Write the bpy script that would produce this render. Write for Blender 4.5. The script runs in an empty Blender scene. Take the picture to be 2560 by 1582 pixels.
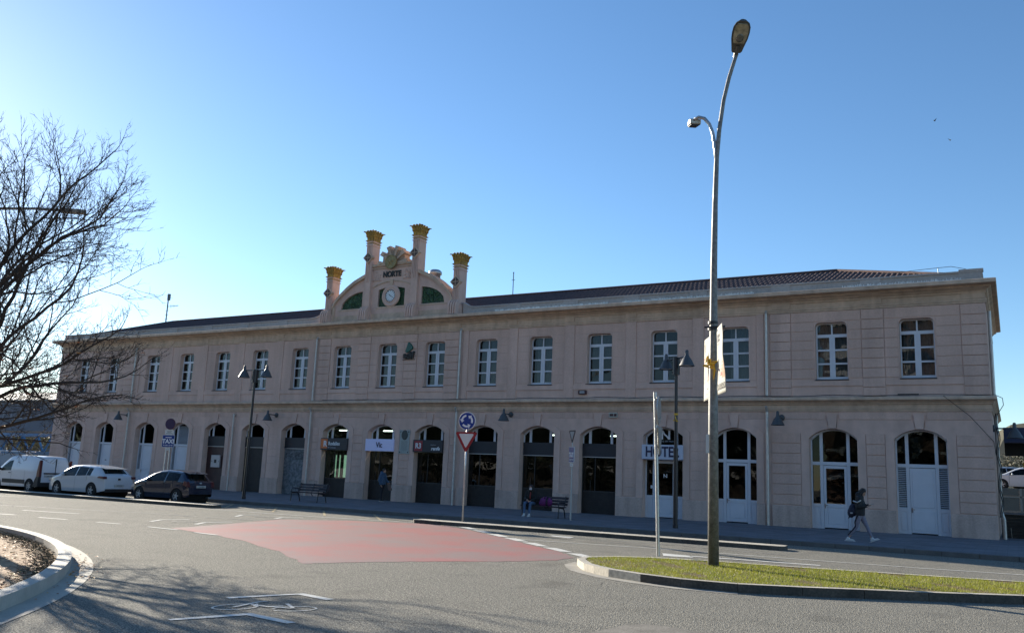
import bpy, math, random
from mathutils import Vector, Matrix
from mathutils.geometry import tessellate_polygon
random.seed(7)
R_ = math.radians
C = bpy.context.scene.collection
SC = bpy.context.scene
# ------------------------------------------------------------ camera
cam_d = bpy.data.cameras.new('camera'); cam = bpy.data.objects.new('camera', cam_d); C.objects.link(cam)
yaw, pitch, roll = -0.527078, 0.180865, 0.0412829
fw = Vector((math.sin(yaw)*math.cos(pitch), math.cos(yaw)*math.cos(pitch), math.sin(pitch)))
rt = Vector((math.cos(yaw), -math.sin(yaw), 0)); up = rt.cross(fw)
r2 = rt*math.cos(roll)+up*math.sin(roll); u2 = -rt*math.sin(roll)+up*math.cos(roll)
m = Matrix((r2, u2, -fw)).transposed().to_4x4(); m.translation = Vector((0, 0, 1.87))
cam.matrix_world = m
cam_d.sensor_width = 36; cam_d.lens = 2155.886/2560*36; cam_d.clip_end = 3000; cam_d.clip_start = 0.1
SC.camera = cam
# ------------------------------------------------------------ sky, sun, exposure
SUN_EL, SUN_AZ = R_(17.2), R_(-71)      # azimuth from +Y towards +X
w = bpy.data.worlds.new("World"); SC.world = w; w.use_nodes = True
nt = w.node_tree; bg = nt.nodes['Background']; sky = nt.nodes.new('ShaderNodeTexSky')
sky.sky_type = 'NISHITA'; sky.sun_disc = False; sky.sun_elevation = SUN_EL; sky.sun_rotation = SUN_AZ
sky.air_density = 1.0; sky.dust_density = 0.2; sky.ozone_density = 3.0; sky.altitude = 500
hs = nt.nodes.new('ShaderNodeHueSaturation'); hs.inputs['Saturation'].default_value = 1.1; nt.links.new(sky.outputs[0], hs.inputs['Color']); nt.links.new(hs.outputs[0], bg.inputs[0]); bg.inputs[1].default_value = 0.085
sd = bpy.data.lights.new('sun', 'SUN'); sd.energy = 5.0; sd.angle = R_(0.55); sd.color = (1, 0.91, 0.76)
sun = bpy.data.objects.new('sun', sd); C.objects.link(sun)
sv = Vector((math.sin(SUN_AZ)*math.cos(SUN_EL), math.cos(SUN_AZ)*math.cos(SUN_EL), math.sin(SUN_EL)))
sun.rotation_mode = 'QUATERNION'; sun.rotation_quaternion = sv.to_track_quat('Z', 'Y'); sun.location = sv*100
SC.view_settings.view_transform = 'Standard'; SC.view_settings.look = 'None'
SC.view_settings.exposure = 1.25; SC.view_settings.gamma = 1
SC.render.engine = 'CYCLES'
SC.cycles.max_bounces = 6; SC.cycles.transparent_max_bounces = 12; SC.cycles.caustics_reflective = False; SC.cycles.caustics_refractive = False
SC.cycles.sample_clamp_indirect = 4
# ------------------------------------------------------------ materials
MC = {}
def M(name, col, rough=0.6, metal=0.0, noise=None, bump=None, spec=0.5, noise2=None, emit=None, coat=0, streak=None):
    if name in MC: return MC[name]
    mt = bpy.data.materials.new(name); mt.use_nodes = True; n = mt.node_tree; L = n.links
    b = n.nodes['Principled BSDF']; b.inputs['Base Color'].default_value = (*col, 1)
    b.inputs['Roughness'].default_value = rough; b.inputs['Metallic'].default_value = metal
    b.inputs['Specular IOR Level'].default_value = spec
    if coat: b.inputs['Coat Weight'].default_value = coat; b.inputs['Coat Roughness'].default_value = 0.05
    if emit: b.inputs['Emission Color'].default_value = (*emit[0], 1); b.inputs['Emission Strength'].default_value = emit[1]
    geo = None
    if noise or bump or noise2 or streak: geo = n.nodes.new('ShaderNodeNewGeometry')
    last = None
    for nz in (noise, noise2, streak):
        if not nz: continue
        sc_, amt, col2 = nz if len(nz) == 3 else (nz[0], nz[1], None)
        t = n.nodes.new('ShaderNodeTexNoise'); t.inputs['Scale'].default_value = sc_; t.inputs['Detail'].default_value = 6
        if nz is streak:
            vm = n.nodes.new('ShaderNodeVectorMath'); vm.operation = 'MULTIPLY'; vm.inputs[1].default_value = (1, 1, 0.09); L.new(geo.outputs['Position'], vm.inputs[0]); L.new(vm.outputs[0], t.inputs['Vector'])
        else: L.new(geo.outputs['Position'], t.inputs['Vector'])
        mr = n.nodes.new('ShaderNodeMapRange'); mr.inputs[1].default_value = 0.3; mr.inputs[2].default_value = 0.7
        L.new(t.outputs['Fac'], mr.inputs[0])
        mx = n.nodes.new('ShaderNodeMix'); mx.data_type = 'RGBA'
        if col2 is None:
            mx.blend_type = 'MULTIPLY'; mx.inputs[0].default_value = 1
            mr.inputs[3].default_value = 1-amt; mr.inputs[4].default_value = 1+amt
            L.new(mr.outputs[0], mx.inputs[7])
        else:
            mr.inputs[3].default_value = 0; mr.inputs[4].default_value = amt
            L.new(mr.outputs[0], mx.inputs[0]); mx.inputs[7].default_value = (*col2, 1)
        if last is None: mx.inputs[6].default_value = (*col, 1)
        else: L.new(last, mx.inputs[6])
        last = mx.outputs[2]
    if last is not None: L.new(last, b.inputs['Base Color'])
    if bump:
        t = n.nodes.new('ShaderNodeTexNoise'); t.inputs['Scale'].default_value = bump[0]; t.inputs['Detail'].default_value = 4
        L.new(geo.outputs['Position'], t.inputs['Vector'])
        bp = n.nodes.new('ShaderNodeBump'); bp.inputs['Strength'].default_value = bump[1]; bp.inputs['Distance'].default_value = bump[2] if len(bump) > 2 else 0.01
        L.new(t.outputs['Fac'], bp.inputs['Height']); L.new(bp.outputs[0], b.inputs['Normal'])
    MC[name] = mt; return mt
def glassmat(name, tint=(0.75, 0.8, 0.8), refl=1.45, wob=0.0, k=1.4):
    if name in MC: return MC[name]
    mt = bpy.data.materials.new(name); mt.use_nodes = True; n = mt.node_tree; L = n.links; n.nodes.clear()
    o = n.nodes.new('ShaderNodeOutputMaterial'); mx = n.nodes.new('ShaderNodeMixShader'); tr = n.nodes.new('ShaderNodeBsdfTransparent')
    gl = n.nodes.new('ShaderNodeBsdfGlossy'); fr = n.nodes.new('ShaderNodeFresnel')
    tr.inputs[0].default_value = (*tint, 1); gl.inputs['Roughness'].default_value = 0.01; fr.inputs[0].default_value = refl
    mul = n.nodes.new('ShaderNodeMath'); mul.operation = 'MULTIPLY'; mul.inputs[1].default_value = k; mul.use_clamp = True
    gb = n.nodes.new('ShaderNodeNewGeometry'); m1 = n.nodes.new('ShaderNodeMath'); m1.operation = 'SUBTRACT'; m1.inputs[0].default_value = 1; L.new(gb.outputs['Backfacing'], m1.inputs[1]); m2 = n.nodes.new('ShaderNodeMath'); m2.operation = 'MULTIPLY'; L.new(fr.outputs[0], mul.inputs[0]); L.new(mul.outputs[0], m2.inputs[0]); L.new(m1.outputs[0], m2.inputs[1]); L.new(m2.outputs[0], mx.inputs[0]); L.new(tr.outputs[0], mx.inputs[1]); L.new(gl.outputs[0], mx.inputs[2]); L.new(mx.outputs[0], o.inputs[0])
    if wob:
        geo = n.nodes.new('ShaderNodeNewGeometry'); t = n.nodes.new('ShaderNodeTexNoise'); t.inputs['Scale'].default_value = 1.6; t.inputs['Detail'].default_value = 1
        L.new(geo.outputs['Position'], t.inputs['Vector']); bp = n.nodes.new('ShaderNodeBump'); bp.inputs['Strength'].default_value = wob; bp.inputs['Distance'].default_value = 0.02
        L.new(t.outputs['Fac'], bp.inputs['Height']); L.new(bp.outputs[0], gl.inputs['Normal'])
    MC[name] = mt; return mt
stucco = M('stucco', (0.60, 0.42, 0.345), 0.9, noise=(0.35, 0.07), noise2=(3.0, 0.06), bump=(60, 0.25, 0.004), spec=0.2, streak=(1.8, 0.09))
stucco_block = M('stucco_block', (0.585, 0.405, 0.33), 0.9, noise=(0.5, 0.08), noise2=(14.0, 0.07), bump=(80, 0.3, 0.004), spec=0.2, streak=(2.2, 0.10))
plinth_m = M('plinth_stone', (0.50, 0.37, 0.31), 0.9, noise=(0.8, 0.12), noise2=(18, 0.1), bump=(50, 0.3, 0.004), spec=0.2, streak=(3, 0.16))
trim_m = M('cornice_stucco', (0.55, 0.405, 0.30), 0.9, noise=(0.4, 0.1), noise2=(6.0, 0.08), spec=0.2, streak=(2.5, 0.16))
white_m = M('white_paint', (0.62, 0.63, 0.67), 0.4, noise=(2, 0.04))
glass_m = glassmat('window_glass', (0.62, 0.66, 0.66), 1.5, 0.25)
glass_dark = glassmat('dark_shop_glass', (0.28, 0.3, 0.3), 1.5, 0.15)
dark_m = M('dark_interior', (0.02, 0.02, 0.022), 0.9)
room_m = M('room_wall', (0.12, 0.12, 0.11), 0.9)
curtain_m = M('curtain_fabric', (0.30, 0.31, 0.33), 0.9, noise=(6, 0.15))
galv = M('galvanised_steel', (0.42, 0.43, 0.43), 0.38, 0.85, noise=(20, 0.12))
galv_dull = M('dull_galvanised_steel', (0.20, 0.20, 0.19), 0.6, 0.5, noise=(12, 0.3), noise2=(60, 0.2))
zinc = M('zinc_pipe', (0.50, 0.48, 0.45), 0.45, 0.5, noise=(5, 0.12))
black_m = M('black_metal', (0.012, 0.012, 0.013), 0.45)
grey_m = M('grey_lamp_metal', (0.06, 0.065, 0.07), 0.5)
gold_m = M('gilded_ochre', (0.48, 0.28, 0.05), 0.6, 0.1, noise=(7, 0.5), noise2=(30, 0.5, (0.15, 0.09, 0.03)), bump=(25, 0.8, 0.02))
# ------------------------------------------------------------ mesh helpers
class MB:
    def __init__(s): s.v = []; s.f = []; s.mi = []; s.cur = 0
    def face(s, idx): s.f.append(tuple(idx)); s.mi.append(s.cur)
    def poly(s, pts):
        k = len(s.v); s.v += [tuple(p) for p in pts]; s.face(range(k, k+len(pts)))
    def box(s, x0, x1, y0, y1, z0, z1):
        if x0 > x1: x0, x1 = x1, x0
        if y0 > y1: y0, y1 = y1, y0
        if z0 > z1: z0, z1 = z1, z0
        k = len(s.v); s.v += [(x, y, z) for x in (x0, x1) for y in (y0, y1) for z in (z0, z1)]
        for q in ((0, 1, 3, 2), (4, 6, 7, 5), (0, 4, 5, 1), (2, 3, 7, 6), (0, 2, 6, 4), (1, 5, 7, 3)): s.face([k+i for i in q])
        return s
    def cham(s, x0, x1, y0, y1, z0, z1, c):       # block whose front (-Y) face is chamfered
        k = len(s.v)
        s.v += [(x0, y1, z0), (x1, y1, z0), (x1, y1, z1), (x0, y1, z1), (x0, y0+c, z0), (x1, y0+c, z0), (x1, y0+c, z1), (x0, y0+c, z1), (x0+c, y0, z0+c), (x1-c, y0, z0+c), (x1-c, y0, z1-c), (x0+c, y0, z1-c)]
        s.face([k+8, k+9, k+10, k+11])
        for a, b in ((0, 4), (4, 8)):
            for i in range(4):
                j = (i+1) % 4; s.face([k+a+i, k+a+j, k+b+j, k+b+i])
    def prism(s, pts, axis, a, b, cap=True):      # pts in the plane normal to axis
        def P(p, t): return {'y': (p[0], t, p[1]), 'z': (p[0], p[1], t), 'x': (t, p[0], p[1])}[axis]
        k = len(s.v); n = len(pts)
        s.v += [P(p, a) for p in pts]+[P(p, b) for p in pts]
        for i in range(n):
            j = (i+1) % n; s.face([k+i, k+j, k+n+j, k+n+i])
        if cap: s.face([k+i for i in range(n)][::-1]); s.face([k+n+i for i in range(n)])
        return s
    def tube(s, path, rad, n=8, cap=True, ell=None):
        path = [Vector(p) for p in path]; k0 = len(s.v); N = len(path)
        if not hasattr(rad, '__len__'): rad = [rad]*N
        ref = Vector((0, 0, 1)); d0 = (path[1]-path[0]).normalized()
        if abs(d0.dot(ref)) > 0.9: ref = Vector((0, 1, 0)) if ell is None else Vector((0, 1, 0))
        u = d0.cross(ref).normalized()
        for i, p in enumerate(path):
            d = (path[min(i+1, N-1)]-path[max(i-1, 0)]).normalized()
            u = (u-d*u.dot(d)).normalized(); vv = d.cross(u)
            for j in range(n):
                a = 2*math.pi*j/n
                e = (ell[i] if ell and hasattr(ell, '__len__') else ell) or 1
                s.v.append(tuple(p+u*math.cos(a)*rad[i]+vv*math.sin(a)*rad[i]*e))
        for i in range(N-1):
            for j in range(n):
                a = k0+i*n+j; b = k0+i*n+(j+1) % n; s.face((a, b, b+n, a+n))
        if cap: s.face([k0+j for j in range(n)][::-1]); s.face([k0+(N-1)*n+j for j in range(n)])
        return s
    def lathe(s, prof, c=(0, 0, 0), n=20, axis='z', cap=True):
        k = len(s.v); c = Vector(c)
        for r, z in prof:
            for j in range(n):
                a = 2*math.pi*j/n; x, y = r*math.cos(a), r*math.sin(a)
                p = {'z': (x, y, z), 'y': (x, z, y), 'x': (z, x, y)}[axis]
                s.v.append(tuple(c+Vector(p)))
        for i in range(len(prof)-1):
            for j in range(n):
                a = k+i*n+j; b = k+i*n+(j+1) % n; s.face((a, b, b+n, a+n))
        if cap and prof[0][0] > 1e-4: s.face([k+j for j in range(n)][::-1])
        if cap and prof[-1][0] > 1e-4: s.face([k+(len(prof)-1)*n+j for j in range(n)])
        return s
    def ball(s, c, r, n=10, sc=(1, 1, 1)):
        k = len(s.v); mth = n//2
        for i in range(mth+1):
            t = math.pi*i/mth
            for j in range(n):
                a = 2*math.pi*j/n
                s.v.append((c[0]+r*sc[0]*math.sin(t)*math.cos(a), c[1]+r*sc[1]*math.sin(t)*math.sin(a), c[2]+r*sc[2]*math.cos(t)))
        for i in range(mth):
            for j in range(n):
                a = k+i*n+j; b = k+i*n+(j+1) % n; s.face((a, a+n, b+n, b))
        return s
    def build(s, name, mats, parent=None, smooth=False, loc=None):
        me = bpy.data.meshes.new(name); me.from_pydata(s.v, [], s.f); 
        if not isinstance(mats, (list, tuple)): mats = [mats]
        for q in mats: me.materials.append(q)
        me.polygons.foreach_set('material_index', s.mi)
        if smooth: me.polygons.foreach_set('use_smooth', [True]*len(me.polygons))
        me.validate(); me.update()
        o = bpy.data.objects.new(name, me); C.objects.link(o)
        if parent: o.parent = parent
        if loc: o.location = loc
        return o
def fixn(o):
    import bmesh
    b = bmesh.new(); b.from_mesh(o.data); bmesh.ops.recalc_face_normals(b, faces=b.faces); b.to_mesh(o.data); b.free(); return o
def bevel(o, w=0.01, seg=2):
    md = o.modifiers.new('bevel', 'BEVEL'); md.width = w; md.segments = seg; md.limit_method = 'ANGLE'; return o
def tag(o, label, cat, group=None, kind=None):
    if label: o['label'] = label
    if cat: o['category'] = cat
    if group: o['group'] = group
    if kind: o['kind'] = kind
    return o
def thing(name, label, cat, loc=(0, 0, 0), rz=0, group=None):
    o = bpy.data.objects.new(name, None); C.objects.link(o); o.location = loc; o.rotation_euler = (0, 0, rz)
    o.empty_display_size = 0.2
    return tag(o, label, cat, group)
def struct(name, mb, mat, smooth=False):
    o = mb.build(name, mat, smooth=smooth); o['kind'] = 'structure'; return o
def copytree(r, loc, rz, label, group=None):
    def cp(o, par):
        c = o.copy(); C.objects.link(c)
        if par: c.parent = par
        for ch in list(o.children): cp(ch, c)
        return c
    c = cp(r, None); c.location = loc; c.rotation_euler = (0, 0, rz); c['label'] = label
    if group: c['group'] = group
    return c
def text(name, s, size, mat, parent, loc, rot=(R_(90), 0, 0), depth=0.005, bold=0.0, align='CENTER', shear=0, sx=1.0):
    cu = bpy.data.curves.new(name, 'FONT'); cu.body = s; cu.size = size; cu.extrude = depth; cu.offset = bold; cu.align_x = align; cu.align_y = 'CENTER'; cu.shear = shear
    to = bpy.data.objects.new('tmp', cu); C.objects.link(to)
    bpy.context.view_layer.update(); dg = bpy.context.evaluated_depsgraph_get()
    me = bpy.data.meshes.new_from_object(to.evaluated_get(dg)); bpy.data.objects.remove(to)
    me.materials.clear(); me.materials.append(mat); me.name = name
    o = bpy.data.objects.new(name, me); C.objects.link(o); o.parent = parent; o.location = loc; o.rotation_euler = rot; o.scale = (sx, 1, 1)
    return o
# ============================================================ station building
D = 39.16; XL, XR = -62.0, -0.63; YB = 51.0; ZG = 0.15
st = thing('station_building', 'long two-storey beige railway station with clock gable, gilded capitals and arched doorways', 'station', (-31, D, ZG))
st_off = Vector((31, -D, -ZG))
def part(name, mb, mat, parent=None, smooth=False):
    """mesh written in world coordinates, parented under the station"""
    o = mb.build(name, mat, smooth=smooth)
    if parent is None: o.parent = st; o.location = st_off
    else: o.parent = parent
    return o
AX = [-59.35, -55.85, -51.49, -48.03, -44.58, -41.16, -37.76, -34.42, -31.05, -27.7, -24.33, -21.0, -17.62, -14.28, -10.88, -6.65, -3.25]
WX = [-59.23, -55.83, -51.47, -48.03, -44.59, -41.17, -37.77, -34.38, -31.0, -27.66, -24.29, -20.97, -17.65, -14.27, -10.87, -6.62, -3.21]
AW, ZS, ZT = 0.985, 3.95, 4.36
WW, WB, WT = 0.67, 6.48, 9.0
RA = (AW*AW+(ZT-ZS)**2)/(2*(ZT-ZS))
def arch_z(dx, aw=AW, zs=ZS, zt=ZT):
    r = (aw*aw+(zt-zs)**2)/(2*(zt-zs)); return zt-r+math.sqrt(max(r*r-dx*dx, 0))
def arch_loop(cx, zb, aw=AW, zs=ZS, zt=ZT, n=14):
    return [(cx-aw, zb), (cx+aw, zb)]+[(cx+aw*math.cos(math.pi*i/n) if False else cx+aw-2*aw*i/n, arch_z(aw-2*aw*i/n, aw, zs, zt)) for i in range(n+1)]
def rr_loop(cx, w=WW, z0=WB, z1=WT, r=0.2, n=5):
    L = [(cx-w, z0), (cx+w, z0)]
    L += [(cx+w-r+r*math.cos(math.pi/2*i/n), z1-r+r*math.sin(math.pi/2*i/n)) for i in range(n+1)]
    L += [(cx-w+r-r*math.sin(math.pi/2*i/n), z1-r+r*math.cos(math.pi/2*i/n)) for i in range(n+1)]
    return L
wall = MB(); W_TOP = 10.44
edges = [XL]+[(WX[i]+WX[i+1])/2 for i in range(16)]+[XR]
def tess(mb, outer, holes, y):
    loops = [[Vector((p[0], 0, p[1])) for p in L] for L in [outer]+holes]
    flat = [p for L in [outer]+holes for p in L]; k = len(mb.v)
    mb.v += [(p[0], y, p[1]) for p in flat]
    for t in tessellate_polygon(loops):
        a, b, c = [flat[i] for i in t]
        cr = (b[0]-a[0])*(c[1]-a[1])-(b[1]-a[1])*(c[0]-a[0])
        mb.face([k+i for i in (t if cr > 0 else t[::-1])])
for i in range(17):
    x0, x1 = edges[i], edges[i+1]
    a, wl = arch_loop(AX[i], ZG), rr_loop(WX[i])
    # lower part: door opening reaches the ground -> outline goes round it
    outer = [(x0, ZG), (AX[i]-AW, ZG)]+a[2:][::-1]+[(AX[i]+AW, ZG), (x1, ZG), (x1, 5.4), (x0, 5.4)]
    tess(wall, outer, [], D)
    tess(wall, [(x0, 5.4), (x1, 5.4), (x1, W_TOP), (x0, W_TOP)], [wl], D)
    for L, dep, closed in ((a, 0.44, False), (wl, 0.34, True)):
        n = len(L)
        for j in range(n):
            if j == 0 and not closed: continue
            p, q = L[j], L[(j+1) % n]
            wall.poly([(p[0], D, p[1]), (p[0], D+dep, p[1]), (q[0], D+dep, q[1]), (q[0], D, q[1])])
wall.poly([(XR, D, ZG), (XR, YB, ZG), (XR, YB, W_TOP), (XR, D, W_TOP)])
wall.poly([(XL, YB, ZG), (XL, D, ZG), (XL, D, W_TOP), (XL, YB, W_TOP)])
wall.poly([(XR, YB, ZG), (XL, YB, ZG), (XL, YB, W_TOP), (XR, YB, W_TOP)])
part('wall', wall, stucco)
# inner floors and partitions close each storey
inn = MB()
inn.box(XL+0.1, XR-0.1, D+0.46, YB-0.1, 5.2, 5.35); inn.box(XL+0.1, XR-0.1, D+0.46, YB-0.1, 0.08, 0.14)
inn.box(XL+0.1, XR-0.1, D+5.0, D+5.15, 5.36, 10.3)
for x in (-53.3, -44, -36.4, -25.9, -15.9, -9.2):
    inn.box(x-0.06, x+0.06, D+0.5, YB-0.2, 5.36, 10.3)
for i in range(16):
    x = (AX[i]+AX[i+1])/2; inn.box(x-0.05, x+0.05, D+0.5, D+4.0, 0.16, 5.18)
inn.box(XL+0.1, XR-0.1, D+4.02, D+4.12, 0.16, 5.18)
part('interior_partition', inn, room_m)
# ---- rusticated blocks, surrounds, plinth
PROUD = 0.035
def in_rust(cx): return cx > -9.3 or -36.4 < cx < -25.9 or cx < -53.3
blk = MB(); faint = MB(); sur = MB(); pl = MB()
ZR = [1.07, 1.5, 1.94, 2.38, 2.83, 3.27, 3.71, 4.17]
sections = [(-62.0, -53.42), (-53.1, -36.5), (-36.22, -26.05), (-25.78, -9.5), (-9.24, XR)]
for (s0, s1) in sections:
    ids = [i for i in range(17) if s0 < AX[i] < s1]; rust = in_rust((s0+s1)/2)
    tgt = blk; gap = 0.017 if rust else 0.007; pr = PROUD if rust else 0.014
    spans = []; x = s0
    for i in ids: spans.append((x, AX[i]-AW-0.33)); x = AX[i]+AW+0.33
    spans.append((x, s1))
    for (a, b) in spans:
        if b-a < 0.12: continue
        for z0, z1 in zip(ZR[:-1], ZR[1:]): tgt.cham(a+gap, b-gap, D-pr, D, z0+gap, z1-gap, 0.008)
        top0 = 4.17
    # band of blocks above the arches, between keystones
    ks = [s0]+[k for i in ids for k in (AX[i]-0.27, AX[i]+0.27)]+[s1]
    for a, b in zip(ks[::2], ks[1::2]):
        tgt.cham(a+gap, b-gap, D-pr*0.6, D, 4.74+gap, 5.09, 0.006)
    # plinth
    x = s0
    for i in ids+[None]:
        e = AX[i]-AW if i is not None else s1
        pl = MB(); pl.cham(x+0.004, e-0.0, D-0.085, D, ZG-0.1, 1.05, 0.02); part('plinth', pl, plinth_m)
        if i is not None: x = AX[i]+AW
    # upper storey blocks between window jambs (rows of 0.42)
    zr = [5.78+0.0]+[6.52+0.42*k for k in range(8)]
    wi = [i for i in range(17) if s0 < WX[i] < s1]
    pls = {-1: None}
    for j, i in enumerate(wi):
        a = s0 if j == 0 else (WX[wi[j-1]]+WX[i])/2
        b = s1 if j == len(wi)-1 else (WX[i]+WX[wi[j+1]])/2
        pw = 0.45 if rust else 0.28
        xa = a+(pw if j else (0.92 if rust else 0.6)); xb = b-(pw if j < len(wi)-1 else (0.92 if rust else 0.6))
        if not rust and j == 0: xa = a+0.35
        if not rust and j == len(wi)-1: xb = b-0.35
        for z0, z1 in zip(zr[1:-1], zr[2:]):
            if z0 > 9.3: continue
            zt_ = min(z1, 9.5)
            gg = 0.013 if rust else 0.006
            p2 = 0.024 if rust else 0.010
            if z0 < 9.02:
                blk.cham(xa+gg, WX[i]-WW-0.06, D-p2, D, z0+gg, min(zt_, 9.03)-gg if z0 < 9.03 <= zt_ else zt_-gg, 0.006)
                blk.cham(WX[i]+WW+0.06, xb-gg, D-p2, D, z0+gg, min(zt_, 9.03)-gg if z0 < 9.03 <= zt_ else zt_-gg, 0.006)
        blk.cham(xa+gg, xb-gg, D-p2, D, 9.05, 9.49, 0.006)
        # sill panel frame: raised pilaster strips with a sunk panel
        for (q0, q1) in ((a, xa), (xb, b)):
            if j and q0 == a: continue
            e1 = q1 if not (j < len(wi)-1 and q1 == b) else (b+pw)
            if q0 == xb and j < len(wi)-1: q0_, q1_ = xb, b+pw
            else: q0_, q1_ = q0, q1
            if rust:
                zz = [5.74, 6.12]+zr[1:-1]+[9.49]
                for z0, z1 in zip(zz[:-1], zz[1:]): blk.cham(q0_+0.01, q1_-0.01, D-0.05, D, z0+0.012, z1-0.012, 0.008)
            else:
                blk.cham(q0_+0.005, q1_-0.005, D-0.045, D, 5.72, 9.5, 0.006)
        sur.box(xa, xb, D-0.04, D, 6.2, 6.42)
part('stone_blocks', blk, stucco_block); part('sill_band', sur, stucco)
for i in range(17):
    # surround band following the opening + keystone
    sur = MB()
    n = 12; o1 = AW+0.33
    pts = [(AW-2*AW*k/n, arch_z(AW-2*AW*k/n)) for k in range(n+1)]
    out = [(o1-2*o1*k/n, arch_z(o1-2*o1*k/n, o1, 4.12, 4.68)) for k in range(n+1)]
    for k in range(n):
        if abs((k+0.5)-n/2) < 0.6: continue
        a, b, c, d = pts[k], pts[k+1], out[k+1], out[k]
        cx = AX[i]; y0, y1 = D-PROUD-0.004, D
        sur.poly([(cx+a[0], y0, a[1]), (cx+d[0], y0, d[1]), (cx+c[0], y0, c[1]), (cx+b[0], y0, b[1])])
        sur.poly([(cx+d[0], y0, d[1]), (cx+d[0], y1, d[1]), (cx+c[0], y1, c[1]), (cx+c[0], y0, c[1])])
        sur.poly([(cx+a[0], y0, a[1]), (cx+b[0], y0, b[1]), (cx+b[0], y1, b[1]), (cx+a[0], y1, a[1])])
    for sgn in (-1, 1):
        x0, x1 = AX[i]+sgn*AW, AX[i]+sgn*o1
        lo, hi = min(x0, x1), max(x0, x1)
        zi, zo = (3.95, 4.12)
        q = [(x0, 1.06), (x1, 1.06), (x1, zo), (x0, zi)]
        sur.prism(q if sgn > 0 else q[::-1], 'y', D-PROUD-0.004, D)
    sur.prism([(AX[i]-0.15, 4.37), (AX[i]+0.15, 4.37), (AX[i]+0.21, 4.95), (AX[i]-0.21, 4.95)], 'y', D-0.085, D)
    part('door_surround', sur, stucco)
# ---- mouldings swept round the front and both ends
def sweep(prof, name, mat, x0=XL, x1=XR, ends=True, yb=YB):
    mb = MB(); n = len(prof)
    for (o, z) in prof:
        e = o*0.62; mb.v += [(x0-e, yb, z), (x0-e, D-o, z), (x1+e, D-o, z), (x1+e, yb, z)]
    for i in range(n-1):
        for j in range(3):
            a = i*4+j; mb.face((a, a+1, a+5, a+4))
    return part(name, mb, mat)
sweep([(0, 5.09), (0.06, 5.1), (0.06, 5.17), (0.09, 5.18), (0.09, 5.25), (0.035, 5.26), (0.035, 5.38), (0.1, 5.39), (0.12, 5.45), (0.16, 5.46), (0.2, 5.5), (0.31, 5.55), (0.35, 5.56), (0.35, 5.65), (0.33, 5.68), (0, 5.73)], 'string_course', trim_m)
sweep([(0, 9.49), (0.06, 9.5), (0.06, 9.575), (0.09, 9.585), (0.09, 9.66), (0.02, 9.67), (0.02, 9.9), (0.07, 9.91), (0.07, 9.98), (0.12, 9.99), (0.2, 10.06), (0.36, 10.11), (0.38, 10.13), (0.38, 10.165), (0.64, 10.18), (0.7, 10.2), (0.7, 10.34), (0.66, 10.37), (0.3, 10.42), (0, 10.44)], 'cornice', trim_m)
br = MB()
for x in [-61.55, -57.6, -53.9, -49.78, -46.3, -42.92, -39.5, -35.8, -32.75, -29.34, -26.4, -22.7, -19.33, -15.97, -12.57, -8.75, -4.94, -1.06]:
    wd = 0.42 if in_rust(x) else 0.26
    br = MB(); br.prism([(D-0.03, 9.68), (D-0.06, 9.68), (D-0.06, 9.905), (D-0.10, 9.99), (D-0.40, 10.13), (D-0.03, 10.13)], 'x', x-wd, x+wd); part('cornice_bracket', br, trim_m)
pp = MB()
def parapet(x0, x1, z1):
    pp.box(x0, x1, D+0.02, D+0.3, 10.4, z1-0.07); pp.box(x0, x1, D-0.03, D+0.35, z1-0.07, z1)
parapet(XL+0.03, -37.2, 10.86); parapet(-25.1, XR-0.03, 10.86)
for x in (-61.5, -57.6, -53.9, -49.78, -46.3, -42.92, -39.5, -22.7, -19.33, -15.97, -12.57, -8.75, -4.94, -1.12):
    pp.box(x-0.42, x+0.42, D-0.015, D+0.04, 10.42, 10.785)
pp.box(XR-0.9, XR, D-0.04, D+0.36, 10.84, 10.93)
for (xa, xb, sg) in ((-37.2, -36.05, 1), (-25.95, -25.1, -1)):
    N = 8
    for k in range(N):
        t0, t1 = k/N, (k+1)/N
        if sg > 0: za, zb_ = 10.86+0.3*t0*t0, 10.86+0.3*t1*t1; xs0, xs1 = xa+(xb-xa)*t0, xa+(xb-xa)*t1
        else: za, zb_ = 10.86+0.3*(1-t0)**2, 10.86+0.3*(1-t1)**2; xs0, xs1 = xa+(xb-xa)*t0, xa+(xb-xa)*t1
        pp.prism([(xs0, 10.4), (xs1, 10.4), (xs1, zb_-0.07), (xs0, za-0.07)], 'y', D+0.02, D+0.3)
        pp.prism([(xs0, za-0.07), (xs1, zb_-0.07), (xs1, zb_), (xs0, za)], 'y', D-0.03, D+0.35)
for x in (XL+0.03, XR-0.33): pp.box(x, x+0.3, D+0.36, YB, 10.4, 10.8)
part('parapet', pp, M('parapet_render', (0.42, 0.37, 0.34), 0.9, noise=(0.6, 0.1), noise2=(8, 0.1)))
sp = MB(); rs = random.Random(3)
for (a, b) in ((-23.5, -17), (-16.2, -9.8), (-6.0, -1.4)):
    x = a
    while x < b:
        if rs.random() < 0.8:
            h = rs.uniform(0.06, 0.13); sp.box(x, x+0.012, D-0.62, D-0.61, 10.36, 10.36+h)
            sp.box(x, x+0.012, D-0.50, D-0.49, 10.38, 10.38+h)
        x += rs.uniform(0.03, 0.07)
    sp.box(a, b, D-0.64, D-0.48, 10.365, 10.385)
part('bird_spikes', sp, M('spike_steel', (0.7, 0.7, 0.68), 0.3, 0.6))
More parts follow.
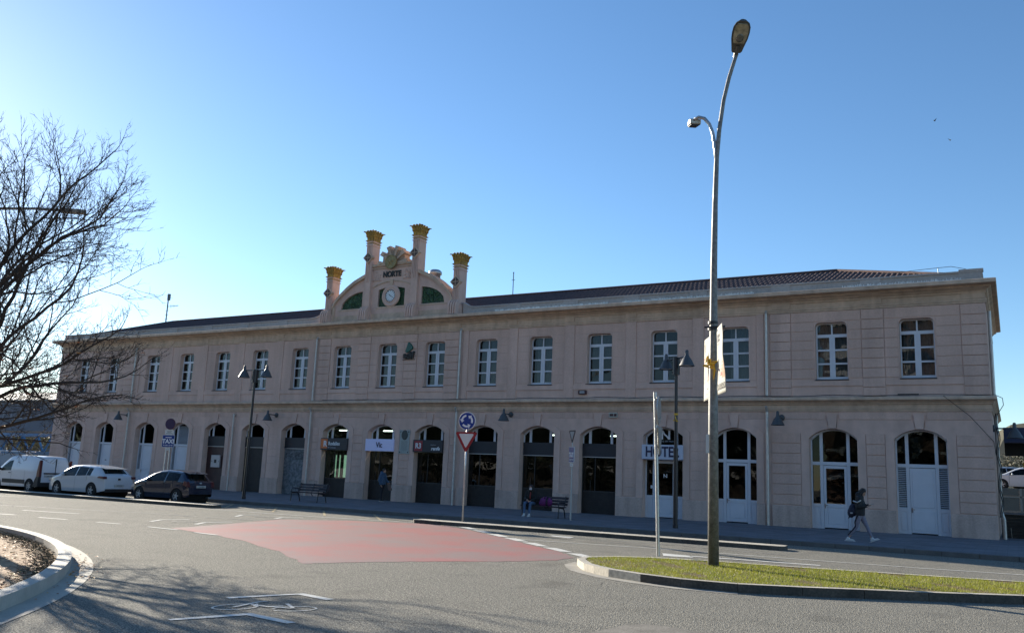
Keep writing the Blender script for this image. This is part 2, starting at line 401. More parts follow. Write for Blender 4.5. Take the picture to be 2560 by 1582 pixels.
# ---- hipped tile roof with real corrugation
rf = MB(); rowsY = [D+0.25+k*(45-D-0.25)/14 for k in range(15)]
def roof_z(x, y):
    z1 = 10.62+(y-D-0.25)*(12.62-10.62)/(45-D-0.25) if y <= 45 else 10.62+(YB-y)*(2.0)/(YB-45)
    zl = 10.62+(x-XL)*2.0/4.6; zr = 10.62+(XR-x)*2.0/6.6
    return min(z1, zl, zr)
step = 0.06; nx = int((XR-XL-0.4)/step); k0 = 0
for j, y in enumerate(rowsY):
    for i in range(nx+1):
        x = XL+0.2+i*step; ph = (i % 4)
        rf.v.append((x, y, roof_z(x, y)+(0.0, 0.055, 0.075, 0.055)[ph]+0.02*(j % 2)))
for j in range(len(rowsY)-1):
    for i in range(nx):
        a = j*(nx+1)+i; rf.face((a, a+1, a+nx+2, a+nx+1))
b0 = len(rf.v)
for i in range(0, 31):
    x = XL+0.2+i*(XR-XL-0.4)/30
    rf.v += [(x, 45, roof_z(x, 45)), (x, YB, roof_z(x, YB))]
for i in range(30): rf.face((b0+2*i, b0+2*i+2, b0+2*i+3, b0+2*i+1))
rf.tube([(XL+4.6, 45, 12.68), (XR-6.6, 45, 12.68)], 0.11, 8); rf.tube([(XR-6.6, 45, 12.68), (XR-0.3, D+0.4, 10.72)], 0.1, 8); rf.tube([(XL+4.6, 45, 12.68), (XL+0.3, D+0.4, 10.72)], 0.1, 8)
part('roof', rf, M('clay_tile', (0.065, 0.034, 0.032), 0.9, noise=(3, 0.4), noise2=(24, 0.35, (0.13, 0.085, 0.08))))
sky_l = MB(); sky_l.lathe([(0.0, 2.15), (0.3, 2.12), (0.42, 2.0), (0.42, 1.85), (0.34, 1.8), (0.34, 0)], (-30.7, 43, 12.1), 16); part('roof_ventilator', sky_l, galv, smooth=True)
# ---- downpipes
for x, z1 in ((-53.23, 9.46), (-36.36, 9.46), (-25.92, 9.5), (-9.38, 9.5)):
    d = MB(); rr = 0.058
    d.tube([(x, D-0.13, z1), (x, D-0.13, 5.74)], rr, 10); d.tube([(x, D-0.32, 5.3), (x, D-0.15, 5.06), (x, D-0.15, ZG)], rr, 10)
    d.tube([(x, D-0.05, z1+0.12), (x, D-0.13, z1-0.02)], rr*1.2, 10)
    for z in (6.2, 7.2, 8.3, 9.2, 1.3, 2.6, 3.9, 4.8): d.tube([(x, D-0.14, z), (x, D-0.14, z+0.04)], rr*1.25, 10)
    part('downpipe', d, zinc, smooth=False)
d = MB(); d.tube([(-42.9, D-0.12, 4.85), (-42.9, D-0.12, ZG)], 0.05, 10); d.ball((-42.9, D-0.1, 4.87), 0.09); part('downpipe', d, zinc)
d = MB(); d.tube([(XR+0.1, D+0.9, 9.3), (XR+0.1, D+0.9, 5.8)], 0.07, 10); d.tube([(XR+0.12, D+0.7, 5.0), (XR+0.12, D+0.7, 1.2), (XR+0.2, D+0.7, 0.9), (XR+0.2, D+0.7, 0.15)], 0.07, 10); part('downpipe', d, zinc)
cb = MB(); rs = random.Random(11); path = []
x = -35.5
while x < XR+0.3: path.append((x, D-0.2+0.02*math.sin(x*3), 5.75+0.02*math.sin(x*1.7)+0.015*rs.random())); x += 0.5
path += [(XR+0.4, D-0.25, 5.6), (XR+0.42, D, 5.35), (XR+0.2, D+0.1, 5.0)]
cb.tube(path, 0.014, 5); cb.tube([(-2.3, D-0.36, 5.7), (-1.4, D-0.25, 4.9), (XR+0.02, D-0.04, 3.9), (XR+0.06, D+0.1, 3.4)], 0.012, 5)
cb.box(-4.0, -3.2, D-0.3, D-0.22, 5.74, 5.8)
cb.tube([(-56.3, D-0.38, 5.66), (-56.1, D-0.36, 5.5), (-55.9, D-0.14, 5.15), (-55.95, D-0.06, 5.0), (-55.98, D-0.05, 4.38)], 0.014, 5)
part('cable', cb, black_m); cb = MB()
path = [(XR+0.13+0.05*math.sin(z*5), D+0.35+0.1*math.cos(z*4), z) for z in [1.0+0.15*k for k in range(28)]]
cb.tube(path, 0.02, 5); cb.tube([(p[0]+0.05, p[1]+0.1, p[2]) for p in path[::-1]], 0.018, 5)
part('cable', cb, black_m)
# ---- upper windows
def window(i):
    cx = WX[i]; y0, y1 = D+0.285, D+0.345; f = MB()
    w = WW; rs = random.Random(i)
    inner = rr_loop(cx, WW-0.055, WB+0.14, WT-0.05, 0.17); outer = rr_loop(cx, WW, WB, WT, 0.2)
    n = len(outer)
    for k in range(n):
        a, b, c, d_ = outer[k], outer[(k+1) % n], inner[(k+1) % n], inner[k]
        f.poly([(a[0], y0, a[1]), (b[0], y0, b[1]), (c[0], y0, c[1]), (d_[0], y0, d_[1])])
        f.poly([(d_[0], y0, d_[1]), (c[0], y0, c[1]), (c[0], y1, c[1]), (d_[0], y1, d_[1])])
    f.box(cx-w+0.02, cx+w-0.02, y0-0.02, y1, 8.36, 8.5)
    f.box(cx-0.03, cx+0.03, y0-0.015, y1, 8.5, 8.97)
    f.box(cx-0.115, cx-0.006, y0-0.018, y1, 6.52, 8.36); f.box(cx+0.006, cx+0.115, y0-0.018, y1, 6.52, 8.36); f.box(cx-0.006, cx+0.006, y0-0.004, y1, 6.52, 8.36)
    for z in (7.76, 7.16): f.box(cx-w+0.05, cx-0.115, y0-0.01, y1-0.01, z, z+0.075); f.box(cx+0.115, cx+w-0.05, y0-0.01, y1-0.01, z, z+0.075)
    f.box(cx-w+0.01, cx+w-0.01, y0-0.03, y1, 6.49, 6.55)
    fr = part('window', f, white_m)
    g = MB(); g.box(cx-w+0.02, cx+w-0.02, D+0.318, D+0.324, 6.55, 8.97); g.build('glass', glass_m, fr)
    s = MB(); s.box(cx-w-0.03, cx+w+0.03, D-0.06, D+0.3, 6.44, 6.482); s.build('sill', M('dark_sill', (0.06, 0.06, 0.065), 0.7), fr)
    c = MB()
    def curt(xa, xb, z0=6.5, z1=8.98, yy=0.46):
        N = max(4, int((xb-xa)/0.02)); k = len(c.v)
        for q in range(N+1):
            x = xa+(xb-xa)*q/N; y = D+yy+0.018*math.sin(x*55+i)+0.01*math.sin(x*23)
            c.v += [(x, y, z0), (x, y, z1)]
        for q in range(N): c.face((k+2*q, k+2*q+2, k+2*q+3, k+2*q+1))
    style = {0: 'full', 1: 'left', 2: 'two', 3: 'mid', 4: 'full', 5: 'right', 6: 'full', 7: 'full', 8: 'full', 9: 'full', 10: 'full', 11: 'r2', 12: 'top', 13: 'none', 14: 'right', 15: 'full', 16: 'full'}[i]
    if style == 'full': curt(cx-w+0.1, cx-0.02); curt(cx+0.03, cx+w)
    elif style == 'left': curt(cx-w, cx-0.1)
    elif style == 'two': curt(cx-w, cx-0.25); curt(cx+0.2, cx+w)
    elif style == 'mid': curt(cx-0.35, cx+0.3)
    elif style == 'right': curt(cx-0.3, cx+w)
    elif style == 'r2': curt(cx-0.4, cx-0.05); curt(cx+0.05, cx+w)
    elif style == 'top': curt(cx-w, cx+w, 7.8, 8.98)
    if c.v: c.build('curtain', curtain_m, fr, smooth=True)
for i in range(17): window(i)
# ---- ground-floor doors and shopfronts
YF = D+0.36
def frame_arch(f, cx, d=0.06, y0=YF, y1=YF+0.07, zlow=ZG, aw=AW):
    n = 14
    for k in range(n):
        u0, u1 = aw-2*aw*k/n, aw-2*aw*(k+1)/n; ai = aw-d
        v0, v1 = u0*ai/aw, u1*ai/aw
        f.poly([(cx+u0, y0, arch_z(u0)), (cx+u1, y0, arch_z(u1)), (cx+v1, y0, arch_z(u1)-d), (cx+v0, y0, arch_z(u0)-d)])
        f.poly([(cx+v0, y0, arch_z(u0)-d), (cx+v1, y0, arch_z(u1)-d), (cx+v1, y1, arch_z(u1)-d), (cx+v0, y1, arch_z(u0)-d)])
    f.box(cx-aw, cx-aw+d, y0, y1, zlow, ZS); f.box(cx+aw-d, cx+aw, y0, y1, zlow, ZS)
def arch_pane(cx, name, mat, par, z0, y=YF+0.035):
    g = MB(); L = [(cx-AW+0.01, z0), (cx+AW-0.01, z0)]+[(cx+u, arch_z(u)-0.01) for u in [AW-0.02-2*(AW-0.02)*k/12 for k in range(13)]]
    g.prism(L, 'y', y, y+0.006); return g.build(name, mat, par)
louv_m = M('louvre_paint', (0.52, 0.54, 0.57), 0.5)
def louvre(x0, x1, z0, z1, par, y=YF+0.01, pitch=0.06):
    l = MB(); z = z0
    while z < z1-0.02:
        l.prism([(y, z+0.01), (y+0.05, z+0.045), (y+0.055, z+0.04), (y+0.004, z)], 'x', x0, x1); z += pitch
    l.build('louvre', louv_m, par); b = MB(); b.box(x0, x1, y+0.075, y+0.08, z0, z1); b.build('louvre_backing', dark_m, par)
def panel(mb, x0, x1, z0, z1, y):
    mb.box(x0, x1, y+0.02, y+0.05, z0, z1); g = 0.05
    mb.cham(x0+g, x1-g, y+0.004, y+0.02, z0+g, z1-g, 0.012)
handle_m = M('handle_steel', (0.25, 0.25, 0.25), 0.3, 0.9)
def white_door(i, kind):
    cx = AX[i]; f = MB(); frame_arch(f, cx)
    y0, y1 = YF-0.01, YF+0.06
    f.box(cx-AW+0.05, cx+AW-0.05, y0-0.01, y1, 2.82, 2.96)
    for sx in (-1, 1):
        xp = cx+sx*0.55; f.box(xp-0.065, xp+0.065, y0, y1, ZG, 4.26)
        a, b = sorted((cx+sx*0.615, cx+sx*(AW-0.06)))
        f.box(a, b, y0+0.01, y1, 1.06, 1.18); f.box(a, b, y0+0.01, y1, ZG, 0.24)
        panel(f, a, b, 0.24, 1.06, y0+0.01)
    fr = part('door', f, white_m)
    for sx in (-1, 1):
        a, b = sorted((cx+sx*0.615, cx+sx*(AW-0.06)))
        if kind != 'glass': louvre(a, b, 1.18, 2.82, fr, pitch=0.075)
        else: g = MB(); g.box(a, b, YF+0.03, YF+0.036, 1.18, 2.82); g.build('side_glass', glass_dark, fr)
    l = MB(); a, b = cx-0.475, cx+0.475
    if kind == 'glass':
        l.box(a, a+0.1, y0+0.005, y1, 0.2, 2.8); l.box(b-0.1, b, y0+0.005, y1, 0.2, 2.8); l.box(a, b, y0+0.006, y1, 2.68, 2.8); l.box(a, b, y0+0.006, y1, 1.04, 1.2); l.box(a, b, y0+0.006, y1, 0.2, 0.3)
        panel(l, a+0.1, b-0.1, 0.3, 1.04, y0+0.01)
    else:
        l.box(a, b, y0+0.02, y1, 0.2, 2.8); l.cham(a+0.08, b-0.08, y0+0.006, y0+0.02, 1.2, 2.7, 0.012); l.cham(a+0.08, b-0.08, y0+0.006, y0+0.02, 0.3, 1.08, 0.012)
    lf = l.build('door_leaf', white_m, fr)
    h = MB(); h.box(a+0.03, a+0.05, y0-0.05, y0+0.01, 1.12, 1.14); h.box(a+0.03, a+0.15, y0-0.055, y0-0.04, 1.115, 1.14); h.box(a+0.02, a+0.06, y0-0.004, y0+0.004, 1.0, 1.2); h.build('handle', handle_m, lf)
    if kind == 'glass': g = MB(); g.box(a+0.1, b-0.1, YF+0.03, YF+0.036, 1.2, 2.68); g.build('door_glass', glass_dark, fr)
    if kind == 'full_louvre':
        louvre(cx-0.48, cx+0.48, 2.98, 4.2, fr, pitch=0.075)
    else: arch_pane(cx, 'fanlight_glass', glass_m, fr, 2.97)
    return fr
ph = white_door(0, 'solid'); white_door(1, 'solid'); white_door(2, 'solid'); white_door(3, 'full_louvre')
white_door(14, 'glass'); white_door(15, 'glass'); white_door(16, 'louvre')
slat_m = M('dark_wood_slats', (0.022, 0.018, 0.016), 0.6, noise=(5, 0.3))
band_m = M('dark_fascia', (0.018, 0.02, 0.026), 0.5)
maroon = M('maroon_door_paint', (0.045, 0.016, 0.014), 0.5, noise=(2, 0.3))
def shop(i, kind):
    cx = AX[i]; f = MB(); n = 14
    frame_arch(f, cx, 0.06, zlow=3.5)
    for sx in (-1, 1): f.box(cx+sx*0.58-0.065, cx+sx*0.58+0.065, YF-0.005, YF+0.06, 3.5, 4.27)
    fr = part('shopfront', f, white_m)
    arch_pane(cx, 'fanlight_glass', glass_dark, fr, 3.5)
    if i not in (7, 8, 9, 13):
        b = MB(); b.box(cx-AW, cx+AW, YF-0.03, YF+0.05, 2.9, 3.54); b.build('fascia_board', band_m, fr)
        t = MB(); t.box(cx-AW, cx+AW, YF-0.035, YF+0.02, 2.86, 2.9); t.build('light_rail', M('aluminium_rail', (0.4, 0.4, 0.4), 0.4, 0.7), fr)
    if kind == 'glass':
        g = MB(); g.box(cx-AW, cx+AW, YF+0.03, YF+0.036, 1.25, 2.86); g.build('shop_glass', glass_dark, fr)
        s = MB(); z = ZG+0.03
        s.box(cx-AW, cx+AW, YF+0.03, YF+0.05, ZG, 1.22)
        while z < 1.18: s.box(cx-AW+0.02, cx+AW-0.02, YF+0.01, YF+0.03, z, z+0.1); z += 0.12
        s.build('slatted_panel', slat_m, fr)
        r = MB(); r.box(cx-AW, cx+AW, YF, YF+0.05, 1.2, 1.25); r.box(cx-0.3, cx-0.27, YF, YF+0.05, 1.25, 2.86); r.box(cx-AW, cx-AW+0.04, YF, YF+0.05, ZG, 2.86); r.box(cx+AW-0.04, cx+AW, YF, YF+0.05, ZG, 2.86)
        r.tube([(cx-0.5, YF-0.05, 1.0), (cx-0.5, YF-0.05, 1.75)], 0.012, 6); r.build('mullion', M('dark_frame', (0.05, 0.05, 0.05), 0.5, 0.4), fr)
    elif kind == 'solid':
        s = MB(); s.box(cx-AW, cx+AW, YF+0.02, YF+0.06, ZG, 2.86); s.box(cx-AW+0.1, cx+AW-0.1, YF+0.005, YF+0.02, ZG+0.1, 2.75); s.build('door_leaf', maroon if i == 4 else slat_m, fr)
    elif kind == 'shutter':
        s = MB(); z = ZG+0.02; k = 0
        while z < 2.85:
            s.prism([(YF+0.03, z), (YF+0.008, z+0.02), (YF+0.008, z+0.045), (YF+0.03, z+0.065)], 'x', cx-AW+0.02, cx+AW-0.02); z += 0.072; k += 1
        s.build('roller_shutter', M('shutter_metal', (0.33, 0.36, 0.38), 0.5, 0.3, noise=(3, 0.2), noise2=(7, 0.75, (0.05, 0.06, 0.07))), fr)
        s = MB(); rs = random.Random(2)
        for r_ in range(7):
            for q in range(14):
                if rs.random() < 0.9: s.box(cx-0.85+q*0.125, cx-0.85+q*0.125+0.07, YF+0.003, YF+0.012, 2.25+r_*0.085, 2.25+r_*0.085+0.03)
        s.build('shutter_slots', dark_m, fr)
    return fr
for i, k in ((4, 'solid'), (5, 'solid'), (6, 'shutter'), (7, 'glass'), (8, 'glass'), (9, 'glass'), (10, 'glass'), (11, 'glass'), (12, 'glass')): shop(i, k)
# lit hall behind the two station entrances: pale wall panels and ceiling tubes that are on
for i, colw, gx in ((7, (0.16, 0.3, 0.22), 0), (8, (0.45, 0.46, 0.26), 1)):
    h = MB(); cx = AX[i]; h.box(cx+0.05, cx+1.5, D+1.9, D+2.0, 0.16, 3.9); h.box(cx-1.6, cx-0.5, D+3.4, D+3.5, 0.16, 3.9)
    part('hall_wall', h, M('hall_wall_%d' % gx, colw, 0.8))
    h = MB(); h.box(cx-0.9, cx+1.2, D+1.3, D+1.36, 4.05, 4.1); part('ceiling_lamp', h, M('lit_tube', (1, 1, 1), emit=((0.9, 1, 0.85), 30)))
h = MB(); cx = AX[7]
for a, wd in ((-0.75, 0.06), (-0.45, 0.06), (-0.1, 0.2)): h.box(cx+a, cx+a+wd, D+1.0, D+1.03, 1.3, 2.6)
part('light_panel', h, M('lit_panel_green', (0.4, 0.6, 0.45), emit=((0.55, 0.95, 0.65), 1.6)))
for i in (9, 11, 12):
    h = MB(); h.box(AX[i]-0.3, AX[i]+0.4, D+2.2, D+2.26, 4.0, 4.05); part('ceiling_lamp', h, MC['lit_tube'])
# hotel entrance
i = 13; cx = AX[i]; fr = white_door(i, 'glass')
# ============================================================ clock gable
PC = -31.0
ped = MB(); Y0, Y1 = D-0.02, D+0.55
def arc_out(u):                                  # outer curve of the gable, |u| from centre
    a = abs(u)
    if a > 4.05: t = (4.35-a)/0.3; t = max(0, min(1, t)); return 11.7+0.3*math.sin(math.acos(max(-1, min(1, 1-t))))
    r = 3.55; cz = 13.42-r
    t = min(1, (a-0.0)/r*0.72)
    return 13.45-0.102*a*a*1.0+0.006*a**3-0.0*t if a < 4.05 else 11.9
def gz(u):
    a = abs(u); P = [(0, 13.75), (1.45, 13.75), (1.4501, 13.42), (1.95, 13.2), (2.3, 13.06), (2.8, 12.84), (3.3, 12.52), (3.8, 12.12), (4.1, 11.85), (4.28, 11.62), (4.35, 11.3)]
    for (a0, z0), (a1, z1) in zip(P[:-1], P[1:]):
        if a <= a1: return z0+(z1-z0)*(a-a0)/(a1-a0)
    return 11.3
us = [-4.35+8.7*k/60 for k in range(61)]
us = sorted(set(us+[-1.45, 1.45, -1.4502, 1.4502]))
outer = [(PC-4.35, 10.4), (PC+4.35, 10.4)]+[(PC+u, gz(u)) for u in us[::-1]]
def spandrel(s):
    L = [(s*2.16, 11.22), (s*3.78, 11.22)]+[(s*u, 11.24+(12.24-11.24)*math.sqrt(max(0, 1-((u-2.16)/(3.80-2.16))**1.7))) for u in (3.7, 3.5, 3.2, 2.9, 2.6, 2.3, 2.16)]
    L = [(PC+p[0], p[1]) for p in L]
    return L if s > 0 else L[::-1]
panelL = [(PC-0.97, 11.22), (PC+0.97, 11.22)]+[(PC+u, 12.24+0.14*(1-(u/0.97)**2)) for u in (0.97, 0.6, 0.3, 0, -0.3, -0.6, -0.97)]
holes = [spandrel(1), spandrel(-1), panelL]
tess(ped, outer, holes, Y0)
for L in holes:
    for j in range(len(L)):
        p, q = L[j], L[(j+1) % len(L)]; ped.poly([(p[0], Y0, p[1]), (p[0], Y0+0.14, p[1]), (q[0], Y0+0.14, q[1]), (q[0], Y0, q[1])])
tess(ped, outer, [], Y1); 
for j in range(2, len(outer)):
    p, q = outer[j], outer[(j+1) % len(outer)]; ped.poly([(p[0], Y0, p[1]), (p[0], Y1, p[1]), (q[0], Y1, q[1]), (q[0], Y0, q[1])])
gable = part('clock_gable', ped, stucco)
cop = MB()
for s in (-1, 1):
    uu = [1.95+(4.4-1.95)*k/22 for k in range(23)]
    for a, b in zip(uu[:-1], uu[1:]):
        za, zb = gz(min(a, 4.34))+0.0, gz(min(b, 4.34))+0.0
        q = [(PC+s*a, za-0.16), (PC+s*b, zb-0.16), (PC+s*b, zb+0.05), (PC+s*a, za+0.05)]
        cop.prism(q if s > 0 else q[::-1], 'y', Y0-0.16, Y1+0.12)
    cop.box(PC+s*4.22, PC+s*4.42, Y0-0.1, Y1, 10.42, 11.4)
    cop.box(PC+s*0.3, PC+s*1.5, Y0-0.1, Y1+0.04, 13.66, 13.8); cop.box(PC+s*0.3, PC+s*1.5, Y0-0.06, Y0, 13.52, 13.58)
    cop.box(PC+s*1.95, PC+s*4.3, Y0-0.03, Y0, 10.44, 10.82)
    # thin arched moulding over the clock panel
    for k in range(10):
        a, b = 0.14+1.25*k/10, 0.14+1.25*(k+1)/10; za, zb = 12.76-0.16*a*a, 12.76-0.16*b*b
        q = [(PC+s*a, za-0.055), (PC+s*b, zb-0.055), (PC+s*b, zb), (PC+s*a, za)]
        cop.prism(q if s > 0 else q[::-1], 'y', Y0-0.05, Y0)
    # frame mouldings round the green fields
    cop.box(PC+s*2.1, PC+s*3.95, Y0-0.03, Y0, 11.12, 11.19)
cop.box(PC-1.45, PC+1.45, Y0-0.03, Y0, 10.44, 10.82); cop.box(PC-1.05, PC+1.05, Y0-0.03, Y0, 11.12, 11.19)
cop.prism([(PC-0.1, 12.4), (PC+0.1, 12.4), (PC+0.12, 12.8), (PC-0.12, 12.8)], 'y', Y0-0.07, Y0)
cop.build('coping', trim_m, gable)
# green leafy relief fields
gm = M('green_tile_field', (0.025, 0.06, 0.03), 0.55, noise=(14, 0.5)); gl2 = M('green_relief_leaf', (0.05, 0.12, 0.055), 0.5, noise=(6, 0.4))
gr = MB()
for L in holes: gr.poly([(p[0], Y0+0.135, p[1]) for p in L])
gr.build('green_field', gm, gable)
rl = MB(); rs = random.Random(5)
for hi, L in enumerate(holes):
    xs = [p[0] for p in L]; zs = [p[1] for p in L]
    def inside(x, z):
        c = False; n = len(L)
        for a in range(n):
            (x1, z1), (x2, z2) = L[a], L[(a+1) % n]
            if (z1 > z) != (z2 > z) and x < (x2-x1)*(z-z1)/(z2-z1)+x1: c = not c
        return c
    for _ in range(330 if hi < 2 else 260):
        x, z = rs.uniform(min(xs), max(xs)), rs.uniform(min(zs), max(zs)); a = rs.uniform(0, 6.28); l = rs.uniform(0.06, 0.15); wd = l*0.33
        pts = [(x, z), (x+l*0.5*math.cos(a)-wd*math.sin(a), z+l*0.5*math.sin(a)+wd*math.cos(a)), (x+l*math.cos(a), z+l*math.sin(a)), (x+l*0.5*math.cos(a)+wd*math.sin(a), z+l*0.5*math.sin(a)-wd*math.cos(a))]
        if all(inside(*p) for p in pts):
            y = Y0+rs.uniform(0.05, 0.12); rl.poly([(pts[0][0], Y0+0.13, pts[0][1]), (pts[1][0], y, pts[1][1]), (pts[2][0], y-0.02, pts[2][1]), (pts[3][0], Y0+0.12, pts[3][1])])
rl.build('leaf_relief', gl2, gable)
# clock
cz = 11.83; ck = MB(); ck.lathe([(0.36, 0.0), (0.64, 0.0), (0.66, -0.05), (0.6, -0.12), (0.5, -0.12), (0.45, -0.09), (0.38, -0.14), (0.36, -0.12), (0.34, -0.02)], (PC, Y0+0.02, cz), 40, 'y')
clock = ck.build('clock', stucco, gable, smooth=False)
c = MB(); c.lathe([(0.0, -0.10), (0.345, -0.10), (0.345, 0.1)], (PC, Y0+0.02, cz), 40, 'y'); c.build('clock_face', M('clock_face_enamel', (0.62, 0.66, 0.68), 0.35), clock)
c = MB(); c.lathe([(0.33, -0.115), (0.365, -0.115), (0.365, -0.10)], (PC, Y0+0.02, cz), 40, 'y', cap=False)
for k in range(12):
    a = math.pi/6*k; q = []
    for (r, t) in ((0.25, -0.012), (0.25, 0.012), (0.31, 0.012), (0.31, -0.012)): q.append((PC+r*math.sin(a)+t*math.cos(a), cz+r*math.cos(a)-t*math.sin(a)))
    c.prism(q, 'y', Y0-0.09, Y0-0.083)
c.build('hour_marks', black_m, clock)
c = MB()
for ang, ln, wd in ((R_(310), 0.17, 0.02), (R_(120), 0.27, 0.014)):
    q = [(PC+r*math.sin(ang)+t*math.cos(ang), cz+r*math.cos(ang)-t*math.sin(ang)) for (r, t) in ((-0.05, -wd), (-0.05, wd), (ln, wd*0.6), (ln, -wd*0.6))]
    c.prism(q, 'y', Y0-0.10, Y0-0.092)
c.build('clock_hands', black_m, clock)
text('lettering', 'NORTE', 0.46, M('black_letter', (0.012, 0.008, 0.006), 0.5), gable, (PC-0.02, Y0-0.03, 13.13), depth=0.02, bold=0.018, sx=0.87)
# garland reliefs left and right of the name
c = MB(); rs = random.Random(9)
for s in (-1, 1):
    for k in range(26):
        c.ball((PC+s*rs.uniform(0.85, 1.38), Y0-0.01, rs.uniform(12.85, 13.35)), rs.uniform(0.03, 0.06), 6, (1, 0.7, 1))
    c.box(PC+s*0.82, PC+s*1.4, Y0-0.05, Y0, 12.8, 12.85)
c.build('garland_relief', stucco, gable, smooth=True)
# sunburst crest
c = MB(); fc = (PC, 13.78)
L = [(fc[0]+r*math.cos(a), fc[1]+r*math.sin(a)) for (r, a) in [(0.78, R_(0))]+[(rr, R_(aa)) for aa in range(0, 181, 15) for rr in ((0.84 if (aa//15) % 2 else 0.92),)]]
c.prism(L, 'y', Y0+0.02, Y0+0.5)
for k, aa in enumerate((4, 38, 72, 108, 142, 176)):
    a = R_(aa); ca, sa = math.cos(a), math.sin(a)
    for r0, r1, h, d0 in ((0.3, 0.96, 0.05, 0.12), (0.82, 1.06, 0.10, 0.16)):
        q = [(fc[0]+r*ca-t*sa, fc[1]+r*sa+t*ca) for (r, t) in ((r0, -h), (r1, -h*1.4), (r1, h*1.4), (r0, h))]
        c.prism(q, 'y', Y0-d0, Y0+0.55)
for aa in range(8, 172, 6):
    a = R_(aa); ca, sa = math.cos(a), math.sin(a); q = [(fc[0]+r*ca-t*sa, fc[1]+r*sa+t*ca) for (r, t) in ((0.42, -0.012), (0.8, -0.024), (0.8, 0.024), (0.42, 0.012))]
    c.prism(q, 'y', Y0-0.03, Y0+0.03)
c.box(PC-0.95, PC+0.95, Y0-0.02, Y1, 13.75, 13.9)
crest = c.build('sunburst_crest', trim_m, gable)
c = MB(); c.lathe([(0, -0.02), (0.36, -0.02), (0.385, -0.05), (0.40, -0.05), (0.42, -0.02), (0.42, 0.06), (0, 0.06)], (PC-0.02, Y0-0.22, 13.83), 32, 'y')
gg = M('aged_gilt_disc', (0.27, 0.21, 0.09), 0.5, 0.2, noise=(8, 0.25)); c.build('star_disc', gg, crest)
c = MB(); q = []
for k in range(10):
    r = 0.31 if k % 2 == 0 else 0.125; a = R_(90+36*k); q.append((PC-0.02+r*math.cos(a), 13.83+r*math.sin(a)))
k0 = len(c.v); c.v += [(p[0], Y0-0.242, p[1]) for p in q]+[(PC-0.02, Y0-0.32, 13.83)]
for k in range(10): c.face((k0+k, k0+(k+1) % 10, k0+10))
c.build('star', gg, crest)
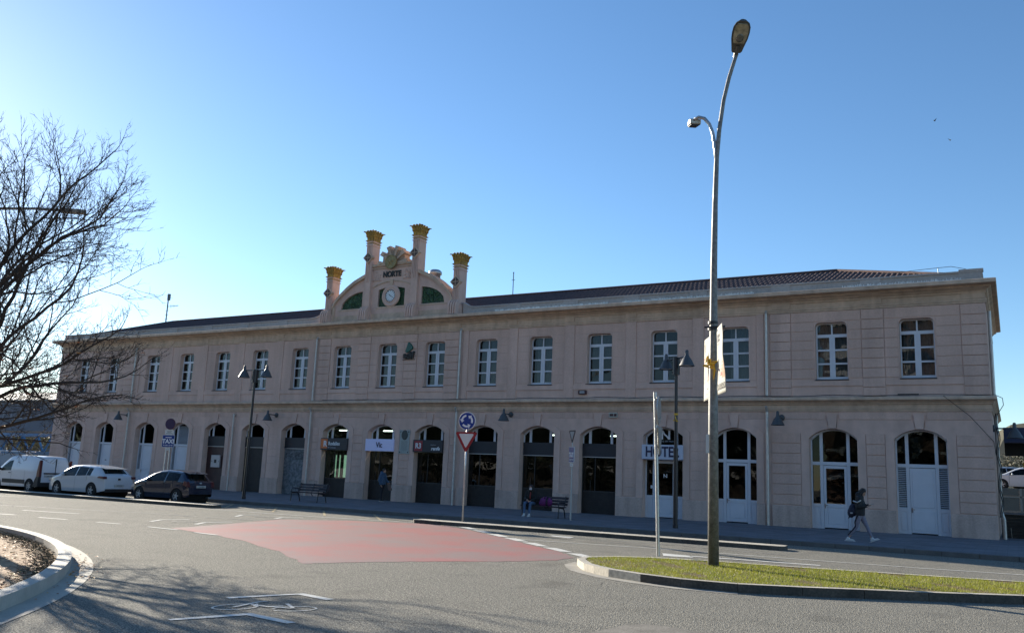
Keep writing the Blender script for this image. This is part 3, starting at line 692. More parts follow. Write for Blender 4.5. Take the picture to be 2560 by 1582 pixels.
# four fluted pillars with gilded capitals
dia_m = M('diamond_brown_tile', (0.06, 0.03, 0.018), 0.5, noise=(20, 0.5))
def pillar(u, ztop, zdia):
    cx = PC+u; p = MB(); yf = D-0.2; yb = D+0.48; w2 = 0.225; zc = ztop-0.62
    p.box(cx-w2, cx+w2, yf, yb, 10.4, zc)
    for k in range(4):
        x = cx-w2+0.035+k*(2*w2-0.07-0.055)/3; p.box(x, x+0.055, yf-0.035, yf, zdia-1.45+(0.25 if k in (0, 3) else 0), zc-0.14)
    p.box(cx-w2-0.03, cx+w2+0.03, yf-0.05, yb+0.03, zc-0.32, zc-0.26)
    # scrolled console at the foot, four ribs
    for k in range(4):
        x = cx-0.29+k*0.155
        pts = [(yf, 10.42), (yf-0.34, 10.42), (yf-0.34, 10.8), (yf-0.32, 10.95), (yf-0.25, 11.1), (yf-0.12, 11.22), (yf, 11.27)]
        p.prism(pts, 'x', x, x+0.10)
    p.prism([(yf, 10.42), (yf-0.27, 10.42), (yf-0.27, 10.8), (yf-0.22, 10.98), (yf-0.1, 11.15), (yf, 11.2)], 'x', cx-0.27, cx+0.27)
    p.box(cx-0.31, cx+0.31, yf, yb, 10.4, 10.95)
    pr = p.build('gable_pillar', stucco, gable)
    c = MB(); xc, yc = cx, (yf+yb)/2; hx, hy = w2, (yb-yf)/2; base = zc; H = ztop-zc
    for (z0, z1, e0, e1) in ((-0.16, -0.12, 0.05, 0.05), (0.0, 0.05, 0.05, 0.05), (0.05, H*0.55, 0.0, 0.04), (H*0.55, H*0.86, 0.04, 0.09)):
        k = len(c.v)
        for z, e in ((base+z0, e0), (base+z1, e1)): c.v += [(xc-hx-e, yc-hy-e, z), (xc+hx+e, yc-hy-e, z), (xc+hx+e, yc+hy+e, z), (xc-hx-e, yc+hy+e, z)]
        c.face((k+3, k+2, k+1, k)); c.face((k+4, k+5, k+6, k+7))
        for j in range(4): c.face((k+j, k+(j+1) % 4, k+4+(j+1) % 4, k+4+j))
    # abacus with hollowed sides and horned corners
    A = []
    for (x0, y0, x1, y1) in ((-1, -1, 1, -1), (1, -1, 1, 1), (1, 1, -1, 1), (-1, 1, -1, -1)):
        for t in (0, .2, .5, .8):
            xx = x0+(x1-x0)*t; yy = y0+(y1-y0)*t; inn_ = 0.78 if 0.1 < t < 0.9 else 1.0
            if t == 0: xx *= 1.18; yy *= 1.18
            A.append((xc+xx*(hx+0.11)*(inn_ if abs(y1-y0) > 0 else 1), yc+yy*(hy+0.11)*(inn_ if abs(x1-x0) > 0 else 1)))
    c.prism(A, 'z', base+H*0.86, base+H*0.95)
    # leaf rows
    for row, (z0, hh, e) in enumerate(((0.05, 0.26, 0.02), (0.24, 0.26, 0.06))):
        for side in range(4):
            horiz = side in (0, 2); n = (4 if horiz else 5); half = hx if horiz else hy
            for k in range(n):
                t = -half+2*half*(k+0.5)/n if row == 0 else -half+2*half*k/(n-1)
                wl = half/n*0.85
                prof = [(0.0, 0), (0.025, hh*0.5), (0.05, hh*0.85), (0.08, hh), (0.09, hh*0.88), (0.05, hh*0.7)]
                sgn = -1 if side in (0, 3) else 1
                for (o0, a0), (o1, a1) in zip(prof[:-1], prof[1:]):
                    w0 = wl*(1-0.25*(a0/hh)); w1 = wl*(1-0.25*(a1/hh))
                    if horiz:
                        yb0 = yc+sgn*(hy+e+o0); yb1 = yc+sgn*(hy+e+o1)
                        c.poly([(xc+t-w0, yb0, base+z0+a0), (xc+t+w0, yb0, base+z0+a0), (xc+t+w1, yb1, base+z0+a1), (xc+t-w1, yb1, base+z0+a1)])
                    else:
                        xb0 = xc+sgn*(hx+e+o0); xb1 = xc+sgn*(hx+e+o1)
                        c.poly([(xb0, yc+t-w0, base+z0+a0), (xb0, yc+t+w0, base+z0+a0), (xb1, yc+t+w1, base+z0+a1), (xb1, yc+t-w1, base+z0+a1)])
    for sx in (-1, 1):
        for sy in (-1, 1):
            px, py = xc+sx*(hx+0.06), yc+sy*(hy+0.06)
            c.tube([(px-sx*0.06, py-sy*0.06, base+H*0.55), (px+sx*0.02, py+sy*0.02, base+H*0.78), (px+sx*0.07, py+sy*0.05, base+H*0.9), (px+sx*0.17, py+sy*0.09, base+H*0.88)], [0.045, 0.04, 0.03, 0.008], 6)
            c.tube([(xc+sx*hx, yc+sy*hy, base-0.02), (xc+sx*(hx+0.1), yc+sy*(hy+0.06), base+0.02)], [0.04, 0.01], 5)
    for (bx, by) in ((0, -1), (0, 1), (1, 0), (-1, 0), (0.75, -1), (-0.75, -1), (1, -0.6), (1, 0.6)):
        c.ball((xc+bx*(hx+0.04), yc+by*(hy+0.04), base+H*0.98), 0.07, 8, (1.2, 1.2, 0.8))
    c.build('gilded_capital', gold_m, pr)
    d = MB(); r = 0.36; dy = yf-0.12
    d.prism([(cx, zdia-r), (cx+r, zdia), (cx, zdia+r), (cx-r, zdia)], 'y', dy, yf+0.1)
    dd = d.build('diamond_plaque', trim_m, pr)
    d = MB(); r = 0.29
    for (sx, sz) in ((1, 1), (1, -1), (-1, 1), (-1, -1)):
        g = 0.016; d.prism([(cx+sx*g, zdia+sz*g), (cx+sx*(r-g), zdia+sz*g), (cx+sx*g, zdia+sz*(r-g))], 'y', dy-0.006, dy+0.01)
    d.build('diamond_inlay', dia_m, dd)
for u, zt, zd in ((-4.66, 13.92, 12.27), (-1.71, 15.9, 14.22), (1.71, 15.9, 14.22), (4.66, 13.92, 12.27)): pillar(u, zt, zd)
# ============================================================ things fixed to the station
navy = M('navy_ink', (0.008, 0.01, 0.05), 0.5); whitel = M('white_letter', (0.72, 0.72, 0.72), 0.5); greyl = M('grey_letter', (0.35, 0.36, 0.38), 0.5)
def signbox(name, label, x0, x1, z0, z1, mat, proud=0.14):
    t = thing(name, label, 'sign', ((x0+x1)/2, D, z0)); b = MB(); w = (x1-x0)/2
    b.box(-w, w, -proud, 0.35, 0, z1-z0); o = b.build('board', mat, t); bevel(o, 0.008); return t, w, (z1-z0), -proud
t, w, h, y = signbox('shop_sign', 'dark sign board with orange square and the word Rodalies over the doorway', AX[7]-1.0, AX[7]+1.02, 2.86, 3.54, band_m)
b = MB(); b.box(-w+0.03, -w+0.52, y-0.012, y, 0.08, h-0.05); b.build('orange_square', M('orange_panel', (0.62, 0.16, 0.04), 0.5), t)
text('lettering', 'R', 0.46, whitel, t, (-w+0.37, y-0.02, 0.33), bold=0.012); text('lettering', 'Rodalies', 0.3, whitel, t, (0.03, y-0.01, 0.36), bold=0.006, sx=0.86); text('small_lettering', 'de Catalunya', 0.13, greyl, t, (-0.13, y-0.01, 0.14), sx=0.9)
t, w, h, y = signbox('shop_sign', 'pale blue-white sign board reading Vic over the central entrance', AX[8]-1.0, AX[8]+1.0, 2.87, 3.54, M('pale_sign_face', (0.50, 0.54, 0.78), 0.4, emit=((0.5, 0.55, 0.85), 0.02)))
text('lettering', 'Vic', 0.42, navy, t, (0, y-0.01, 0.33), bold=0.008, sx=0.85)
t, w, h, y = signbox('shop_sign', 'dark sign board with red R3 square beside a portrait plaque', AX[9]-1.0, AX[9]+0.97, 2.88, 3.54, band_m)
b = MB(); b.box(-w+0.1, -w+0.65, y-0.012, y, 0.05, h-0.05); b.build('red_square', M('red_panel', (0.25, 0.02, 0.03), 0.5), t)
text('lettering', 'R3', 0.4, whitel, t, (-w+0.38, y-0.02, 0.32), bold=0.01, sx=0.9); text('lettering', 'renfe', 0.27, whitel, t, (w-0.45, y-0.01, 0.19), bold=0.008, shear=0.25); text('small_lettering', 'Operat per', 0.08, greyl, t, (w-0.6, y-0.01, 0.4))
t, w, h, y = signbox('hotel_sign', 'white sign board with HOTEL in navy letters', AX[13]-1.0, AX[13]+1.02, 2.85, 3.53, M('white_sign_face', (0.5, 0.53, 0.62), 0.4))
text('lettering', 'HOTEL', 0.66, navy, t, (0, y-0.01, 0.33), bold=0.016, sx=0.8)
def nlogo(par, cx, cz, s, y):
    b = MB()
    for sx in (-1, 1): b.box(cx+sx*s*0.42-s*0.11, cx+sx*s*0.42+s*0.11, y-0.006, y, cz-s*0.5, cz+s*0.5)
    P = [(-0.5, 0.5), (-0.28, 0.5), (-0.1, 0.15), (0.2, -0.1), (0.4, -0.3), (0.53, -0.5), (0.3, -0.5), (0.1, -0.25), (-0.2, 0.0), (-0.42, 0.3)]
    b.prism([(cx+p[0]*s, cz+p[1]*s) for p in P], 'y', y-0.008, y-0.002); return b.build('letter_emblem', whitel, par)
t = thing('window_lettering', 'white N emblem and small lettering on the hotel fanlight', 'sign', (AX[13], D+0.36, 3.6))
nlogo(t, 0, 0.42, 0.42, 0.02); text('small_lettering', 'Estació del Nord', 0.13, greyl, t, (0, 0.02, 0.12), depth=0.002)
t = thing('door_lettering', 'small white N emblem on the hotel door glass', 'sign', (AX[13], D+0.36, 2.0)); nlogo(t, 0, 0.1, 0.17, 0.02)
# portrait plaque
t = thing('portrait_plaque', 'grey stone memorial plaque with dark oval portrait between entrances', 'plaque', (-29.35, D, 2.75))
b = MB(); b.box(-0.33, 0.33, -0.07, 0, 0.02, 1.3)
for sx in (-1, 1):
    for z in (0.1, 1.22): b.box(sx*0.26-0.1, sx*0.26+0.1, -0.08, 0, z-0.1, z+0.1)
b.build('slab', M('plaque_marble', (0.33, 0.36, 0.34), 0.6, noise=(10, 0.1)), t)
b = MB(); b.lathe([(0, -0.1), (0.2, -0.1), (0.22, -0.07)], (0, 0, 0), 24, 'y'); o = b.build('oval_portrait', M('bronze_relief', (0.045, 0.055, 0.05), 0.5, noise=(30, 0.4)), t); o.scale = (1, 1, 1.25); o.location = (0, 0, 1.04)
b = MB(); rs = random.Random(4)
for k in range(11): b.box(-0.24+rs.uniform(0, .03), 0.24-rs.uniform(0, .06), -0.075, -0.07, 0.18+k*0.052, 0.18+k*0.052+0.014)
b.build('inscription', M('inscription_grey', (0.16, 0.17, 0.16), 0.7), t)
b = MB()
for sx in (-1, 1):
    for z in (0.1, 1.22): b.ball((sx*0.27, -0.085, z), 0.035, 8)
b.build('stud', black_m, t)
# railway logo sign
t = thing('railway_logo_sign', 'green pebble logo over black adif letters high on the facade', 'sign', (-29.38, D-0.05, 8.0))
b = MB(); b.prism([(-0.24, 0.45), (-0.14, 0.4), (0.08, 0.52), (0.23, 0.62), (0.25, 0.74), (0.12, 0.9), (-0.02, 1.02), (-0.1, 1.0), (-0.18, 0.75), (-0.27, 0.52)], 'y', -0.1, 0.0); o = b.build('pebble_logo', M('logo_green', (0.012, 0.085, 0.06), 0.35), t); bevel(o, 0.03, 3)
text('lettering', 'adif', 0.52, M('black_letter', (0.012, 0.008, 0.006), 0.5), t, (-0.02, -0.06, 0.27), depth=0.04, bold=0.02, sx=1.0)
b = MB(); b.box(-0.45, 0.4, -0.06, 0, 0.02, 0.045); b.box(-0.2, 0.2, -0.06, 0, 0.07, 0.09); b.build('underline', black_m, t)
# alarm boxes
t = thing('alarm_box', 'maroon and grey alarm siren box under an upper window', 'alarm box', (-18.5, D, 5.95))
b = MB(); b.prism([(-0.2, 0.0), (0.2, 0.0), (0.22, 0.1), (0.2, 0.2), (-0.2, 0.2), (-0.22, 0.1)], 'y', -0.12, 0); b.build('case', M('alarm_maroon', (0.05, 0.015, 0.02), 0.5), t)
b = MB(); b.box(-0.13, 0.14, -0.13, -0.12, 0.04, 0.17); b.build('face_plate', M('alarm_grey', (0.3, 0.3, 0.3), 0.5), t)
t = thing('alarm_box', 'cream wall box with two dark square lenses above the dark shopfronts', 'alarm box', (-16.81, D, 4.8))
b = MB(); b.box(-0.22, 0.22, -0.1, 0, 0.0, 0.24); o = b.build('case', M('box_cream', (0.45, 0.44, 0.38), 0.5), t); bevel(o, 0.01)
b = MB(); b.box(-0.17, 0.02, -0.115, -0.1, 0.06, 0.18); b.box(0.06, 0.19, -0.115, -0.1, 0.06, 0.18); b.build('lens', M('red_brown_lens', (0.06, 0.02, 0.02), 0.3), t)
t = thing('hose_cabinet', 'white hose cabinet with black centre on the maroon door', 'cabinet', (AX[4]-0.05, D+0.36, 1.55))
b = MB(); b.box(-0.38, 0.42, -0.12, 0, 0, 0.78); o = b.build('case', M('cabinet_white', (0.5, 0.45, 0.42), 0.5), t); bevel(o, 0.015)
b = MB(); b.box(-0.07, 0.13, -0.13, -0.12, 0.28, 0.5); b.box(-0.3, -0.26, -0.13, -0.12, 0.36, 0.42); b.box(0.34, 0.37, -0.13, -0.12, 0.36, 0.42); b.build('lock_plate', black_m, t)
t = thing('door_number_plate', 'tiny dark plate on second white door from the left end', 'plate', (AX[1]+0.0, D+0.35, 1.7)); b = MB(); b.box(-0.07, 0.07, -0.02, 0, 0, 0.05); b.build('plate', black_m, t)
t = thing('notice', 'small white notice on the glass left of the hotel door', 'notice', (AX[13]-0.66, D+0.35, 1.5)); b = MB(); b.box(-0.06, 0.06, 0.0, 0.008, 0, 0.14); b.build('sheet', whitel, t)
# bell-shaped wall lamps
def bell(mb, c, s=1.0):
    mb.lathe([(0.0, 0.62*s), (0.045*s, 0.61*s), (0.065*s, 0.55*s), (0.07*s, 0.42*s), (0.11*s, 0.34*s), (0.18*s, 0.24*s), (0.235*s, 0.12*s), (0.29*s, 0.01*s), (0.295*s, 0), (0.275*s, 0.01*s), (0.2*s, 0.14*s), (0.06*s, 0.3*s)], c, 20)
def wall_lamp(x, z, label, src=None):
    if src: return copytree(src, (x, D, z), 0, label, 'bell lamps on the station wall')
    t = thing('wall_lamp', label, 'wall lamp', (x, D, z), 0, 'bell lamps on the station wall')
    b = MB(); bell(b, (0, -0.75, -0.38)); b.build('lamp_shade', grey_m, t, smooth=True)
    b = MB(); b.tube([(0, 0, 0), (0, -0.72, 0.0)], 0.03, 8); b.build('arm', grey_m, t)
    b = MB(); b.lathe([(0.14, 0), (0.14, -0.05), (0.1, -0.09), (0, -0.09)], (0, 0, 0), 16, 'y'); b.build('wall_rose', grey_m, t, smooth=True)
    return t
wl0 = wall_lamp(-53.5, 4.86, 'grey bell wall lamp beside the leftmost downpipe')
wall_lamp(-39.3, 4.88, 'grey bell wall lamp between dark doorway and roller shutter', wl0)
wall_lamp(-22.6, 4.94, 'grey bell wall lamp right of the round blue traffic sign', wl0)
wall_lamp(-8.78, 4.82, 'grey bell wall lamp beside the rightmost downpipe', wl0)
t = copytree(wl0, (XR, D+0.35, 4.45), R_(90), 'dark bell wall lamp sticking out from the right end of the station', 'bell lamps on the station wall')
# roof aerials
def aerial(x, y, z, h, label, big):
    t = thing('antenna_mast', label, 'antenna', (x, y, z)); b = MB(); b.tube([(0, 0, 0), (0, 0, h)], 0.05 if big else 0.03, 6); b.build('mast', M('mast_grey', (0.12, 0.14, 0.15), 0.5, 0.5), t)
    b = MB()
    if big:
        b.lathe([(0.13, 0), (0.13, 0.5), (0, 0.5)], (0.05, 0, h-0.45), 10); b.tube([(0, 0, h*0.66), (1.3, 0, h*0.66)], 0.02, 4)
        for k in range(6): b.tube([(0.35+k*0.17, 0, h*0.66-0.16+0.02*k), (0.35+k*0.17, 0, h*0.66+0.16-0.02*k)], 0.012, 4)
        for k in range(4): b.tube([(-0.2, 0, 0.5+k*0.35), (0.2, 0, 0.5+k*0.35)], 0.015, 4)
    else: b.tube([(-0.12, 0, h*0.7), (0.12, 0, h*0.7)], 0.015, 4); b.ball((0, 0, h), 0.05, 6)
    b.build('aerial', MC['mast_grey'], t)
aerial(-58.2, 45, 12.1, 2.85, 'thick grey antenna mast with yagi aerial above the left roof end', True)
aerial(-26.2, 45, 12.6, 1.55, 'thin grey antenna mast above the roof right of the gable', False)
# handrail cable on the right parapet
t = thing('lightning_rod_cable', 'thin cable on little posts along the right end of the parapet', 'cable', (-7.6, D+0.2, 10.86))
b = MB(); b.tube([(0, 0, 0.05), (2.5, 0, 0.14), (5.2, 0, 0.26), (5.8, 0, 0.28), (6.3, 0, 0.14), (6.5, 0, 0.05)], 0.012, 5); b.tube([(5.3, 0, 0), (5.3, 0, 0.26)], 0.015, 5); b.build('wire', MC['mast_grey'], t)
# ============================================================ street lamps and traffic signs
def twin_lamp(x, y, rz, label, src=None):
    if src: return copytree(src, (x, y, 0.15), rz, label, 'twin bell street lamps')
    t = thing('street_lamp', label, 'street lamp', (x, y, 0.15), rz, 'twin bell street lamps')
    b = MB(); b.tube([(0, 0, 0), (0, 0, 2.9), (0, 0, 3.0), (0, 0, 5.9)], [0.085, 0.085, 0.065, 0.06], 14); b.lathe([(0.095, 2.85), (0.095, 2.95)], (0, 0, 0), 14); b.lathe([(0.1, 0), (0.1, 0.12), (0.085, 0.14)], (0, 0, 0), 14); b.build('pole', M('dark_lamp_post', (0.022, 0.022, 0.026), 0.35, 0.3), t, smooth=False)
    b = MB(); b.tube([(-0.72, 0, 6.38), (0.72, 0, 6.38)], 0.03, 8); b.lathe([(0.14, 5.75), (0.14, 6.42), (0.0, 6.43)], (0, 0, 0), 14); b.build('crossbar', MC['dark_lamp_post'], t)
    for s in (-1, 1):
        b = MB(); bell(b, (s*0.72, 0, 6.02), 1.0); sh = b.build('lamp_shade', grey_m, t, smooth=True)
        b = MB(); b.lathe([(0.0, -0.0), (0.2, 0.01), (0.26, 0.03)], (s*0.72, 0, 6.03), 16); b.build('diffuser', M('lamp_diffuser', (0.5, 0.5, 0.48), 0.4), sh)
    return t
tl = twin_lamp(-33.05, 31.2, R_(5), 'dark post with two grey bell shades, left of the station entrance')
twin_lamp(-11.08, 31.8, R_(-38), 'dark post with two overlapping bell shades before the hotel door', tl)
b = MB(); b.tube([(0, 0, 4.35), (0, 0, 4.42)], 0.085, 10)
t = thing('yellow_ribbon', 'short yellow tape tied round the dark lamp post by the hotel', 'ribbon', (-11.08, 31.8, 0.0)); b.tube([(0, -0.08, 4.3), (0.05, -0.12, 4.16)], 0.02, 5); b.tube([(-0.09, -0.02, 4.16), (0.09, -0.05, 4.12)], 0.03, 5); b.build('tape', M('yellow_tape', (0.6, 0.36, 0.02), 0.5), t)
# tall main lamp
t = thing('street_lamp', 'tall galvanised street lamp with curved top standing on the grass island', 'street lamp', (-5.65, 18.65, 0.15))
b = MB(); b.tube([(0, 0, 0), (0, 0, 3.3), (0.02, 0, 6.5), (0.05, 0, 8.0), (0.09, 0, 9.1), (0.15, 0.02, 9.8), (0.25, 0.03, 10.5), (0.38, 0.04, 11.05), (0.52, 0.05, 11.5), (0.56, 0.05, 11.6)], [0.118, 0.103, 0.075, 0.062, 0.054, 0.048, 0.045, 0.045, 0.042, 0.042], 18)
pole = b.build('pole', galv_dull, t, smooth=True)
b = MB(); b.tube([(0.09, 0, 8.9), (0.06, 0, 9.3), (0.0, 0, 9.72), (-0.08, -0.01, 9.95), (-0.19, -0.03, 10.1), (-0.32, -0.05, 10.15), (-0.42, -0.06, 10.11)], [0.05, 0.042, 0.04, 0.04, 0.04, 0.038, 0.038], 12); b.build('side_arm', galv, t, smooth=True)
# upper lantern: shallow cobra head seen from below, tilted
def lantern(par, name, length, width, loc, rot, deep=0.12):
    b = MB(); st_ = [(0, .22), (.05, .3), (.2, .36), (.45, .47), (.65, .5), (.82, .48), (.94, .38), (1.0, .2)]
    n = 12
    for (t_, w_) in st_:
        for j in range(n+1):
            a = math.pi*j/n; ww = w_*width; b.v.append((ww*math.cos(a), t_*length, deep*math.sin(a)*(0.55+0.45*math.sin(math.pi*min(1, t_+0.15)))))
    N = len(st_)
    for i in range(N-1):
        for j in range(n): k = i*(n+1)+j; b.face((k, k+1, k+n+2, k+n+1))
    for i in range(N-1): k = i*(n+1); b.face((k, k+n+1, k+2*n+1, k+n))
    b.face(range(n+1)); b.face([(N-1)*(n+1)+j for j in range(n+1)])
    o = b.build(name, M('lantern_cast_metal', (0.10, 0.10, 0.095), 0.5, 0.3), par, smooth=False); o.location = loc; o.rotation_euler = rot
    g = MB(); P = [(-.3, .33), (.3, .33), (.38, .5), (.4, .68), (.36, .85), (.25, .93), (-.25, .93), (-.36, .85), (-.4, .68), (-.38, .5)]
    g.prism([(p[0]*width, p[1]*length) for p in P], 'z', -0.03, -0.004); gg_ = g.build('lantern_glass', M('lantern_glass_mat', (0.30, 0.28, 0.2), 0.15, noise=(9, 0.5), coat=1), o)
    g = MB(); g.ball((0, 0.5*length, -0.03), 0.09, 10, (1, 1.3, 0.35)); g.build('lamp_bulb', M('bulb', (0.1, 0.1, 0.08), 0.2, coat=1), o, smooth=True)
    g = MB(); g.tube([(0, -0.12, 0.02), (0, 0.2, 0.02)], 0.055, 10); g.build('spigot', MC['lantern_cast_metal'], o)
    return o
lo = lantern(t, 'lantern', 0.85, 0.40, (0, 0, 0), (0, 0, 0), 0.15)
ly = Vector((0.42, -0.80, 0.46)).normalized(); lz = Vector((-0.05, 0.25, 1)); lz = (lz-ly*lz.dot(ly)).normalized(); lx = ly.cross(lz); ml = Matrix((lx, ly, lz)).transposed().to_4x4(); ml.translation = Vector((0.56, 0.0, 11.6)); lo.matrix_local = ml
b = MB(); b.prism([(0, -0.14), (0.1, -0.16), (0.36, -0.12), (0.42, 0), (0.36, 0.12), (0.1, 0.16), (0, 0.14)], 'z', -0.06, 0.05)
o = b.build('small_lantern', M('small_lantern_paint', (0.42, 0.42, 0.38), 0.4, 0.3), t); bevel(o, 0.02); o.location = (-0.40, -0.02, 10.08); o.rotation_euler = (0, R_(-8), R_(125)); o.scale = (0.9, 0.9, 1.1)
b2 = MB(); b2.prism([(0.02, -0.12), (0.34, -0.1), (0.34, 0.1), (0.02, 0.12)], 'z', -0.075, -0.06); b2.build('lens', black_m, o)
b = MB(); b.lathe([(0.098, 5.2), (0.11, 5.2), (0.11, 5.26), (0.098, 5.26)], (0, 0, 0), 14); b.lathe([(0.1, 5.06), (0.115, 5.06), (0.115, 5.12), (0.1, 5.12)], (0, 0, 0), 14); b.tube([(-0.16, -0.1, 5.12), (0.3, -0.1, 5.12)], 0.02, 6); b.build('banner_clamp', black_m, t)
b = MB(); b.box(-0.13, -0.06, -0.115, -0.07, 2.35, 2.75); b.build('sticker', M('sticker_white', (0.6, 0.6, 0.58), 0.6), t)
# cloth banners
def banner(name, label, P, lets, mats):
    """P: four corners (top-left, top-right, bottom-right, bottom-left) in x,z; gently curled cloth"""
    t = thing(name, label, 'banner', (-5.65, 18.65, 0.15)); nx_, nz_ = 8, 24
    def pt(u, v, off=0.0):
        a = [P[0][k]*(1-u)+P[1][k]*u for k in range(3)]; b_ = [P[3][k]*(1-u)+P[2][k]*u for k in range(3)]
        q = [a[k]*(1-v)+b_[k]*v for k in range(3)]
        q[1] += 0.05*math.sin(v*5+u*2)*u+0.03*math.sin(v*11)*u; q[1] -= off; return tuple(q)
    b = MB()
    for j in range(nz_+1):
        for i in range(nx_+1): b.v.append(pt(i/nx_, j/nz_))
    for j in range(nz_):
        for i in range(nx_): k = j*(nx_+1)+i; b.face((k, k+1, k+nx_+2, k+nx_+1))
    o = b.build('cloth', mats[0], t, smooth=True); sm = o.modifiers.new('thick', 'SOLIDIFY'); sm.thickness = 0.003
    for (nm, reg, mt) in lets:
        b = MB(); (u0, v0, u1, v1) = reg; a, c_ = 6, 8
        for j in range(c_+1):
            for i in range(a+1): b.v.append(pt(u0+(u1-u0)*i/a, v0+(v1-v0)*j/c_, 0.006+0.003*(nm == 'print_text')))
        for j in range(c_):
            for i in range(a): k = j*(a+1)+i; b.face((k, k+1, k+a+2, k+a+1))
        b.build(nm, mt, o, smooth=True)
    return t, o, pt
cream = M('banner_cloth', (0.6, 0.585, 0.52), 0.85); redp = M('banner_red', (0.6, 0.06, 0.055), 0.85); greyp = M('banner_grey_print', (0.14, 0.14, 0.15), 0.85, noise=(14, 0.4)); tanp = M('banner_tan_print', (0.5, 0.32, 0.22), 0.85, noise=(10, 0.3)); blackp = M('banner_black', (0.05, 0.05, 0.055), 0.85)
def add_trans(mt):
    n = mt.node_tree; b = n.nodes['Principled BSDF']; out = [x for x in n.nodes if x.type == 'OUTPUT_MATERIAL'][0]
    tr = n.nodes.new('ShaderNodeBsdfTranslucent'); mx = n.nodes.new('ShaderNodeMixShader'); mx.inputs[0].default_value = 0.3
    src = b.inputs['Base Color'].links[0].from_socket if b.inputs['Base Color'].links else None
    if src: n.links.new(src, tr.inputs[0])
    else: tr.inputs[0].default_value = b.inputs['Base Color'].default_value
    n.links.new(b.outputs[0], mx.inputs[1]); n.links.new(tr.outputs[0], mx.inputs[2]); n.links.new(mx.outputs[0], out.inputs[0])
for q in (cream, redp, greyp, tanp): add_trans(q)
words = [('print_text', (0.15, 0.42+0.03*k, 0.75-0.1*(k % 3), 0.435+0.03*k), cream) for k in range(9)]
banner('hanging_banner', 'cream banner with red field left of the tall lamp post', [(-0.36, 0.54, 4.93), (-0.11, 0.06, 4.95), (-0.11, 0.06, 3.53), (-0.38, 0.56, 3.53)],
       [('print_field', (0.02, 0.3, 0.98, 0.73), redp), ('print_field', (0.75, 0.05, 0.98, 0.3), redp), ('print_stroke', (0.1, 0.08, 0.2, 0.3), greyp)]+words+[('print_stroke', (0.6, 0.82, 0.8, 0.835), blackp), ('print_stroke', (0.62, 0.9, 0.7, 0.925), blackp)], [cream])
tb, ob, ptf = banner('hanging_banner', 'cream banner with grey figure print and black title strip right of the tall lamp post', [(0.10, -0.08, 5.06), (0.40, -0.72, 5.10), (0.50, -0.68, 3.62), (0.11, -0.08, 3.60)],
       [('print_field', (0.4, 0.02, 0.95, 0.14), redp), ('print_figure', (0.15, 0.1, 0.5, 0.62), greyp), ('print_figure', (0.5, 0.22, 0.7, 0.55), greyp), ('print_field', (0.12, 0.6, 0.6, 0.74), redp), ('print_field', (0.6, 0.52, 0.96, 0.78), tanp), ('print_strip', (0.05, 0.85, 0.95, 0.94), blackp)], [cream])
p0, p1 = Vector(ptf(0.05, 0.94, 0.012)), Vector(ptf(0.95, 0.94, 0.012)); dv = (p1-p0); mid = Vector(ptf(0.5, 0.895, 0.014))
o = text('lettering', 'LAVANGUARDIA', 0.13, cream, ob, (0, 0, 0), (0, 0, 0), depth=0.001, sx=1)
xa = dv.normalized(); za = (Vector(ptf(0.5, 0.85))-Vector(ptf(0.5, 0.94))).normalized(); ya = za.cross(xa).normalized(); za = xa.cross(ya)
mm = Matrix((xa, za, -ya)).transposed().to_4x4(); wtext = max(v.co.x for v in o.data.vertices)-min(v.co.x for v in o.data.vertices)
o.matrix_local = Matrix.Translation(mid+ya*(-0.0)) @ mm @ Matrix.Scale(dv.length*0.96/wtext, 4, (1, 0, 0))
t = thing('yellow_ribbon', 'tangled yellow ribbon tied between the two banners on the tall lamp', 'ribbon', (-5.65, 18.65, 0.15)); b = MB(); rs = random.Random(8)
for k in range(9):
    p = Vector((rs.uniform(-0.08, 0.08), -0.14, 4.28+rs.uniform(-0.06, 0.1))); b.tube([p, p+Vector((rs.uniform(-0.1, 0.12), rs.uniform(-0.06, 0.0), rs.uniform(-0.06, 0.08))), p+Vector((rs.uniform(-0.1, 0.1), -0.02, rs.uniform(-0.16, 0.08)))], [0.02, 0.026, 0.01], 5)
b.tube([(0.05, -0.13, 4.3), (0.08, -0.15, 4.15), (0.05, -0.14, 3.95)], [0.02, 0.025, 0.008], 5); b.build('knot', MC['yellow_tape'], t)
# roundabout + give-way sign
steel_pole = M('sign_pole_steel', (0.45, 0.46, 0.48), 0.35, 0.7, noise=(8, 0.15))
redrim = M('sign_red', (0.28, 0.01, 0.015), 0.4); signwhite = M('sign_white', (0.62, 0.60, 0.56), 0.45); signblue = M('sign_blue', (0.008, 0.035, 0.22), 0.4)
t = thing('traffic_sign', 'round blue roundabout sign over a give-way triangle on a steel pole', 'traffic sign', (-17.4, 26.95, 0.12), R_(12))
b = MB(); b.tube([(0, 0, 0), (0, 0, 3.95)], 0.032, 12); b.build('pole', steel_pole, t, smooth=True)
def discsign(par, z, r, y=-0.05, face=signblue, rim=signwhite):
    b = MB(); b.lathe([(0, y), (r, y), (r+0.008, y+0.02), (0, y+0.02)], (0, 0, z), 40, 'y'); o = b.build('sign_disc', rim, par)
    b = MB(); b.lathe([(0, y-0.004), (r*0.93, y-0.004), (r*0.93, y)], (0, 0, z), 40, 'y'); b.build('sign_face', face, o); return o
disc = discsign(t, 3.62, 0.33)
b = MB()
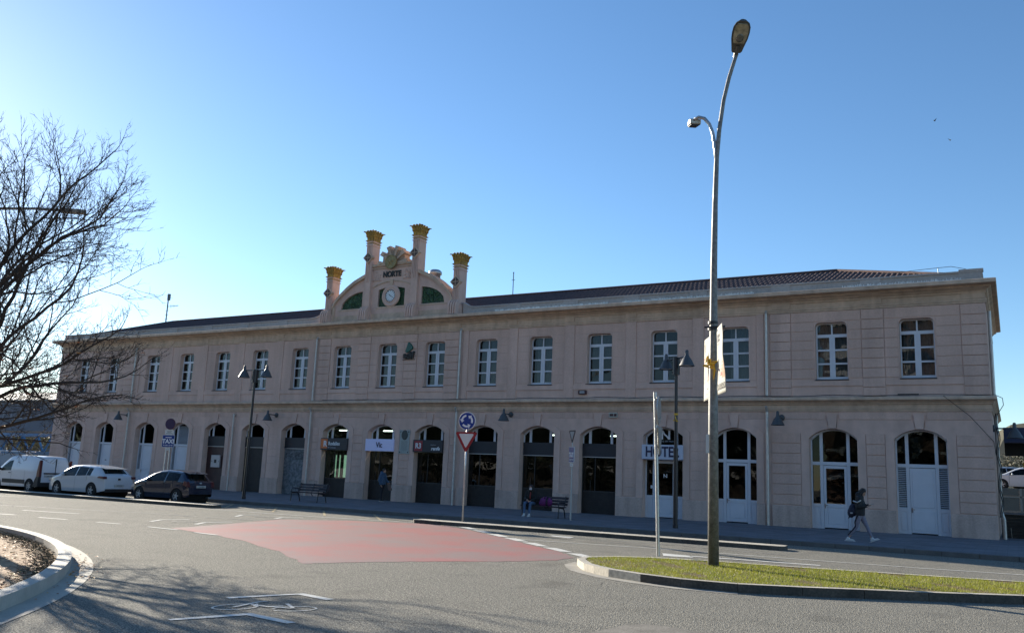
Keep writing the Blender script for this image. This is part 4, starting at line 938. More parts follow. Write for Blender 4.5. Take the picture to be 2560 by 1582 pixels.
for k in range(3):
    a0 = R_(100+120*k); n = 8; L1 = []; L2 = []
    for j in range(n+1):
        a = a0+R_(66)*j/n; L1.append((0.235*math.cos(a), 3.62+0.235*math.sin(a))); L2.append((0.165*math.cos(a), 3.62+0.165*math.sin(a)))
    b.prism(L1+L2[::-1], 'y', -0.062, -0.055)
    a = a0+R_(66); ex = a+R_(30)
    b.prism([(0.29*math.cos(a), 3.62+0.29*math.sin(a)), (0.2*math.cos(ex), 3.62+0.2*math.sin(ex)), (0.11*math.cos(a), 3.62+0.11*math.sin(a))], 'y', -0.062, -0.055)
b.build('white_arrow', whitel, disc)
def tri(mb, z, s, y0, y1, r=0.05):
    P = []
    for (cx_, cz_, a) in ((-s, z, 120), (0, z-s*1.732, 240), (s, z, 0)):
        for k in range(5):
            an = R_(a-0+(-30)+k*30+30 if False else a+(k-2)*24+ (30 if a != 240 else 30)); P.append((cx_+r*math.cos(R_({120: 150, 240: 270, 0: 30}[a]+(k-2)*28)), cz_+r*math.sin(R_({120: 150, 240: 270, 0: 30}[a]+(k-2)*28))))
    mb.prism(P, 'y', y0, y1)
b = MB(); tri(b, 3.17, 0.36, -0.05, -0.03); o = b.build('give_way_triangle', redrim, t)
b = MB(); tri(b, 3.125, 0.25, -0.056, -0.05, 0.03); b.build('sign_face', signwhite, o)
b = MB()
for z in (3.5, 3.75, 3.05): b.lathe([(0.04, z), (0.04, z+0.04)], (0, 0, 0), 10); b.box(-0.12, 0.12, -0.03, -0.02, z, z+0.04)
b.build('bracket', galv, t)
# edge-on signs on the grass island
t = thing('traffic_sign', 'galvanised sign pole on the grass with its two plates seen edge-on', 'traffic sign', (-7.36, 19.93, 0.12), R_(0))
b = MB(); b.tube([(0, 0, 0), (-0.05, 0, 1.9), (-0.12, 0, 3.86)], 0.042, 12, cap=False); b.tube([(-0.12, 0, 3.80), (-0.12, 0, 3.81)], 0.036, 10); b.build('pole', galv, t, smooth=True)
va = math.atan2(-7.36, 19.93)            # plate normals are almost square to the line of sight
b = MB(); b.lathe([(0, 0), (0.34, 0), (0.345, 0.02), (0.33, 0.025), (0, 0.025)], (0, 0, 0), 36, 'y'); o = b.build('sign_disc', galv, t, smooth=False); o.location = (-0.03, 0.0, 3.42); o.rotation_euler = (0, 0, R_(-90+12)); 
b = MB(); tri(b, 0, 0.33, 0, 0.022); o = b.build('give_way_triangle', galv, t); o.location = (0.0, 0.0, 2.98); o.rotation_euler = (0, 0, R_(-90+12))
b = MB()
for z in (3.66, 3.2, 2.95, 2.55): b.lathe([(0.055, z), (0.055, z+0.035)], (-0.05-0.025*(z-1.9), 0, 0), 10); b.box(-0.08, 0.04, -0.02, 0.02, z, z+0.035)
b.build('bracket', galv, t)
# taxi stand signs
def taxi_sign(loc, rz, label, top, pw, poles):
    t = thing('taxi_sign', label, 'taxi sign', loc, rz); zc = 2.72 if top == 'disc' else 2.62
    b = MB()
    for px in poles: b.tube([(px, 0, 0), (px, 0, 3.75 if top == 'disc' else 3.5)], 0.03, 10)
    b.build('pole', steel_pole if top == 'disc' else M('cream_pole', (0.42, 0.42, 0.40), 0.5, 0.3), t)
    b = MB(); b.box(-pw, pw, -0.06, -0.035, zc-0.32, zc+0.32); o = b.build('taxi_plate', M('plate_edge', (0.5, 0.52, 0.56), 0.4), t)
    b = MB(); b.box(-pw+0.02, pw-0.02, -0.066, -0.06, zc-0.3, zc+0.3); f = b.build('sign_face', M('taxi_blue', (0.01, 0.03, 0.18), 0.35), o)
    text('lettering', 'TAXI', 0.31 if top == 'disc' else 0.27, whitel, f, (0, -0.068, zc-0.02), bold=0.01, depth=0.003, sx=pw/0.36); text('small_lettering', '93 885 50 00', 0.1, whitel, f, (0, -0.068, zc-0.22), depth=0.003, sx=pw/0.34)
    b = MB(); b.box(-pw*0.5, pw*0.5, -0.07, -0.066, zc+0.17, zc+0.21)
    if top == 'disc': b.build('bar', whitel, f)
    b = MB(); b.box(-0.13, 0.13, -0.055, -0.035, zc-0.48, zc-0.35); o = b.build('small_plate', signwhite, t); b = MB(); b.box(-0.09, 0.09, -0.06, -0.055, zc-0.44, zc-0.39); b.build('print', greyl, o)
    if top == 'disc':
        d = discsign(t, 3.62, 0.29, face=M('no_parking_face', (0.03, 0.012, 0.05), 0.5), rim=M('no_parking_rim', (0.12, 0.02, 0.03), 0.5)); b = MB(); b.lathe([(0.0, 0), (0.31, 0), (0.31, 0.01)], (0, -0.028, 3.62), 30, 'y'); b.build('sign_back', galv, t)
        b = MB(); b.box(-0.25, 0.25, -0.05, -0.03, 3.07, 3.3); o = b.build('text_plate', signwhite, t); b = MB()
        for k, ww in enumerate((0.19, 0.11, 0.17)): b.box(-ww, ww, -0.055, -0.05, 3.12+0.06*k, 3.14+0.06*k)
        b.build('print', black_m, o)
    else:
        b = MB(); tri(b, 3.56, 0.24, -0.05, -0.035, 0.04); o = b.build('triangle_back', M('triangle_dark_rim', (0.03, 0.008, 0.008), 0.6), t); b = MB(); tri(b, 3.53, 0.175, -0.054, -0.05, 0.02); b.build('sign_face', M('sign_grey_face', (0.3, 0.29, 0.28), 0.6), o)
taxi_sign((-38.75, 31.0, 0.15), R_(18), 'blue TAXI sign below a dark round no-parking disc behind the dark hatchback', 'disc', 0.36, (-0.12, 0.1))
taxi_sign((-15.6, 32.2, 0.15), R_(-38), 'slim blue TAXI sign on a cream pole beside the occupied bench', 'tri', 0.23, (-0.05,))
# ============================================================ benches
wood = M('bench_wood', (0.035, 0.018, 0.018), 0.5, noise=(6, 0.3)); iron = M('bench_iron', (0.012, 0.012, 0.016), 0.5)
def bench(loc, rz, label, src=None):
    if src: return copytree(src, loc, rz, label, 'slatted benches on the station pavement')
    t = thing('park_bench', label, 'bench', loc, rz, 'slatted benches on the station pavement'); L = 0.98
    b = MB()
    for k in range(4): b.box(-L, L, -0.24+k*0.125, -0.24+k*0.125+0.1, 0.42+0.012*abs(k-1.5), 0.455+0.012*abs(k-1.5))
    o = b.build('seat', wood, t); bevel(o, 0.006)
    b = MB()
    for k in range(3):
        z = 0.52+k*0.125; y = 0.29+k*0.045; b.prism([(y, z), (y+0.03, z-0.01), (y+0.065, z+0.09), (y+0.035, z+0.1)], 'x', -L, L)
    o = b.build('backrest', wood, t); bevel(o, 0.006)
    for s in (-1, 1):
        x = s*0.86
        b = MB(); b.tube([(x, -0.3, 0), (x, -0.27, 0.2), (x, -0.24, 0.4), (x, -0.12, 0.42), (x, 0.16, 0.4), (x, 0.24, 0.35), (x, 0.3, 0.2), (x, 0.36, 0.0)], 0.024, 8); b.build('leg', iron, t)
        b = MB(); b.tube([(x, 0.2, 0.4), (x, 0.3, 0.6), (x, 0.4, 0.9)], 0.022, 8); b.tube([(x, -0.25, 0.4), (x, -0.27, 0.55), (x, -0.2, 0.65), (x, 0.3, 0.62)], 0.02, 8); b.build('armrest', iron, t)
    b = MB(); b.tube([(0, 0.3, 0.3), (0, 0.2, 0.4), (0, 0.3, 0.6), (0, 0.4, 0.88)], 0.02, 6); b.build('back_stay', iron, t)
    return t
bn = bench((-29.95, 32.4, 0.15), R_(0), 'empty dark slatted bench in front of the roller shutter')
bench((-17.35, 33.1, 0.15), R_(0), 'dark slatted bench with a seated person and a magenta bag', bn)
# ============================================================ ground
def sheet(name, pts, z, mat, kind='structure'):
    b = MB(); b.poly([(p[0], p[1], z) for p in pts]); o = b.build(name, mat); 
    if o.data.polygons[0].normal.z < 0: o.data.flip_normals()
    if kind: o['kind'] = kind
    return o
def asphalt_mat(name, col, col2, amt=0.5):
    mt = bpy.data.materials.new(name); mt.use_nodes = True; n = mt.node_tree; L = n.links; b = n.nodes['Principled BSDF']
    geo = n.nodes.new('ShaderNodeNewGeometry')
    def noise(s, d=6): t = n.nodes.new('ShaderNodeTexNoise'); t.inputs['Scale'].default_value = s; t.inputs['Detail'].default_value = d; L.new(geo.outputs['Position'], t.inputs['Vector']); return t
    def mix(a, bb, f, mode='MIX', fac=None):
        x = n.nodes.new('ShaderNodeMix'); x.data_type = 'RGBA'; x.blend_type = mode
        for sock, v in ((6, a), (7, bb)):
            if isinstance(v, tuple): x.inputs[sock].default_value = (*v, 1)
            else: L.new(v, x.inputs[sock])
        if isinstance(f, float): x.inputs[0].default_value = f
        else: L.new(f, x.inputs[0])
        return x.outputs[2]
    def rng(o, a, bb, c, d): r = n.nodes.new('ShaderNodeMapRange'); r.inputs[1].default_value = a; r.inputs[2].default_value = bb; r.inputs[3].default_value = c; r.inputs[4].default_value = d; L.new(o, r.inputs[0]); return r.outputs[0]
    big = noise(0.12, 5); mid = noise(1.4, 6); fine = n.nodes.new('ShaderNodeTexVoronoi'); fine.inputs['Scale'].default_value = 55; L.new(geo.outputs['Position'], fine.inputs['Vector'])
    fine2 = noise(46, 2)
    c = mix(col, col2, rng(big.outputs['Fac'], 0.35, 0.65, 0.0, amt))
    c = mix(c, tuple(x*0.72 for x in col), rng(mid.outputs['Fac'], 0.5, 0.75, 0.0, 0.5))
    sp = mix((0.35, 0.35, 0.35), (1.7, 1.67, 1.6), rng(fine2.outputs['Fac'], 0.38, 0.62, 0.0, 1.0))
    c = mix(c, sp, 1.0, 'MULTIPLY'); fine3 = noise(17, 3)
    c = mix(c, mix((0.72, 0.72, 0.72), (1.28, 1.27, 1.25), rng(fine3.outputs['Fac'], 0.35, 0.65, 0.0, 1.0)), 1.0, 'MULTIPLY')
    spot = noise(0.6, 7); c = mix(c, (0.085, 0.08, 0.07), rng(spot.outputs['Fac'], 0.60, 0.72, 0.0, 0.55))
    # long wandering cracks
    vr = n.nodes.new('ShaderNodeTexVoronoi'); vr.feature = 'DISTANCE_TO_EDGE'; vr.inputs['Scale'].default_value = 0.17
    wn = noise(0.9, 5); ad = n.nodes.new('ShaderNodeVectorMath'); ad.operation = 'MULTIPLY_ADD'; ad.inputs[1].default_value = (1.3, 1.3, 0); L.new(wn.outputs['Color'], ad.inputs[0]); L.new(geo.outputs['Position'], ad.inputs[2]); L.new(ad.outputs[0], vr.inputs['Vector'])
    c = mix(c, (0.05, 0.048, 0.045), rng(vr.outputs['Distance'], 0.0, 0.0022, 0.55, 0.0))
    L.new(c, b.inputs['Base Color']); b.inputs['Roughness'].default_value = 0.95; b.inputs['Specular IOR Level'].default_value = 0.25
    bp = n.nodes.new('ShaderNodeBump'); bp.inputs['Strength'].default_value = 0.9; bp.inputs['Distance'].default_value = 0.012
    ad2 = n.nodes.new('ShaderNodeMath'); ad2.operation = 'ADD'; L.new(fine.outputs['Distance'], ad2.inputs[0]); L.new(fine2.outputs['Fac'], ad2.inputs[1]); L.new(ad2.outputs[0], bp.inputs['Height']); L.new(bp.outputs[0], b.inputs['Normal'])
    MC[name] = mt; return mt
asph = asphalt_mat('asphalt', (0.18, 0.175, 0.155), (0.215, 0.205, 0.18))
b = MB(); S = 700; b.poly([(-S, -S, 0), (S, -S, 0), (S, S, 0), (-S, S, 0)]); struct('road', b, asph)
def wear(name, col, under, lo=0.38, hi=0.62, scale=2.2, amt=0.8, rough=0.65):
    mt = bpy.data.materials.new(name); mt.use_nodes = True; n = mt.node_tree; L = n.links; bs = n.nodes['Principled BSDF']; geo = n.nodes.new('ShaderNodeNewGeometry')
    outs = []
    for s_, d_ in ((scale, 6), (38, 3)):
        t = n.nodes.new('ShaderNodeTexNoise'); t.inputs['Scale'].default_value = s_; t.inputs['Detail'].default_value = d_; L.new(geo.outputs['Position'], t.inputs['Vector']); outs.append(t)
    a = n.nodes.new('ShaderNodeMath'); a.operation = 'MULTIPLY_ADD'; a.inputs[1].default_value = 0.55; L.new(outs[1].outputs['Fac'], a.inputs[0]); 
    a2 = n.nodes.new('ShaderNodeMath'); a2.operation = 'MULTIPLY'; a2.inputs[1].default_value = 0.5; L.new(outs[0].outputs['Fac'], a2.inputs[0]); L.new(a2.outputs[0], a.inputs[2])
    r = n.nodes.new('ShaderNodeMapRange'); r.inputs[1].default_value = lo; r.inputs[2].default_value = hi; r.inputs[3].default_value = amt; r.inputs[4].default_value = 0.0; L.new(a.outputs[0], r.inputs[0])
    x = n.nodes.new('ShaderNodeMix'); x.data_type = 'RGBA'; x.inputs[6].default_value = (*col, 1); x.inputs[7].default_value = (*under, 1); L.new(r.outputs[0], x.inputs[0]); L.new(x.outputs[2], bs.inputs['Base Color']); bs.inputs['Roughness'].default_value = rough
    r.inputs[3].default_value = 0.0; r.inputs[4].default_value = amt
    bp = n.nodes.new('ShaderNodeBump'); bp.inputs['Strength'].default_value = 0.6; bp.inputs['Distance'].default_value = 0.01; L.new(outs[1].outputs['Fac'], bp.inputs['Height']); L.new(bp.outputs[0], bs.inputs['Normal'])
    MC[name] = mt; return mt
redm = wear('red_road_surface', (0.33, 0.095, 0.085), (0.19, 0.165, 0.15), 0.44, 0.60, 0.55, 0.85)
paint = wear('road_paint', (0.62, 0.61, 0.56), (0.2, 0.195, 0.175), 0.56, 0.68, 5.0, 0.8)
paint_old = wear('old_road_paint', (0.36, 0.355, 0.33), (0.165, 0.16, 0.145), 0.44, 0.62, 4.0, 0.9)
yel = wear('yellow_road_paint', (0.48, 0.36, 0.15), (0.17, 0.165, 0.15), 0.48, 0.62, 4.0, 0.9)
rs = random.Random(21)
red = [(-20.6, 16.85), (-18.8, 16.5), (-16.6, 15.75), (-14.2, 14.5), (-12.1, 13.1), (-11.67, 14.0), (-10.7, 15.6), (-9.7, 16.9), (-9.1, 18.1), (-9.15, 19.1), (-10.2, 20.3), (-11.7, 21.5), (-13.2, 22.9), (-15.1, 24.3), (-17.6, 26.2), (-18.6, 26.15), (-20.8, 24.7), (-22.3, 22.7), (-21.2, 19.3)]
jag = []
for i in range(len(red)):
    a, c_ = red[i], red[(i+1) % len(red)]; n_ = 7
    for k in range(n_):
        t_ = k/n_; jag.append((a[0]+(c_[0]-a[0])*t_+rs.uniform(-.05, .05), a[1]+(c_[1]-a[1])*t_+rs.uniform(-.05, .05)))
sheet('red_crossing_surface', jag, 0.004, redm)
mk = MB(); mo = MB()
def line(mb, pts, w_, z=0.008):
    for (a, c_) in zip(pts[:-1], pts[1:]):
        d = Vector((c_[0]-a[0], c_[1]-a[1], 0)).normalized(); nn = Vector((-d.y, d.x, 0))*w_/2
        mb.poly([(a[0]-nn.x, a[1]-nn.y, z), (c_[0]-nn.x, c_[1]-nn.y, z), (c_[0]+nn.x, c_[1]+nn.y, z), (a[0]+nn.x, a[1]+nn.y, z)])
def polyz(mb, pts, z=0.008): mb.poly([(p[0], p[1], z) for p in pts])
for q in ([(-9.749, 9.04), (-9.52, 9.60), (-9.28, 10.11), (-9.25, 9.96), (-9.42, 9.53), (-9.618, 8.99)], [(-9.28, 10.11), (-8.576, 9.99), (-8.601, 9.848), (-9.25, 9.96)],
          [(-8.868, 7.356), (-8.693, 7.884), (-8.511, 8.34), (-8.43, 8.19), (-8.56, 7.84), (-8.774, 7.324)], [(-8.511, 8.34), (-7.637, 8.233), (-7.659, 8.10), (-8.43, 8.19)]): polyz(mk, q)
def ring(mb, cx, cy, rx, ry, ang, w_, a0=0, a1=360, z=0.008):
    n_ = 30; P = []
    for k in range(n_+1):
        a = R_(a0+(a1-a0)*k/n_); x, y = rx*math.cos(a), ry*math.sin(a); P.append((cx+x*math.cos(ang)-y*math.sin(ang), cy+x*math.sin(ang)+y*math.cos(ang)))
    line(mb, P, w_, z)
ring(mk, -9.02, 8.55, 0.31, 0.205, R_(75), 0.032); ring(mk, -8.37, 8.97, 0.29, 0.185, R_(60), 0.03, 190, 520)
line(mk, [(-9.01, 8.513), (-9.05, 8.746), (-9.102, 9.05), (-9.068, 9.16)], 0.05, 0.012); line(mk, [(-8.99, 8.80), (-8.72, 8.85), (-8.383, 8.965), (-8.73, 9.2)], 0.05, 0.012); line(mk, [(-8.72, 8.83), (-8.63, 9.03)], 0.045, 0.0115); line(mk, [(-8.87, 8.74), (-9.0, 8.92)], 0.04, 0.0112)
for P in ([(-21.293, 16.649), (-20.0, 16.6)], [(-19.09, 16.41), (-18.15, 16.34)], [(-23.39, 16.5), (-22.5, 16.66)], [(-25.84, 16.25), (-24.7, 16.43)], [(-28.2, 16.0), (-27.1, 16.28)], [(-29.3, 17.83), (-27.0, 18.4)], [(-36, 15.6), (-32, 17.0)]): line(mk, P, 0.12)
for P in ([(-29.236, 22.587), (-27.838, 22.794)], [(-34, 18.4), (-31, 19.3), (-28.3, 20.1), (-26.757, 20.694), (-24.506, 21.1)], [(-24.2, 21.15), (-23.0, 21.43), (-22.0, 21.65)], [(-45, 22.7), (-38, 22.9)]): line(mo, P, 0.1)
line(mk, [(-28.825, 24.84), (-25.869, 25.0), (-23.521, 25.25), (-19.0, 26.3)], 0.11)
for P in ([(-23.05, 18.09), (-23.6, 18.93), (-23.36, 19.83)], [(-21.52, 18.51), (-22.05, 19.32), (-21.9, 20.3)], [(-24.09, 22.46), (-24.71, 23.33), (-24.5, 23.97)], [(-22.63, 22.92), (-23.07, 23.69), (-22.64, 24.34)], [(-42.5, 22.0), (-41.2, 22.6), (-42.3, 23.1), (-43.5, 22.9)]): line(mk, P, 0.13)
ring(mo, -22.6, 19.0, 0.4, 0.2, R_(80), 0.07); ring(mo, -23.6, 23.4, 0.4, 0.2, R_(80), 0.07)
# give-way teeth along the red field
T = [(-16.9, 25.95), (-9.05, 19.35)]; dx, dy = T[1][0]-T[0][0], T[1][1]-T[0][1]; LN = math.hypot(dx, dy); ux, uy = dx/LN, dy/LN
s_ = 0.0
while s_ < LN-0.5:
    a = (T[0][0]+ux*s_, T[0][1]+uy*s_); l_ = 1.15
    polyz(mk, [(a[0]-uy*0.0, a[1]), (a[0]+0.35, a[1]+0.12), (a[0]+ux*l_+0.32, a[1]+uy*l_+0.1), (a[0]+ux*l_, a[1]+uy*l_)], 0.009); s_ += 1.55
polyz(mk, [(-12.9, 25.05), (-12.95, 25.45), (-12.15, 25.38), (-12.05, 24.8)]); polyz(mk, [(-8.1, 22.25), (-7.3, 22.2), (-7.1, 21.75), (-7.8, 21.5)])
line(mo, [(-12.18, 25.35), (-10.0, 25.3), (-8.8, 25.45), (-5.5, 25.0)], 0.08); line(mk, [(-13.2, 22.85), (-11.74, 23.05), (-8.85, 23.6), (-5.5, 23.9), (-2, 24.3), (3, 25.4)], 0.1); line(mk, [(-7.3, 22.1), (-6.0, 22.35), (-4.2, 22.6)], 0.2)
mk.cur = 0
o = mk.build('road_markings', paint); o['kind'] = 'structure'; o = mo.build('worn_road_markings', paint_old); o['kind'] = 'structure'
ck_ = MB(); rs = random.Random(55)
for P0 in ([(-8.25, 8.4), (-7.5, 8.75), (-6.9, 9.05), (-5.9, 9.5)], [(-6.6, 15.0), (-6.5, 14.7), (-6.7, 14.5)], [(-5.6, 12.2), (-5.7, 12.0), (-5.9, 11.9)]):
    P = [P0[0]]
    for a_, c_ in zip(P0[:-1], P0[1:]):
        for q in range(1, 9): P.append((a_[0]+(c_[0]-a_[0])*q/8+rs.uniform(-.012, .012), a_[1]+(c_[1]-a_[1])*q/8+rs.uniform(-.02, .02)))
    line(ck_, P, 0.013, 0.005)
o = ck_.build('road_crack', M('crack_tar', (0.03, 0.028, 0.026), 0.9)); o['kind'] = 'structure'
P = [(-4.75, 9.6), (-4.6, 10.3), (-4.5, 11.05), (-4.33, 11.3), (-4.03, 11.3), (-3.6, 11.2), (-3.2, 10.9), (-2.9, 10.4)]
sheet('road_patch', P+[(-3.1, 9.0), (-4.2, 8.6)], 0.003, M('patch_asphalt', (0.20, 0.185, 0.16), 0.95, noise=(3, 0.25), noise2=(40, 0.35), spec=0.2))
b = MB(); b.lathe([(0, 0.006), (0.3, 0.006), (0.31, 0.0)], (-13.6, 12.0, 0), 28); o = b.build('manhole_cover', M('cast_iron_cover', (0.07, 0.065, 0.06), 0.7, noise=(30, 0.4))) if False else None
ym = MB()
for k in range(5):
    x = -33.5+k*2.75; line(ym, [(x+2.2, 28.95), (x+4.9, 26.0)], 0.09)
o = ym.build('yellow_bay_markings', yel); o['kind'] = 'structure'
# pavement and kerb in front of the station
pave = bpy.data.materials.new('pavement_tiles'); pave.use_nodes = True; n = pave.node_tree; bs = n.nodes['Principled BSDF']
geo = n.nodes.new('ShaderNodeNewGeometry'); brk = n.nodes.new('ShaderNodeTexBrick'); n.links.new(geo.outputs['Position'], brk.inputs['Vector'])
brk.inputs['Scale'].default_value = 1.0; brk.inputs['Brick Width'].default_value = 0.6; brk.inputs['Row Height'].default_value = 0.4; brk.inputs['Mortar Size'].default_value = 0.006
brk.inputs['Color1'].default_value = (0.125, 0.135, 0.155, 1); brk.inputs['Color2'].default_value = (0.145, 0.15, 0.165, 1); brk.inputs['Mortar'].default_value = (0.06, 0.06, 0.07, 1)
tn = n.nodes.new('ShaderNodeTexNoise'); tn.inputs['Scale'].default_value = 1.2; tn.inputs['Detail'].default_value = 8; n.links.new(geo.outputs['Position'], tn.inputs['Vector'])
mr = n.nodes.new('ShaderNodeMapRange'); mr.inputs[1].default_value = 0.3; mr.inputs[2].default_value = 0.7; mr.inputs[3].default_value = 0.72; mr.inputs[4].default_value = 1.2; n.links.new(tn.outputs['Fac'], mr.inputs[0])
mx = n.nodes.new('ShaderNodeMix'); mx.data_type = 'RGBA'; mx.blend_type = 'MULTIPLY'; mx.inputs[0].default_value = 1; n.links.new(brk.outputs['Color'], mx.inputs[6]); n.links.new(mr.outputs[0], mx.inputs[7]); n.links.new(mx.outputs[2], bs.inputs['Base Color']); bs.inputs['Roughness'].default_value = 0.8
YK = 29.35
b = MB(); b.box(-120, 40, YK+0.16, D+12, -0.2, 0.15); struct('pavement', b, pave)
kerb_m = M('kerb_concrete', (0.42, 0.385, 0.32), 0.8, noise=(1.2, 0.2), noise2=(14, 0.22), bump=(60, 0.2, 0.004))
kerb_face = M('kerb_face_shade_grime', (0.085, 0.075, 0.062), 0.9, noise=(2.5, 0.3), noise2=(25, 0.3))  # shade of the side faces put into the colour, along with tyre grime
kerb_dark = M('kerb_granite', (0.12, 0.115, 0.11), 0.8, noise=(3, 0.15), noise2=(40, 0.2))
b = MB(); x = -70.0
while x < 30: b.cham(x+0.004, x+0.996, YK, YK+0.165, -0.1, 0.148, 0.012); x += 1.0
struct('pavement_kerb', b, kerb_dark)
# long narrow traffic islands
def island(name, pa, pb, wd, endr=0.3):
    """pa, pb: near edge ends"""
    b = MB(); L = math.hypot(pb[0]-pa[0], pb[1]-pa[1]); ux, uy = (pb[0]-pa[0])/L, (pb[1]-pa[1])/L; nx_, ny_ = -uy, ux
    N = int(L/1.0)
    for k in range(N):
        s0, s1 = k*L/N+0.004, (k+1)*L/N-0.004
        P = [(pa[0]+ux*s0, pa[1]+uy*s0), (pa[0]+ux*s1, pa[1]+uy*s1)]
        f0 = 0.12 if k == 0 else 0; f1 = 0.12 if k == N-1 else 0
        Q = [(P[0][0]+nx_*f0, P[0][1]+ny_*f0), (P[0][0]+ux*f0, P[0][1]+uy*f0), (P[1][0]-ux*f1, P[1][1]-uy*f1), (P[1][0]+nx_*f1, P[1][1]+ny_*f1),
             (P[1][0]+nx_*(wd-f1), P[1][1]+ny_*(wd-f1)), (P[1][0]-ux*f1+nx_*wd, P[1][1]-uy*f1+ny_*wd), (P[0][0]+ux*f0+nx_*wd, P[0][1]+uy*f0+ny_*wd), (P[0][0]+nx_*(wd-f0), P[0][1]+ny_*(wd-f0))]
        b.prism(Q, 'z', -0.05, 0.125)
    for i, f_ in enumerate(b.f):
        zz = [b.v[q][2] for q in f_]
        b.mi[i] = 0 if min(zz) > 0.1 else 1  # tops stay pale, sides take the colour with shade painted in
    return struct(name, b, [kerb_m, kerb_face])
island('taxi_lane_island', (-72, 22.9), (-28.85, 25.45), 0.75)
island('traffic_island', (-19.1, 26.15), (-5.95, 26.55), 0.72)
# grass island with kerb
near = [(-8.38, 18.0), (-8.30, 17.5), (-8.05, 17.08), (-7.72, 16.6), (-7.35, 16.28), (-6.9, 15.97), (-6.13, 15.68), (-5.3, 15.52), (-4.3, 15.62), (-3.3, 16.1), (-2.37, 16.65), (-1.4, 17.2), (0.03, 18.15), (3, 20.3), (8, 23.6)]
far = [(9, 25.0), (3, 22.3), (0, 21.15), (-2.2, 20.55), (-3.1, 20.35), (-4.56, 20.0), (-6.0, 19.75), (-7.3, 19.3), (-8.0, 18.75)]
def offs(P, d):
    out = []; n_ = len(P)
    for i in range(n_):
        a, c_ = Vector(P[i-1]), Vector(P[(i+1) % n_]); t_ = (c_-a).normalized(); out.append((P[i][0]-t_.y*d, P[i][1]+t_.x*d))
    return out
isl = near+far
inner = offs(isl, 0.17); gut = offs(isl, -0.28)
b = MB(); n_ = len(isl)
for i in range(n_):
    j = (i+1) % n_
    segs = max(1, int(math.hypot(isl[j][0]-isl[i][0], isl[j][1]-isl[i][1])/1.0))
    for s in range(segs):
        t0, t1 = s/segs+0.004, (s+1)/segs-0.004
        lerp = lambda P, t_: (P[i][0]*(1-t_)+P[j][0]*t_, P[i][1]*(1-t_)+P[j][1]*t_)
        b.prism([lerp(isl, t0), lerp(isl, t1), lerp(inner, t1), lerp(inner, t0)], 'z', -0.05, 0.15)
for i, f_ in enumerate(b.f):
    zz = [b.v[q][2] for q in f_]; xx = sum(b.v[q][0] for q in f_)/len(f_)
    b.mi[i] = 0 if (min(zz) > 0.1 or xx < -6.3) else 1  # tops and sunlit left tip stay pale, other sides carry painted shade
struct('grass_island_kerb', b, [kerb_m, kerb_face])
gp = [gut[i] for i in range(9)]+[isl[8-i] for i in range(9)]
sheet('gutter_strip', gp, 0.006, M('gutter_concrete', (0.30, 0.28, 0.24), 0.85, noise=(2, 0.15), noise2=(30, 0.15)))
soil = M('grass_soil', (0.075, 0.075, 0.03), 0.95, noise=(5, 0.4), noise2=(2.2, 0.6, (0.14, 0.10, 0.05)))
sheet('grass_island_soil', inner, 0.135, soil)
def inpoly(P, x, y):
    c = False; m_ = len(P)
    for a in range(m_):
        (x1, y1), (x2, y2) = P[a], P[(a+1) % m_]
        if (y1 > y) != (y2 > y) and x < (x2-x1)*(y-y1)/(y2-y1)+x1: c = not c
    return c
rs = random.Random(33); blades = MB(); blades2 = MB(); cnt = 0
def gnoise(x, y): return math.sin(x*2.1+1.3*math.sin(y*1.7))*math.cos(y*2.6+x*0.9)+0.5*math.sin(x*5.3+y*4.1)
while cnt < 62000:
    x, y = rs.uniform(-8.3, 5.0), rs.uniform(15.5, 24.0)
    if not inpoly(inner, x, y): continue
    cnt += 1
    dry = (gnoise(x, y) > 0.9) or (math.hypot(x+7.3, (y-17.2)*1.3) < 0.9 and rs.random() < 0.6) or rs.random() < 0.16
    h = rs.uniform(0.02, 0.065)*(0.6 if dry else 1); a = rs.uniform(0, 6.28); w_ = 0.004; lx, ly = rs.uniform(-.03, .03), rs.uniform(-.03, .03)
    ca, sa = math.cos(a)*w_, math.sin(a)*w_; z = 0.13
    (blades2 if dry else blades).poly([(x-ca, y-sa, z), (x+ca, y+sa, z), (x+lx, y+ly, z+h)])
def leafmat(name, col, col2):
    mt = M(name, col, 0.6, noise=(1.5, 0.9, col2), noise2=(30, 0.3)); add_trans(mt); return mt
g1 = leafmat('grass_blades', (0.26, 0.29, 0.02), (0.36, 0.35, 0.03)); g2 = leafmat('dry_grass_blades', (0.30, 0.25, 0.07), (0.22, 0.15, 0.06))
o = blades.build('grass', g1); tag(o, 'short bright green grass on the kerbed island', 'grass', kind='stuff')
o = blades2.build('dry_grass', g2); tag(o, 'dry straw-coloured tufts among the island grass', 'grass', kind='stuff')
# roundabout planter (large circle, only its right edge is in view)
RC = (-23.8, -4.4); RR = 17.0
kp = M('planter_kerb_concrete', (0.40, 0.375, 0.33), 0.8, noise=(2, 0.15), noise2=(30, 0.08), bump=(60, 0.15, 0.003))
b = MB(); N = 128
for k in range(N):
    a0, a1 = 2*math.pi*(k+0.004)/N, 2*math.pi*(k+0.996)/N
    P = lambda r, a: (RC[0]+r*math.cos(a), RC[1]+r*math.sin(a))
    b.prism([P(RR, a0), P(RR, a1), P(RR-0.22, a1), P(RR-0.22, a0)], 'z', -0.1, 0.18)
struct('roundabout_kerb', b, kp)
b = MB()
for k in range(N):
    a0, a1 = 2*math.pi*k/N, 2*math.pi*(k+1)/N
    b.poly([(*P(RR, a0), 0.006), (*P(RR+0.36, a0), 0.006), (*P(RR+0.36, a1), 0.006), (*P(RR, a1), 0.006)])
struct('roundabout_gutter', b, M('gutter_pale', (0.40, 0.37, 0.31), 0.85, noise=(2, 0.1), noise2=(30, 0.12)))
